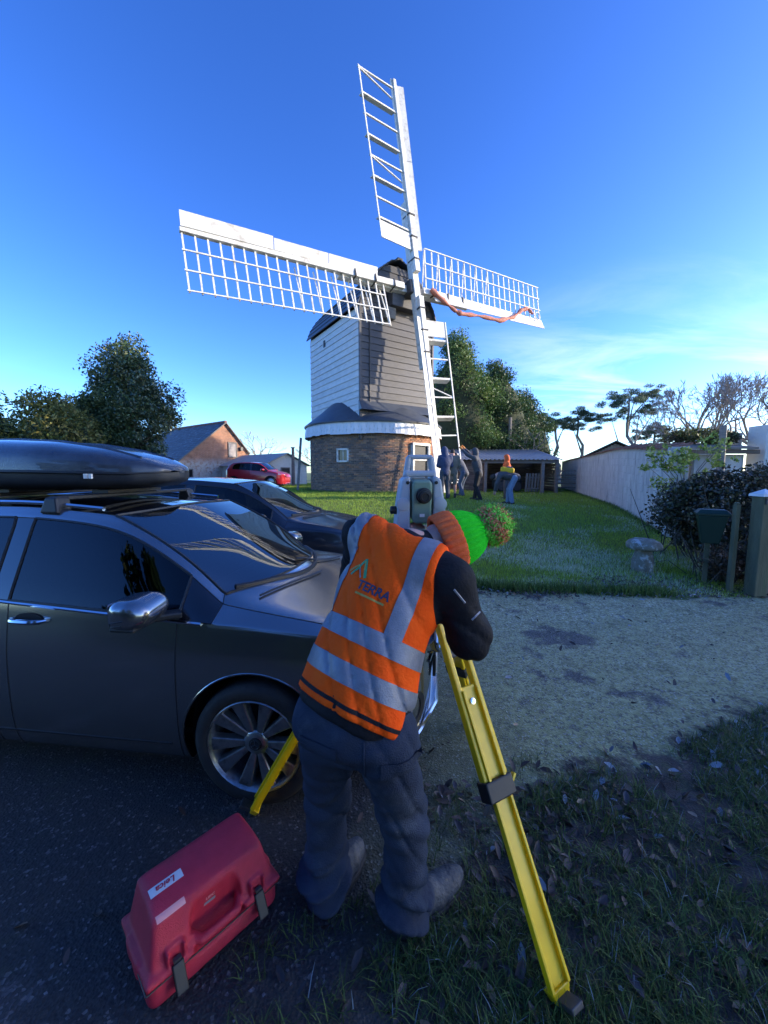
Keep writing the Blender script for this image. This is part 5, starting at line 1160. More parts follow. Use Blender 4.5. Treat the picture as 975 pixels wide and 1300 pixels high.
            w = MB(); w.lathe([(.068, .02), (.066, .06), (.055, .070), (.02, .072)], 24, ax, c); w.build('hub', 'alloy', ty, smooth=True, angle=40)
            w = MB(); w.lathe([(.034, .068), (.033, .076), (.005, .078)], 20, ax, c); hb = w.build('centre_cap', 'trim_black', ty, smooth=True, angle=40)
            em = MB(); em.tube([c + A * .079 + Vector((math.cos(t), 0, math.sin(t))) * .024 for t in np.linspace(0, 6.283, 20)], .0018, 4)
            for t in (90, 210, 330): em.bar(c + A * .079, c + A * .079 + Vector((math.cos(R(t)), 0, math.sin(R(t)))) * .024, .004, .003, ax)
            em.build('badge', 'chrome', ty)
            for k in range(5):
                a = rot0 + (k + .5) * 2 * math.pi / 5; MB().lathe([(.011, .055), (.010, .068)], 8, ax, c + Vector((math.cos(a), 0, math.sin(a))) * .05).build('wheel_nut', 'trim_black', ty)
        else:
            w = MB(); w.lathe([(wr * .74, .07), (wr * .66, .085), (.05, .075), (.01, .08)], 24, ax, (wx, yo, wr)); w.build('rim', 'alloy', ty, smooth=True, angle=40)
    # mirrors
    for sd in (1, -1):
        c = np.array([-.50 * sx, sd * 1.00 * sy, 1.055 * sz]); 
        def f(Pt): 
            a = s_box(Pt, c, (.07, .108, .070), None, .05); b = s_caps(Pt, c + np.array([.07, sd * .04, .0]), c + np.array([.06, -sd * .075, .012]), .042, .046); d = smin(a, b, .06); d = smax(d, -(s_plane(Pt, c - np.array([.062, 0, 0]), (1, 0, 0)) + .0), .01)
            return smax(d, -s_plane(Pt, c + np.array([0, sd * .10, -.062]), (0, -sd * .18, 1)), .01)
        mo = sdf_obj('door_mirror', f, c - .2, c + .2, .011, mats, root, 2)
        fo = MB(); fo.box((c[0] + .0, c[1] - sd * .01, c[2] - .062), (.12, .20, .02)); fo.build('mirror_base', 'trim_black', mo, bevel=.008)
        fo = MB(); fo.bar((c[0] + .02, c[1] - sd * .07, c[2] - .058), (c[0] + .12, sd * .84 * sy, .99 * sz), .075, .035); fo.build('mirror_arm', 'trim_black', mo, bevel=.01)
        MB().box((c[0] - .0625, c[1], c[2] + .005), (.004, .17, .105)).build('mirror_glass', 'chrome', mo)
        if detail:
            for k in (0, 1): 
                fo = MB(); bv = bvh_of(mo); pts = []
                for t in np.linspace(0, 1, 8):
                    h = bv.ray_cast(Vector((c[0] + .03 - .07 * t - k * .008, c[1] + sd * .3, c[2] - .008 - .022 * k - .014 * t)), Vector((0, -sd, 0)))
                    if h[0] is not None: pts.append(h[0] + Vector((0, sd * .001, 0)))
                if len(pts) > 3: fo.tube(pts, .003, 5); fo.build('indicator_slot', 'trim_black', mo)
    def on_side(x, z, sd, off=.002):
        h = body_bvh.ray_cast(Vector((x, sd * 1.6, z)), Vector((0, -sd, 0))); return h[0] + Vector((0, sd * off, 0)) if h[0] is not None else Vector((x, sd * .88, z))
    if detail:
        for sd in (1, -1):
            pts = [on_side(x * sx, (.952 + (1.075 - .952) * (-.26 - x) / 2.0) * sz - .012, sd, .003) for x in np.linspace(-.27, -2.75, 40)]
            m = MB(); m.tube(pts, .0095, 6); m.build('chrome_strip', 'chrome', root, smooth=True)
            for hx, nm in ((-1.24, 'door'), (-2.0, 'rear_door')):
                p = on_side(hx * sx, .925 * sz, sd); m = MB(); pts = []
                for t in np.linspace(-1, 1, 11): pts.append(p + Vector((t * .105, sd * (.038 * (1 - t ** 4) + .002), 0)))
                m.tube(pts, [.008 + .007 * (1 - abs(t) ** 3) for t in np.linspace(-1, 1, 11)], 8); m.build('handle', 'chrome', parts[nm, sd], smooth=True)
                m = MB(); m.add([p + Vector((math.cos(a) * .085, sd * .0015, math.sin(a) * .036)) for a in np.linspace(0, 6.283, 24, endpoint=False)], [tuple(range(24))]); m.build('handle_recess', 'ink_black', parts[nm, sd])
            # character line and sill strip
            pts = [on_side(x * sx, .30, sd, -.002) for x in np.linspace(-.45, -2.25, 24)]; m = MB(); m.tube(pts, .008, 5); m.build('sill_strip', 'trim_black', root, smooth=True)
            # fog lamp recess in the bumper corner
            h = body_bvh.ray_cast(Vector((1.5, sd * .62 * sy, .42 * sz)), Vector((-1, 0, 0)))
            if h[0] is not None:
                m = MB(); m.lathe([(.105, -.03), (.10, .008), (.07, .004), (.06, -.03)], 20, h[1], h[0]); m.build('fog_lamp', 'trim_black', root, smooth=True, angle=50)
        # number plate and grille bars
        h = body_bvh.ray_cast(Vector((1.5, 0, .50 * sz)), Vector((-1, 0, 0))); px = (h[0].x if h[0] is not None else .9) + .02
        m = MB(); m.box((px, 0, .50 * sz), (.014, .52, .112)); pl = m.build('number_plate', 'plate_white', root, bevel=.004)
        m = MB(); m.box((px - .012, 0, .50 * sz), (.02, .55, .14)); m.build('plate_holder', 'trim_black', root, bevel=.004)
        if name == 'parked_car':
            tv, tf = text_mesh('K', .10, .002); mesh_obj('lettering', [(px + .008, -.20 + v[0] * .9, .50 * sz + v[1]) for v in tv], [f_ for f_ in tf], 'ink_black', pl)
        for k in range(3): 
            z = (.60 + k * .055) * sz; h = body_bvh.ray_cast(Vector((1.5, 0, z)), Vector((-1, 0, 0)))
            if h[0] is not None: 
                pts = []
                for y in np.linspace(-.42, .42, 11):
                    hh = body_bvh.ray_cast(Vector((1.5, y, z)), Vector((-1, 0, 0)))
                    if hh[0] is not None: pts.append(hh[0] + Vector((.006, 0, 0)))
                m = MB(); m.tube(pts, .009, 6); m.build('grille_bar', 'chrome', root, smooth=True)
        pts = []
        for y in np.linspace(-.72, .72, 25):
            hh = body_bvh.ray_cast(Vector((1.5, y * sy, .245 * sz)), Vector((-1, 0, 0)))
            if hh[0] is not None: pts.append(hh[0] + Vector((.012, 0, 0)))
        if len(pts) > 4: m = MB(); m.tube(pts, .012, 6); m.build('splitter', 'chrome', root, smooth=True)
        # wipers on the cowl
        for y0, y1 in ((.55, -.05), (-.02, -.62)):
            pts = []
            for t in np.linspace(0, 1, 9):
                x = (.14 - .17 * t ** 1.2) * sx; y = y0 + (y1 - y0) * t; hh = body_bvh.ray_cast(Vector((x - .03, y, 2)), Vector((0, 0, -1)))
                if hh[0] is not None: pts.append(hh[0] + Vector((0, 0, .012)))
            m = MB(); m.tube(pts, .007, 5); m.build('wiper', 'trim_black', root, smooth=True)
        # cowl tray
        pts = []
        for y in np.linspace(-.60, .60, 19):
            hh = body_bvh.ray_cast(Vector((.03 - .26 * abs(y / .62) ** 2, y, 2)), Vector((0, 0, -1)))
            if hh[0] is not None: pts.append(hh[0])
        m = MB(); m.tube(pts, .017, 6); m.build('cowl_tray', 'trim_black', root, smooth=True)
    if bars:
        for sd in (1, -1):
            pts = []
            for x in np.linspace(-1.0, -2.7, 14):
                hh = body_bvh.ray_cast(Vector((x * sx, sd * .60 * sy, 3)), Vector((0, 0, -1))); pts.append(hh[0] + Vector((0, 0, .022)))
            m = MB(); m.tube(pts, .013, 6); m.build('roof_rail', 'chrome', root, smooth=True)
        for x in (-1.30, -2.05):
            m = MB(); m.bar((x, -.62, 1.552 * sz), (x, .62, 1.552 * sz), .06, .025); m.build('roof_bar', 'trim_black', root, bevel=.006)
            for sd in (1, -1): m = MB(); m.hexa([(x - .06, sd * .66, 1.47 * sz), (x + .06, sd * .66, 1.47 * sz), (x + .06, sd * .56, 1.47 * sz), (x - .06, sd * .56, 1.47 * sz), (x - .035, sd * .64, 1.56 * sz), (x + .035, sd * .64, 1.56 * sz), (x + .035, sd * .55, 1.56 * sz), (x - .035, sd * .55, 1.56 * sz)]); m.build('bar_foot', 'trim_black', root, bevel=.01)
    if interior:
        m = MB(); m.hexa([(-.30 * sx, -.66, .55), (-.30 * sx, .66, .55), (-.62 * sx, .66, .55), (-.62 * sx, -.66, .55), (-.05 * sx, -.60, .97 * sz), (-.05 * sx, .60, .97 * sz), (-.58 * sx, .64, .98 * sz), (-.58 * sx, -.64, .98 * sz)]); m.build('dashboard', 'dash', root, bevel=.03)
        m = MB(); m.box((-1.3 * sx, 0, .40), (2.6 * sx, 1.35, .06)); m.build('cabin_floor', 'dash', root)
        for sd in (1, -1):
            for x0, nm in ((-1.15, 'front_seat'), (-2.0, 'rear_seat')):
                c = np.array([x0 * sx, sd * .36, .55]); 
                def f(Pt): 
                    a = s_box(Pt, c + np.array([.12, 0, .03]), (.25, .25, .09), None, .07); b = s_box(Pt, c + np.array([-.17, 0, .36]), (.07, .245, .36), ((1, 0, .22), (0, 1, 0), (-.22, 0, 1)), .06); h_ = s_box(Pt, c + np.array([-.27, 0, .78]), (.05, .13, .09), ((1, 0, .2), (0, 1, 0), (-.2, 0, 1)), .045); return np.minimum(smin(a, b, .05), smin(h_, s_caps(Pt, c + np.array([-.25, 0, .6]), c + np.array([-.27, 0, .8]), .02, .02), .02))
                sdf_obj(nm, f, c - np.array([.5, .32, .15]), c + np.array([.45, .32, 1.0]), .028, 'seat_cloth', root, 2)
        ctr = Vector((-.66 * sx, -.36, .90)); axw = Vector((1, 0, -.45)).normalized(); u = Vector((0, 1, 0)); v = axw.cross(u); m = MB(); m.tube([ctr + (u * math.cos(t) + v * math.sin(t)) * .185 for t in np.linspace(0, 6.283, 28)], .015, 6)
        for t in (0, 120, 240): m.bar(ctr, ctr + (u * math.cos(R(t - 90)) + v * math.sin(R(t - 90))) * .18, .05, .02, axw)
        m.build('steering_wheel', 'trim_black', root, smooth=True, angle=40)
        m = MB(); m.box((-.68 * sx, 0, 1.36 * sz), (.03, .22, .065)); m.build('rear_view_mirror', 'trim_black', root, bevel=.012)
        # tinted band and sensor block behind the header of the screen
    return root
car('parked_car', 'dark metallic grey hatchback carrying a roof box', (-.55, 2.68, 0), math.atan2(-.123, .992), 'paint_grey', roofmat='gloss_black')
car('parked_suv', 'shiny black suv parked beyond the grey car', (-.95, 5.55, .03), R(-3), 'paint_black', sx=1.04, sy=1.04, sz=1.05, level=3, bars=False, hood_up=.02)
car('parked_car', 'small bright red hatchback parked in front of the barn', (-6.6, 23.6, .83), R(-8), 'paint_red', sx=.86, sy=.95, sz=1.0, level=2, bars=False, detail=False, interior=True)
def roof_box():
    rz = math.atan2(-.123, .992); root = thing('roof_box', 'glossy dark roof box mounted on top of the grey hatchback', 'roof box', (-.55, 2.68, 0), rz)
    prof = [(0.0, .03, 1.66, 1.70, .01), (.05, .16, 1.63, 1.755, .02), (.18, .27, 1.60, 1.81, .03), (.42, .36, 1.585, 1.87, .03), (.75, .41, 1.58, 1.918, .02), (1.1, .425, 1.58, 1.935, 0), (1.5, .425, 1.58, 1.93, 0), (1.8, .41, 1.585, 1.90, 0), (1.98, .37, 1.60, 1.84, 0), (2.03, .30, 1.63, 1.78, 0)]
    from_x = -.88; yoff = -.05
    def ring(q, z_in, top):
        t, w, z0, z1, nose = q; zs = z0 + .075 + (z1 - z0 - .1) * .25; pts = []; k = 14
        for a in range(k + 1):
            th = math.pi * a / k; c, s_ = math.cos(th), math.sin(th); x = abs(c) ** .62 * (1 if c > 0 else -1) * w
            z = zs + (z1 - zs) * s_ ** .62 if top else zs - .012 - (zs - .012 - z0) * s_ ** .55; pts.append((from_x - t, x + yoff, z))
        return pts
    fine = []
    for i in range(len(prof) - 1):
        for k in range(3): u = k / 3; fine.append(tuple(a * (1 - u) + b * u for a, b in zip(prof[i], prof[i + 1])))
    fine.append(prof[-1])
    for top, nm, mt_ in ((True, 'lid', 'box_lid'), (False, 'base', 'box_base')):
        vs = []; fs = []; k = 15
        for q in fine: vs += ring(q, 0, top)
        for i in range(len(fine) - 1):
            for a in range(k - 1): fs.append((i * k + a, i * k + a + 1, (i + 1) * k + a + 1, (i + 1) * k + a) if top else (i * k + a, (i + 1) * k + a, (i + 1) * k + a + 1, i * k + a + 1))
        fs += [tuple(range(k)), tuple(range(len(vs) - 1, len(vs) - 1 - k, -1))]
        o = mesh_obj(nm, vs, fs, mt_, root, smooth=True, angle=70); s = o.modifiers.new('s', 'SUBSURF'); s.levels = 1; s.render_levels = 1
        if top:
            m = MB()
            for sd in (0, k - 1): pass
            # raised rib along the lid
            for off in (-.16, .16):
                pts = []
                for q in fine[6:24]: t, w, z0, z1, nose = q; zs = z0 + .075 + (z1 - z0 - .1) * .25; c = abs(off) / w; s_ = (max(0, 1 - c ** (2 / .62))) ** .5 if c < 1 else 0; pts.append((from_x - t, off + yoff, zs + (z1 - zs) * s_ ** .62 - .004))
                r_ = MB(); r_.tube(pts, .012, 6); r_.build('rib', 'box_lid', o, smooth=True)
    m = MB(); pts = []
    for sd in (1, -1):
        m = MB(); m.tube([(from_x - q[0] - .02, sd * (q[1] + .004) + yoff, q[2] + .069 + (q[3] - q[2] - .1) * .25) for q in fine[1:]], .011, 6); m.build('seam', 'trim_black', root, smooth=True)
    for x in (-1.30, -2.05): MB().box((x, yoff, 1.578), (.12, .5, .02)).build('clamp_plate', 'trim_black', root)
    bv = bvh_of(root.children[0]); m = MB()
    for k in range(2): m.box((from_x - .36 - k * .035, yoff - .375, 1.68), (.02, .012, .03), None)
    m.build('brand_mark', 'plate_white', root)
roof_box()
# ================================================================ surveyor, instrument, tripod, case
mat('hivis', (1.0, .085, .003), (1.0, .11, .006), 10, .8, bump=.25, bscale=70, spec=.15)
mat('reflective', (.17, .18, .21), (.22, .235, .27), 40, .45, .15, bump=.15, bscale=200)
mat('jacket_black', (.008, .008, .010), (.015, .015, .018), 12, .75, bump=.2, bscale=60, spec=.2)
mat('trouser_blue', (.022, .030, .050), (.046, .058, .088), 5, .9, bump=.35, bscale=220, spec=.15, c3=(.085, .098, .12), c3scale=4, c3lo=.56, c3hi=.78)
mat('boot_grey', (.035, .04, .048), (.085, .092, .10), 8, .7, bump=.5, bscale=60, c3=(.15, .15, .145), c3scale=7, c3lo=.55, c3hi=.75)
mat('skin', (.55, .30, .22), (.62, .36, .27), 12, .5); mat('wool_orange', (.90, .15, .045), (.98, .20, .07), 60, .9, bump=.6, bscale=260, spec=.1); mat('wool_green', (.03, .72, .025), (.05, .85, .04), 60, .9, bump=.6, bscale=260, spec=.1)
mat('yarn', (.9, .9, .9), (1, 1, 1), 60, .9, attr=True, transl=.35, spec=.1)
mat('print_navy', (.03, .035, .075), None, 5, .6); mat('print_green', (.05, .30, .10), None, 5, .6); mat('print_gold', (.45, .30, .05), None, 5, .6); mat('print_grey', (.22, .24, .26), None, 5, .6)
mat('tripod_yellow', (.80, .50, .002), (.88, .57, .004), 14, .42, coat=.2, c3=(.45, .33, .05), c3scale=11, c3lo=.66, c3hi=.8)
mat('case_red', (.47, .02, .045), (.55, .03, .06), 25, .5, bump=.35, bscale=320, c3=(.30, .03, .04), c3scale=5, c3lo=.55, c3hi=.8)
mat('inst_grey', (.36, .385, .42), (.43, .455, .49), 10, .45, c3=(.36, .38, .40), c3scale=12, c3lo=.58, c3hi=.75); mat('inst_green', (.16, .25, .19), (.20, .30, .23), 10, .45); mat('screen_pale', (.55, .58, .60), None, 4, .25); mat('label_white', (.72, .72, .70), (.62, .62, .60), 40, .4); mat('label_pink', (.75, .30, .30), (.8, .38, .36), 30, .5)
def rebase(root):
    for c in root.children: c.location = Vector(c.location) - root.location
A_ = Vector((.363, .410, .836)).normalized(); R_ = Vector((.879, -.45, -.161)).normalized(); R_ = (R_ - A_ * R_.dot(A_)).normalized(); B_ = R_.cross(A_)
NB = (A_ + R_ * .05).normalized(); KB = 1 / (A_ + R_ * .05).length
AX = (R_, B_, A_)
SL = np.array([-.095, 1.565, 1.452]); SR = np.array([.245, 1.345, 1.315]); NK = np.array([.105, 1.475, 1.425]); HIP = np.array([-.105, 1.225, .90])
def torso(P):
    d = s_ell(P, HIP, (.195, .150, .17), AX)
    d = smin(d, s_ell(P, (-.065, 1.29, 1.05), (.182, .135, .20), AX), .07)
    d = smin(d, s_ell(P, (.02, 1.405, 1.225), (.195, .140, .20), AX), .07)
    d = smin(d, s_ell(P, (.075, 1.45, 1.365), (.20, .10, .095), AX), .06)
    return smin(d, s_caps(P, SL, SR, .078, .078), .05)
def folds(P, amp, s1=22., s2=31.):
    x, y, z = P[..., 0], P[..., 1], P[..., 2]; w = np.sin(x * s1 + 2.2 * np.sin(z * 9 + y * 6)) * np.sin(z * s2 * .6 + 1.8 * np.sin(x * 11 - y * 7)) + .5 * np.sin(z * s2 + x * 14 + 1.5 * np.sin(y * 17)); return amp * w
ER = np.array([.312, 1.350, 1.105]); HR = np.array([.235, 1.585, 1.27]); EL = np.array([-.13, 1.74, 1.22]); HL = np.array([.06, 1.73, 1.40])
BRIM = np.array([.238, 1.572, 1.407]); TD = Vector((.94, .14, .31)).normalized(); HC = BRIM + np.array(TD) * .015
FACE = Vector((-.25, .75, -.55)); FACE = (FACE - TD * FACE.dot(TD)).normalized(); EARD = TD.cross(FACE)
def surveyor():
    root = thing('person', 'person in orange hi-vis vest and bobble hat bent over a survey instrument', 'person', (-.08, 1.38, 0))
    # --- body, one skin
    td, fc, ed = np.array(TD), np.array(FACE), np.array(EARD)
    def hand(P, wrist, dirv, palm):
        dirv = np.array(Vector(dirv).normalized()); palm = np.array(Vector(palm).normalized()); sd = np.cross(dirv, palm); pc = wrist + dirv * .05
        d = s_ell(P, pc, (.042, .018, .05), (sd, palm, dirv))
        for k, (off, ln) in enumerate(((-.030, .062), (-.010, .072), (.010, .068), (.029, .055))):
            r0 = pc + sd * off + dirv * .035; k1 = r0 + dirv * ln * .55 + palm * .012; k2 = k1 + dirv * ln * .25 + palm * ln * .5; d = smin(d, np.minimum(s_caps(P, r0, k1, .010, .009), s_caps(P, k1, k2, .009, .008)), .006)
        t0 = pc - sd * .035 - dirv * .02; t1 = t0 - sd * .025 + dirv * .03 + palm * .012; return smin(d, np.minimum(s_caps(P, t0, t1, .012, .010), s_caps(P, t1, t1 + dirv * .028 + palm * .012, .010, .009)), .008)
    def body(P):
        d = s_ell(P, HC + td * .005, (.078, .098, .118), (ed, fc, td))
        d = smin(d, s_ell(P, HC - td * .075 + fc * .035, (.055, .06, .065), (ed, fc, td)), .04)   # jaw
        d = smin(d, s_caps(P, HC - td * .01 + fc * .092, HC - td * .045 + fc * .115, .010, .015), .015)   # nose
        for s_ in (-1, 1):
            d = smin(d, s_ell(P, HC - td * .02 + ed * s_ * .08 - fc * .008, (.012, .02, .032), (ed, fc, td)), .008)
            d = smax(d, -s_ell(P, HC - td * .008 + ed * s_ * .032 + fc * .098, (.018, .012, .010), (ed, fc, td)), .01)
            d = smin(d, s_ell(P, HC - td * .008 + ed * s_ * .032 + fc * .082, (.013, .013, .013)), .002)
        d = smin(d, s_ell(P, HC - td * .085 + fc * .088, (.024, .010, .006), (ed, fc, td)), .006)    # lips
        d = smin(d, s_caps(P, HC - td * .06, NK, .055, .062), .03)
        d = smin(d, torso(P) + .045, .03)
        for S, E, H_ in ((SR, ER, HR), (SL, EL, HL)):
            d = smin(d, np.minimum(s_caps(P, S, E, .045, .036), s_caps(P, E, H_, .038, .026)), .02)
        d = smin(d, hand(P, HR, (-.3, .55, .5), (-.6, .3, -.3)), .015); d = smin(d, hand(P, HL, (.6, .15, .3), (.1, .9, -.2)), .015)
        for h0, k0, a0 in LEGS: d = smin(d, np.minimum(s_caps(P, h0, k0, .07, .05), s_caps(P, k0, a0, .05, .035)), .03)
        return d
    LEGS = [(np.array([-.195, 1.265, .88]), np.array([-.215, 1.365, .48]), np.array([-.235, 1.375, .09])), (np.array([.0, 1.185, .88]), np.array([.075, 1.255, .48]), np.array([.075, 1.295, .09]))]
    sdf_obj('body', body, (-.42, 1.0, .02), (.52, 1.95, 1.62), .010, 'skin', root, 1)
    # --- trousers
    def trousers(P):
        d = s_ell(P, HIP + np.array([0, .01, .0]), (.192, .150, .17), AX); d = smax(d, s_plane(P, (-.05, 1.25, 1.04), A_), .01)
        for (h0, k0, a0), sgn in zip(LEGS, (-1, 1)):
            seat = h0 + np.array([0, -.02, -.03]); hem = a0 + np.array([0, -.012, -.005])
            leg = smin(smin(s_caps(P, seat, k0, .112, .080), s_caps(P, k0, hem, .080, .082), .05), s_caps(P, hem + np.array([.01, .02, -.015]), hem + np.array([0, 0, .05]), .084, .082), .04); d = smin(d, leg, .035)
        d = smax(d, -(P[..., 2] - .045), .015)
        zf = np.clip((.62 - P[..., 2]) / .5, 0, 1)
        x, y, z = P[..., 0], P[..., 1], P[..., 2]; wv = 1 - np.abs(np.sin(z * 17 + 2.6 * np.sin(x * 9 + y * 5) + x * 12)); wv2 = 1 - np.abs(np.sin(z * 29 - x * 16 + 2.2 * np.sin(y * 13 + z * 7)))
        d += .012 * wv ** 4 * (.35 + .65 * np.exp(-((z - .50) / .16) ** 2) + .6 * np.exp(-((z - .78) / .10) ** 2)) + .009 * wv2 ** 4 * (.3 + np.exp(-((z - .16) / .14) ** 2))
        d += folds(P, .0045, 20, 30) + (.009 + .012 * zf) * np.sin(P[..., 2] * 62 + 3 * np.sin(P[..., 0] * 13 + P[..., 1] * 9)) * (np.exp(-((P[..., 2] - .13) / .12) ** 2) + .5 * np.exp(-((P[..., 2] - .52) / .10) ** 2) + .45 * np.exp(-((P[..., 2] - .80) / .07) ** 2))
        return d
    tr = sdf_obj('trousers', trousers, (-.45, .95, .02), (.35, 1.62, 1.12), .0078, 'trouser_blue', root, 1)
    bv = bvh_of(tr)
    def seam(pts, nm, r_=.003):
        q = []
        for x, z in pts:
            h = bv.ray_cast(Vector((x, .4, z)), Vector((0, 1, 0)))
            if h[0] is not None: q.append(h[0] + Vector((0, -.001, 0)))
        if len(q) > 2: m = MB(); m.tube(q, r_, 5); m.build(nm, 'trouser_blue', tr, smooth=True)
    seam([(-.06 + .0 * t, .90 - .02 * t) for t in range(8)], 'seat_seam'); seam([(-.27 + .006 * t, .845 + .001 * t) for t in range(20)], 'pocket_edge', .004); seam([(-.005 + .006 * t, .83 - .0015 * t) for t in range(18)], 'pocket_edge', .004)
    for cx_, cz in ((-.21, .845), (.055, .815)):
        v, f = grid2d(.13, .05, 8, 3); vs = []
        for x, y in v: h = bv.ray_cast(Vector((cx_ + x, .4, cz + y)), Vector((0, 1, 0))); vs.append(h[0] + Vector((0, -.006, 0)) if h[0] is not None else Vector((cx_ + x, 1.1, cz + y)))
        mesh_obj('pocket_flap', vs, f, 'trouser_blue', tr, smooth=True)
    # --- boots
    for heel, toe in (((-.250, 1.33), (-.115, 1.56)), ((.050, 1.26), (.300, 1.435))):
        h = np.array([*heel, 0.]); t = np.array([*toe, 0.]); dv = (t - h) / np.linalg.norm(t - h); up = np.array([0, 0, 1.]); sdv = np.cross(dv, up); L = np.linalg.norm(t - h)
        def boot(P):
            d = s_caps(P, h + dv * .035 + up * .06, h + dv * .05 + up * .16, .047, .05); d = smin(d, s_ell(P, h + dv * (L * .64) + up * .048, (L * .46, .056, .054), (dv, sdv, up)), .05); d = smin(d, s_ell(P, h + dv * .05 + up * .04, (.06, .045, .05), (dv, sdv, up)), .03); d = smin(d, s_caps(P, h + dv * .09 + up * .10, h + dv * .19 + up * .055, .042, .036), .03)
            return smax(d, -(P[..., 2] - .018), .006) + .0015 * np.sin(P[..., 0] * 90 + P[..., 1] * 70)
        lo = np.minimum(h, t) - .1; hi = np.maximum(h, t) + .1; bo = sdf_obj('boot', boot, (lo[0], lo[1], .0), (hi[0], hi[1], .24), .0085, 'boot_grey', root, 1)
        def sole(P): 
            d = s_ell(P, h + dv * (L * .62) + up * .02, (L * .50, .064, .055), (dv, sdv, up)); d = smin(d, s_ell(P, h + dv * .05 + up * .02, (.072, .055, .05), (dv, sdv, up)), .04); return np.maximum(np.maximum(d, P[..., 2] - .034), .003 - P[..., 2])
        sdf_obj('sole', sole, (lo[0], lo[1], -.01), (hi[0], hi[1], .05), .0075, 'rubber', bo, 0)
    # --- black jacket with collar, sleeves
    def sleeve(P, S, E, H_, rs=.080, re=.076):
        d = smin(s_caps(P, S, E, rs, re), s_caps(P, E, E + (H_ - E) * .86, re * .98, .052), .03); cs = 1 - np.abs(np.sin(P[..., 2] * 34 + P[..., 0] * 22 + 2 * np.sin(P[..., 1] * 25))); return d + folds(P, .0035, 40, 60) + .011 * cs ** 4
    def jacket(P):
        d = torso(P) - .004; n_ = np.array(NB); d = smax(d, -((P @ n_) - 1.14 * KB), .008)
        d = smax(d, s_plane(P, NK + np.array(A_) * .02, A_), .02)
        d = smin(d, np.minimum(sleeve(P, SR + np.array([-.01, .01, 0]), ER, HR), sleeve(P, SL + np.array([.02, -.01, -.01]), EL, HL)), .03)
        col = s_caps(P, NK - np.array([.02, .02, .02]), HC - td * .085, .082, .078); return smin(d, col + .003 * np.sin(P[..., 0] * 60), .025) + folds(P, .002)
    jk = sdf_obj('jacket', jacket, (-.42, .98, .90), (.52, 1.92, 1.62), .0105, 'jacket_black', root, 1)
    for p0, p1 in (((.235, 1.26, 1.31), (.275, 1.27, 1.26)), ((.30, 1.27, 1.20), (.345, 1.29, 1.235))):
        bvj = bvh_of(jk); q = []
        for t in np.linspace(0, 1, 7):
            p = Vector(p0).lerp(Vector(p1), t); h = bvj.ray_cast(Vector((0, 0, 1.7)), (p - Vector((0, 0, 1.7))).normalized())
            if h[0] is not None: q.append(h[0])
        if len(q) > 2: m = MB(); m.tube(q, .0042, 5); m.build('reflective_piping', 'reflective', jk, smooth=True)
    # --- hi-vis vest
    n_ = np.array(NB)
    def vest(P):
        d = torso(P) - .017; c = np.array([.0, 1.40, 1.22]); rc = (P - c) @ np.array(R_)
        ax = (P - c) @ np.array(A_)
        wide = .215 - .035 * np.clip((ax - .0) / .12, 0, 1) + .012 * np.clip(-ax / .2, 0, 1)
        d = smax(d, rc - (wide + .0), .012); d = smax(d, -rc - (wide + .02), .012)
        d = smax(d, .088 - np.linalg.norm(P - (NK + np.array(A_) * .045 + np.array(R_) * .025), axis=-1), .012)
        qa, qr = P @ np.array(A_), P @ np.array(R_); cr1 = 1 - np.abs(np.sin(qa * 16 + qr * 22 + 2.4 * np.sin(qr * 11 + qa * 6))); cr2 = 1 - np.abs(np.sin(qa * 31 - qr * 9 + 2 * np.sin(qr * 19)))
        d = d + .011 * cr1 ** 4 + .009 * cr2 ** 5 * np.clip((1.36 - qa) / .15, 0, 1)
        d = d + folds(P, .0028, 26, 34) + .004 * np.sin(((P @ np.array(A_)) * 30 + (P @ np.array(R_)) * 26) + 2 * np.sin((P @ np.array(R_)) * 17)) * np.clip(((P @ np.array(A_)) - 1.2) / -.25 + 1, 0, 1)
        return smax(d, -((P @ n_) - 1.175 * KB), .004)
    vs_ = sdf_obj('vest', vest, (-.42, .95, .88), (.45, 1.80, 1.62), .0085, 'hivis', root, 1)
    for k, c in ((0, 1.288), (1, 1.412)): slab_patch('reflective_band', vs_, [(Vector(NB) * (c + .031) * KB, NB), (Vector(NB) * (c - .031) * KB, -Vector(NB))], 'reflective', vs_, .0025)
    for c in (-.995, -.700): slab_patch('reflective_brace', vs_, [(R_ * (c + .029), R_), (R_ * (c - .029), -R_), (Vector(NB) * 1.443 * KB, -Vector(NB))], 'reflective', vs_, .0025)
    slab_patch('hem_binding', vs_, [(Vector(NB) * 1.208 * KB, NB), (Vector(NB) * 1.196 * KB, -Vector(NB))], 'jacket_black', vs_, .0018)
    # printed company mark on the back
    bvv = bvh_of(vs_); eye = Vector((0, 0, 1.7))
    mid = Vector((-.035, 1.30, 1.345)); Yp = (A_ + R_ * .10).normalized(); Xp = (R_ - Yp * R_.dot(Yp)).normalized()
    decal('lettering', text_mesh('TERRA', .045, .0012), mid + Xp * .018 - Yp * .045, Xp, Yp, bvv, 'print_navy', vs_)
    decal('small_print', grid2d(.118, .0075, 16, 2), mid + Xp * .018 - Yp * .074, Xp, Yp, bvv, 'print_gold', vs_)
    def stroke(a, b, w, nm, mt_):
        n = 8; v = []; dx, dy = b[0] - a[0], b[1] - a[1]; L = math.hypot(dx, dy); px, py = -dy / L * w / 2, dx / L * w / 2
        for i in range(n + 1): t = i / n; v += [(a[0] + dx * t + px, a[1] + dy * t + py), (a[0] + dx * t - px, a[1] + dy * t - py)]
        decal(nm, (v, [(2 * i, 2 * i + 1, 2 * i + 3, 2 * i + 2) for i in range(n)]), mid - Xp * .068 + Yp * .012, Xp, Yp, bvv, mt_, vs_)
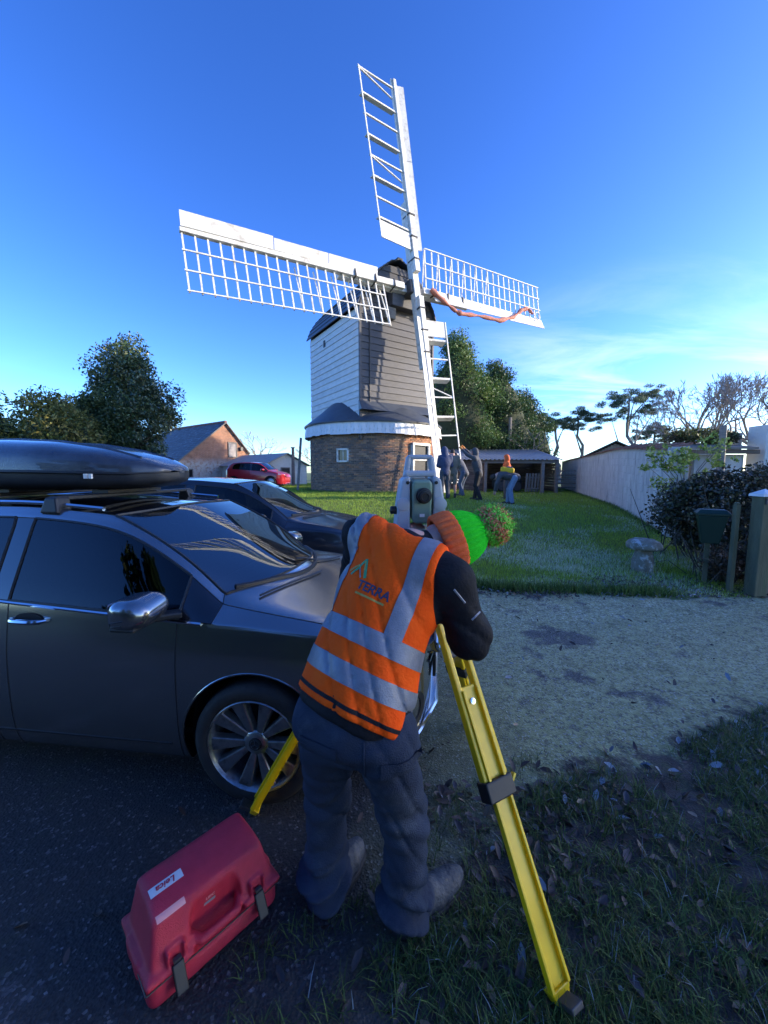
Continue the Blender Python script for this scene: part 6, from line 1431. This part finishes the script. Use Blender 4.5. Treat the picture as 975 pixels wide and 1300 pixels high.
    stroke((-.052, -.022), (-.020, .012), .008, 'emblem', 'print_gold'); stroke((-.036, -.034), (.002, .036), .010, 'emblem', 'print_green'); stroke((.000, .038), (.034, -.030), .012, 'emblem', 'print_green'); stroke((-.022, .010), (.014, -.034), .006, 'emblem', 'print_grey'); stroke((.0, .030), (.016, -.004), .006, 'emblem', 'print_gold')
    # --- knitted hat
    T = Vector(TD); O = Vector(BRIM); Xh = T.orthogonal().normalized(); Yh = T.cross(Xh)
    def knit(prof, nm, mt_, parent, ribs=27, amp=.0095, inner=False):
        n = ribs * 8; vs = []; fs = []
        for r, h in prof:
            for k in range(n): a = 2 * math.pi * k / n; rr = r + amp * min(1, r / .06) * abs(math.sin(a * ribs / 2)) ** .7; vs.append(O + T * h + (Xh * math.cos(a) + Yh * math.sin(a)) * rr)
        for i in range(len(prof) - 1):
            for k in range(n): k2 = (k + 1) % n; fs.append((i * n + k, i * n + k2, (i + 1) * n + k2, (i + 1) * n + k))
        return mesh_obj(nm, vs, fs, mt_, parent, smooth=True)
    hat = knit([(.109, .062), (.109, .078), (.104, .102), (.095, .127), (.082, .150), (.066, .170), (.050, .186), (.032, .196), (.004, .198)], 'hat', 'wool_green', root)
    knit([(.100, -.008), (.108, -.016), (.116, -.010), (.1185, .01), (.119, .035), (.1175, .058), (.113, .070), (.106, .072)], 'turned_cuff', 'wool_orange', hat)
    rg = np.random.default_rng(5); n = 7500; u = rg.normal(0, 1, (n, 3)); u /= np.linalg.norm(u, axis=1)[:, None]; c = np.array(O + T * .228); ln = .078 * rg.uniform(.86, 1.08, n)
    bend = rg.normal(0, .10, (n, 3)); tip = c + (u + bend) * ln[:, None]; base = c + u * .02; sd = np.cross(u, rg.normal(0, 1, (n, 3))); sd /= np.linalg.norm(sd, axis=1)[:, None]; s2 = np.cross(u, sd); w = .0034
    Vv = []; tri = [0, 2.094, 4.189]
    for q, ww in ((base, w * 1.0), (tip, w * .35)):
        for t in tri: Vv.append(q + (sd * math.cos(t) + s2 * math.sin(t)) * ww)
    Vv = np.stack(Vv, 1).reshape(-1, 3); b = np.arange(n) * 6; F = np.concatenate([np.stack([b + i, b + (i + 1) % 3, b + 3 + (i + 1) % 3, b + 3 + i], 1) for i in range(3)]); cap = np.stack([b + 3, b + 4, b + 5, b + 5], 1)
    patch = np.sin(u[:, 0] * 5 + u[:, 2] * 4 + 1) + .9 * rg.normal(0, 1, n); col = np.where((patch > .1)[:, None], np.array([1.0, .42, .22]), np.array([.42, 1.0, .16])) * rg.uniform(.8, 1.0, (n, 1))
    q4 = np.stack([tip + sd * .0042, tip + s2 * .0042, tip - sd * .0042, tip - s2 * .0042], 1).reshape(-1, 3); F = np.concatenate([F, len(Vv) + np.arange(4 * n).reshape(-1, 4)]); Vv = np.concatenate([Vv, q4])
    core = MB(); core.lathe([(.002, -.066), (.034, -.057), (.057, -.034), (.066, 0), (.057, .034), (.034, .057), (.002, .066)], 16, T, O + T * .228); core.build('pompom_core', 'wool_green', hat, smooth=True)
    po = fast_mesh('pompom', Vv, F, 'yarn', hat, tint=np.concatenate([col] * 4)); po['kind'] = 'stuff'
    rebase(root)
surveyor()
def total_station():
    o = Vector((.165, 1.80, 1.385)); root = thing('total_station', 'grey and green survey instrument with black eyepiece on the tripod', 'survey instrument', o, R(4))
    X, Y, Z = Vector((1, 0, 0)), Vector((0, 1, 0)), Vector((0, 0, 1))
    for s_ in (-1, 1):
        p = [(.052, .03), (.112, .03), (.115, .07), (.108, .16), (.088, .285), (.070, .30), (.052, .30)]
        m = MB(); m.prism([(x * s_, z) for x, z in (p if s_ < 0 else p[::-1])], (0, -.075, 0), X, Z, Y, .15); m.build('standard', 'inst_grey', root, bevel=.012)
        m = MB(); m.prism([(x * s_, z) for x, z in ([(.050, .296), (.078, .296), (.062, .392), (.040, .392)] if s_ < 0 else [(.050, .296), (.078, .296), (.062, .392), (.040, .392)][::-1])], (0, -.022, 0), X, Z, Y, .044); m.build('handle_post', 'inst_grey', root, bevel=.008)
        MB().lathe([(.008, 0), (.008, .005), (.003, .006)], 10, (0, -1, 0), (.064 * s_, -.0745, .272)).build('screw', 'ink_black', root)
        MB().lathe([(.030, 0), (.030, .005), (.024, .007)], 24, (0, -1, 0), (.084 * s_, -.074, .175)).build('bearing_cover', 'inst_grey', root, smooth=True, angle=40)
    m = MB(); m.bar((-.058, 0, .388), (.058, 0, .388), .044, .02); m.build('handle', 'inst_grey', root, bevel=.008)
    m = MB(); m.bar((-.074, -.01, .312), (.074, -.01, .312), .05, .028); m.build('cross_bar', 'inst_grey', root, bevel=.010)
    ty = Vector((0, 1, .10)).normalized(); tz = Vector((0, -.10, 1)).normalized()
    m = MB(); m.prism([(-.044, -.085), (-.034, -.105), (.034, -.105), (.044, -.085), (.046, .07), (.038, .092), (-.038, .092), (-.046, .07)], Vector((0, -.085, .19)), X, tz, ty, .17); t = m.build('telescope', 'inst_green', root, bevel=.010)
    c = Vector((0.006, -.085, .215)); m = MB(); m.lathe([(.036, 0), (.036, .012), (.030, .014), (.030, .035), (.024, .036), (.024, .048), (.017, .049), (.014, .044)], 28, -ty, c); m.build('eyepiece', 'trim_black', t, smooth=True, angle=35)
    MB().box((.0, -.0855 , .125), (.022, .004, .014)).build('maker_plate', 'label_white', t)
    m = MB(); m.hexa([(-.08, -.10, .0), (.08, -.10, .0), (.08, .09, .0), (-.08, .09, .0), (-.076, -.082, .06), (.076, -.082, .06), (.076, .09, .06), (-.076, .09, .06)]); m.build('base_housing', 'inst_green', root, bevel=.008)
    m = MB(); fz = Vector((0, .018, .06)).normalized(); m.box((.0, -.0935, .032), (.075, .003, .044), (X, fz.cross(X), fz)); m.build('display', 'screen_pale', root)
    m = MB(); m.lathe([(.019, 0), (.019, .024), (.015, .027)], 18, (-1, 0, 0), (-.112, -.03, .145)); m.build('drive_knob', 'trim_black', root, smooth=True, angle=40)
    m = MB(); m.lathe([(.013, 0), (.013, .02), (.010, .022)], 18, (-1, 0, 0), (-.112, -.05, .06)); m.build('drive_knob', 'trim_black', root, smooth=True, angle=40)
    m = MB(); m.lathe([(.05, -.055), (.085, -.05), (.088, -.036), (.06, -.032), (.06, .0)], 24); m.build('tribrach', 'inst_grey', root, smooth=True, angle=40)
    for a in (30, 150, 270): MB().lathe([(.017, -.032), (.017, -.012), (.013, -.010)], 14, (0, 0, 1), (.066 * math.cos(R(a)), .066 * math.sin(R(a)), 0)).build('foot_screw', 'trim_black', root, smooth=True, angle=40)
total_station()
def tripod():
    c = Vector((.165, 1.80, 1.30)); root = thing('tripod', 'bright yellow surveying tripod with black leg clamps', 'tripod', (c.x, c.y, 0))
    m = MB(); m.lathe([(.06, 1.255), (.085, 1.262), (.092, 1.285), (.092, 1.318), (.06, 1.328)], 30, (0, 0, 1), (c.x, c.y, 0)); m.build('head', 'tripod_yellow', root, smooth=True, angle=40)
    for foot in (Vector((.572, 1.05, 0)), Vector((-.665, 1.755, 0)), Vector((.60, 2.44, 0))):
        h = (foot - Vector((c.x, c.y, 0))).normalized(); top = c + h * .085 - Vector((0, 0, .01)); d = (foot - top); L = d.length; d.normalize(); w = Vector((-h.y, h.x, 0)); nrm = w.cross(d).normalized()
        if nrm.z < 0: nrm = -nrm
        def at(t, s=0., o=0.): return top + d * (L * t) + w * s + nrm * o
        lg = MB(); lg.bar(at(.0), at(.075), .115, .045, nrm); leg = lg.build('leg', 'tripod_yellow', root, bevel=.008)
        for s_ in (-1, 1):
            m = MB(); m.bar(at(.05, s_ * .046), at(.60, s_ * .046), .024, .036, nrm); m.build('rail', 'tripod_yellow', leg, bevel=.006)
            m = MB(); m.bar(at(.36, s_ * .036, .016), at(.955, s_ * .036, .016), .012, .022, nrm); m.build('flange', 'tripod_yellow', leg, bevel=.003)
        m = MB(); m.bar(at(.352), at(.955), .066, .022, nrm); m.build('extension', 'tripod_yellow', leg, bevel=.003)
        m = MB(); m.bar(at(.25, 0, .0), at(.275, 0, .0), .075, .03, nrm); m.build('cross_piece', 'trim_black', leg, bevel=.004)
        m = MB(); m.bar(at(.567), at(.612), .128, .062, nrm); m.build('clamp', 'trim_black', leg, bevel=.006)
        m = MB(); m.bar(at(.59, .062, .012), at(.575, .088, .015), .012, .018, nrm); m.build('clamp_lever', 'tripod_yellow', leg, bevel=.003)
        m = MB(); m.lathe([(.012, 0), (.012, .006), (.006, .007)], 12, nrm, at(.39, 0, .011)); m.build('bolt', 'chrome', leg)
        a, b_ = at(.954), at(.978); m = MB(); m.bar(a, b_, .086, .042, nrm, .055, .034); m.build('shoe', 'tripod_yellow', leg, bevel=.004)
        m = MB(); m.tube([at(.977), at(.99), at(1.012)], [.024, .018, .004], 10); m.build('spike', 'iron', leg, smooth=True)
        m = MB(); m.bar(at(.972, 0, .01), at(.972, 0, .075), .05, .018, d); m.build('foot_tread', 'iron', leg, bevel=.004)
    m = MB(); st = [(c.x + .06, c.y - .07, 1.25), (c.x + .09, c.y - .13, 1.02), (c.x + .12, c.y - .19, .88), (c.x + .125, c.y - .17, 1.0), (c.x + .07, c.y - .09, 1.2)]; m.tube(st, .008, 5); m.build('carry_strap', 'trim_black', root, smooth=True)
    rebase(root)
tripod()
def case():
    A = Vector((-.728, 1.03, 0)); e1 = Vector((.68, .733, 0)).normalized(); e2 = Vector((-e1.y, e1.x, 0)); root = thing('instrument_case', 'red plastic carrying case with black latches lying on the tarmac', 'case', A, math.atan2(e1.y, e1.x))
    L, D = .455, .275
    def frustum(P, z0, z1, x0, x1, y0, y1, tx, ty0, ty1, rd):
        q = P; d = np.maximum(z0 - q[..., 2], q[..., 2] - z1); k = (q[..., 2] - z0) / (z1 - z0)
        d = smax(d, (x0 + tx * k) - q[..., 0], rd); d = smax(d, q[..., 0] - (x1 - tx * k), rd); d = smax(d, (y0 + ty0 * k) - q[..., 1], rd); return smax(smax(d, q[..., 1] - (y1 - ty1 * k), rd), q[..., 2] - z1, rd)
    def f(P):
        base = s_box(P, (L / 2, D / 2, .060), (L / 2, D / 2, .058), None, .032)
        lip = s_box(P, (L / 2, D / 2, .112), (L / 2 + .008, D / 2 + .008, .012), None, .010); d = smin(base, lip, .012)
        lid = frustum(P, .10, .285, .006, L - .006, .006, D - .006, .035, .052, .030, .022)
        lid = smax(lid, ((P[..., 2] - .292) + (D * .62 - P[..., 1]) * .30) * .96, .016)
        d = smin(d, lid, .016)
        # recess for the grip
        notch = s_box(P, (L / 2, .0, .165), (.088, .062, .085), ((1, 0, 0), (0, 1, .28), (0, -.28, 1)), .03); d = smax(d, -notch, .010)
        grip = np.minimum(np.minimum(s_caps(P, (L / 2 - .062, .004, .122), (L / 2 + .062, .004, .122), .0145, .0145), s_caps(P, (L / 2 - .062, .004, .122), (L / 2 - .088, .045, .125), .0145, .016)), s_caps(P, (L / 2 + .062, .004, .122), (L / 2 + .088, .045, .125), .0145, .016)); d = smin(d, grip, .012)
        for x in (.085, L - .085): d = smin(d, s_box(P, (x, .018, .125), (.030, .024, .05), None, .008), .006); d = smax(d, -s_box(P, (x, -.004, .155), (.020, .016, .03), None, .004), .004)
        for x in (.0, L): d = smin(d, s_box(P, (x, D * .5, .10), (.012, .06, .03), None, .008), .01)
        for y in (.06, .14, .22): d = smax(d, -s_caps(P, (-.012, y, .02), (-.012, y, .075), .010, .010), .006)
        return d
    o = sdf_obj('shell', f, (-.04, -.04, -.01), (L + .04, D + .04, .31), .0062, 'case_red', root, 1)
    for x in (.085, L - .085):
        m = MB(); m.bar((x, -.004, .128), (x, -.042, .052), .036, .012, (0, 1, .4)); m.build('latch', 'trim_black', root, bevel=.004)
        m = MB(); m.bar((x - .012, -.002, .137), (x + .012, -.002, .137), .012, .010); m.build('latch_pin', 'iron', root)
    seam = MB(); seam.tube([(-.0075, -.0075, .103), (L + .0075, -.0075, .103), (L + .0075, D + .0075, .103), (-.0075, D + .0075, .103), (-.0075, -.0075, .103)], .0026, 5); seam.build('lid_seam', 'ink_black', root)
    bv = bvh_of(o); top = Vector((.105, .135, .30)); Xd = Vector((1, 0, 0)); Yd = Vector((0, 1, .25)).normalized()
    v, fc = grid2d(.105, .034, 12, 4); decal('sticker', (v, fc), top, Xd, Yd, bv, 'label_white', root, .001)
    decal('lettering', text_mesh('Leica', .030, .0008, shear=.3), top, -Xd, -Yd, bv, 'case_red', root, .0022)
    decal('sticker', grid2d(.088, .018, 10, 3), Vector((.092, .045, .26)), Xd, Vector((0, .4, 1)), bv, 'label_pink', root, .001)
    pl = grid2d(.040, .012, 4, 2); decal('maker_plate', pl, Vector((L / 2 - .01, .06, .175)), Xd, Vector((0, .35, 1)), bv, 'print_grey', root, .001)
    decal('lettering', text_mesh('LEIC', .016, .0004), Vector((L / 2 - .01, .065, .195)), Xd, Vector((0, .35, 1)), bv, 'label_pink', root, .001)
case()
# ================================================================ people at the mill
mat('cloth_navy', (.03, .045, .10), (.05, .065, .13), 20, .8); mat('cloth_grey', (.085, .09, .10), (.13, .135, .145), 20, .8); mat('cloth_dark', (.055, .057, .064), (.085, .087, .094), 20, .8); mat('cloth_black', (.008, .008, .01), (.016, .016, .018), 20, .8); mat('cloth_khaki', (.19, .16, .12), (.26, .22, .17), 20, .8); mat('cloth_orange', (.62, .11, .02), (.75, .15, .03), 20, .75); mat('denim', (.13, .19, .28), (.20, .27, .37), 20, .85); mat('denim_dark', (.06, .085, .13), (.09, .12, .17), 20, .85); mat('cloth_yellow', (.70, .42, .015), (.8, .5, .02), 20, .7); mat('hair_dark', (.02, .014, .01), (.035, .025, .02), 20, .7); mat('shoe', (.03, .025, .022), (.05, .042, .036), 20, .7); mat('glove_orange', (.75, .25, .05), (.8, .32, .07), 20, .8)
def figure(label, loc, rz, J, jacket, trousers, hood=None, hair='hair_dark', shorts=False, extra=None, hgt=1.0, shoe='shoe', glove=None):
    root = thing('person', label, 'person', (loc[0], loc[1], Gf(*loc)), rz); J = {k: np.array(v, float) for k, v in J.items()}; lo, hi = (-.95, -.95, -.02), (.95, .95, 2.25)
    pel, chest, neck, head = J['pel'], J['chest'], J['neck'], J['head']; up = Vector(head - neck).normalized()
    f_ = Vector(J.get('face', (0, 1, 0))); f_ = (f_ - up * f_.dot(up)).normalized(); e_ = up.cross(f_); ax = (e_, f_, up)
    tr = Vector(neck - pel).normalized(); lat = Vector(J['shr'] - J['shl']).normalized(); lat = (lat - tr * lat.dot(tr)).normalized(); fr = tr.cross(lat); tax = (lat, fr, tr)
    def box_of(keys, pad): p = np.stack([J[k] for k in keys]); return p.min(0) - pad, p.max(0) + pad
    def body(P):
        d = s_ell(P, head, (.075, .095, .115), ax); d = smin(d, s_ell(P, head - np.array(up) * .07 + np.array(f_) * .03, (.05, .055, .055), ax), .04); d = smin(d, s_caps(P, head + np.array(f_) * .09, head + np.array(f_) * .105 - np.array(up) * .03, .012, .016), .02)
        d = smin(d, s_caps(P, head - np.array(up) * .06, neck, .055, .06), .03); d = smin(d, s_caps(P, neck, pel, .09, .09), .05)
        for s_ in 'lr':
            d = smin(d, np.minimum(s_caps(P, J['sh' + s_], J['el' + s_], .042, .036), s_caps(P, J['el' + s_], J['ha' + s_], .036, .027)), .02); hd = Vector(J['ha' + s_] - J['el' + s_]).normalized(); h0 = J['ha' + s_]; d = smin(d, s_caps(P, h0, h0 + np.array(hd) * .08, .033, .030), .02)
            sv = np.array(hd.orthogonal().normalized())
            for q in (-.03, -.01, .01, .03): d = np.minimum(d, s_caps(P, h0 + np.array(hd) * .07 + sv * q, h0 + np.array(hd) * .16 + sv * q * 1.3, .011, .010))
            d = np.minimum(d, s_caps(P, h0 + np.array(hd) * .03 + sv * .03, h0 + np.array(hd) * .08 + sv * .065, .012, .011))
            d = smin(d, np.minimum(s_caps(P, pel, J['kn' + s_], .075, .052), s_caps(P, J['kn' + s_], J['an' + s_], .056, .036)), .03)
        return d
    keys = [k for k in J if k != 'face']; l, h = box_of(keys, .26); sdf_obj('body', body, l, h, .020, 'skin', root, 1)
    def jk(P):
        d = s_caps(P, pel + np.array(tr) * -.04, chest, .15, .165); q = s_ell(P, chest, (.215, .145, .22), tax); d = smin(d, q, .08); d = smax(smin(d, s_caps(P, J['shl'], J['shr'], .085, .085), .06), s_ell(P, (pel + neck) / 2, (.30, .19, .60), tax), .05)
        for s_ in 'lr': d = smin(d, smin(s_caps(P, J['sh' + s_], J['el' + s_], .078, .066), s_caps(P, J['el' + s_], J['ha' + s_], .066, .05), .03), .04)
        if hood: 
            hd = s_ell(P, head + np.array(up) * .01 - np.array(f_) * .025, (.115, .125, .145), ax); hd = smax(hd, -(s_ell(P, head + np.array(f_) * .13 - np.array(up) * .02, (.072, .09, .10), ax)), .02); d = smin(d, smin(hd, s_caps(P, neck, head - np.array(up) * .05 - np.array(f_) * .03, .10, .10), .05), .05)
        else: d = smin(d, s_caps(P, neck - np.array(tr) * .03, neck + np.array(up) * .03, .085, .075), .04)
        return d + folds(P, .006, 14, 20)
    l, h = box_of(['pel', 'chest', 'neck', 'head', 'shl', 'shr', 'ell', 'elr', 'hal', 'har'], .24); j = sdf_obj('jacket', jk, l, h, .019, jacket, root, 1)
    def ts(P):
        d = s_ell(P, pel, (.175, .135, .14), tax)
        for s_ in 'lr':
            hp = pel + np.array(lat) * (.09 if s_ == 'r' else -.09) - np.array([0, 0, .04]); leg = s_caps(P, hp, J['kn' + s_], .102, .078)
            if not shorts: leg = smin(leg, s_caps(P, J['kn' + s_], J['an' + s_], .078, .07), .03)
            d = smin(d, leg, .04)
        return d + folds(P, .005, 16, 22)
    l, h = box_of(['pel', 'knl', 'knr', 'anl', 'anr'], .24); sdf_obj('trousers', ts, l, h, .019, trousers, root, 1)
    fwd = J.get('toe', np.array([0, 1., 0])); fwd = fwd / np.linalg.norm(fwd)
    for s_ in 'lr':
        a = J['an' + s_]; sole = np.array([a[0], a[1], 0.])
        def sh(P): d = smin(s_caps(P, sole + np.array([0, 0, .04]) - fwd * .05, sole + np.array([0, 0, .035]) + fwd * .15, .045, .04), s_caps(P, sole + np.array([0, 0, .05]), sole + np.array([0, 0, .13]), .05, .05), .03); return np.maximum(d, .002 - P[..., 2])
        sdf_obj('shoe', sh, sole - .24, sole + .26, .018, shoe, root, 1)
        if glove:
            hd = Vector(J['ha' + s_] - J['el' + s_]).normalized(); h0 = J['ha' + s_]; sv = np.array(hd.orthogonal().normalized())
            def gl(P):
                d = s_caps(P, h0, h0 + np.array(hd) * .08, .042, .040)
                for q in (-.03, -.01, .01, .03): d = smin(d, s_caps(P, h0 + np.array(hd) * .07 + sv * q, h0 + np.array(hd) * .16 + sv * q * 1.3, .018, .016), .004)
                return d
            sdf_obj('glove', gl, h0 - .25, h0 + .25, .016, glove, root, 1)
    if not hood and hair:
        def hr(P): return smax(s_ell(P, head + np.array(up) * .015 - np.array(f_) * .012, (.088, .108, .125), ax), -s_ell(P, head + np.array(f_) * .12 - np.array(up) * .05, (.09, .10, .13), ax), .02)
        sdf_obj('hair', hr, head - .2, head + .2, .017, hair, root, 1)
    if extra: extra(root, J, tax, j)
    return root
STAND = dict(pel=(0, 0, .95), chest=(0, .0, 1.28), neck=(0, .0, 1.48), head=(0, .03, 1.65), shl=(-.18, 0, 1.42), shr=(.18, 0, 1.42), ell=(-.24, .03, 1.14), elr=(.24, .03, 1.14), hal=(-.2, .2, 1.02), har=(.2, .2, 1.02), knl=(-.10, .02, .52), knr=(.10, .02, .52), anl=(-.11, 0, .09), anr=(.11, 0, .09))
def pose(**k): d = dict(STAND); d.update(k); return d
figure('person in a long navy jacket and dark trousers with their back turned', (2.10, 13.3), 0.15, pose(head=(0, .10, 1.64), hal=(-.10, .28, 1.10), har=(.10, .28, 1.10)), 'cloth_navy', 'cloth_dark', hood=True)
figure('person in a khaki jacket and shorts with bare legs beside the navy jacket', (2.42, 13.7), -.2, pose(head=(0, .08, 1.60), hal=(-.12, .3, 1.2), har=(.1, .3, 1.2)), 'cloth_khaki', 'cloth_khaki', shorts=True)
figure('person in a grey top and jeans leaning in to steady the sail', (3.02, 15.0), .9, pose(pel=(0, -.12, .93), chest=(0, .08, 1.24), neck=(0, .20, 1.42), head=(0, .30, 1.57), shl=(-.18, .17, 1.36), shr=(.18, .17, 1.36), ell=(-.22, .42, 1.40), elr=(.22, .40, 1.42), hal=(-.15, .60, 1.55), har=(.16, .58, 1.62), knl=(-.10, .02, .50), anl=(-.12, -.12, .09), anr=(.12, .10, .09)), 'cloth_grey', 'denim_dark', hair='hair_dark')
figure('person in a dark hooded coat and black trousers reaching both arms up', (3.25, 13.5), 1.15, pose(pel=(0, -.05, .94), chest=(0, .02, 1.28), neck=(0, .06, 1.48), head=(0, .10, 1.66), shl=(-.18, .06, 1.44), shr=(.18, .06, 1.44), ell=(-.2, .32, 1.58), elr=(.2, .30, 1.60), hal=(-.12, .50, 1.75), har=(.12, .48, 1.80), anl=(-.10, -.14, .09), anr=(.10, .08, .09)), 'cloth_dark', 'cloth_black', hood=True, glove='glove_orange')
figure('person in a bright orange hooded coat standing before the timber shed', (4.95, 15.6), 1.45, pose(), 'cloth_orange', 'cloth_dark', hood=True)
def pack(root, J, tax, j):
    lat, fr, tr = [np.array(v) for v in tax]; c = J['chest'] - fr * .17 - tr * .06
    p = sdf_obj('rucksack', lambda P: s_box(P, c, (.155, .09, .22), tax, .06) + folds(P, .004), c - .36, c + .36, .018, 'cloth_yellow', root, 1)
    sdf_obj('rucksack_pocket', lambda P: s_box(P, c - fr * .09 - tr * .06, (.11, .035, .10), tax, .03), c - .36, c + .36, .018, 'cloth_navy', p, 1)
figure('person in jeans with a yellow rucksack bending down to the grass', (4.20, 12.9), 1.25, pose(pel=(0, -.16, .90), chest=(0, .16, .98), neck=(0, .36, .97), head=(0, .50, .90), face=(0, .3, -1), shl=(-.17, .30, .95), shr=(.17, .30, .95), ell=(-.2, .40, .70), elr=(.2, .38, .70), hal=(-.12, .46, .46), har=(.12, .44, .44), knl=(-.11, -.03, .50), knr=(.11, .02, .50), anl=(-.12, -.10, .09), anr=(.12, .04, .09)), 'cloth_dark', 'denim', extra=pack)
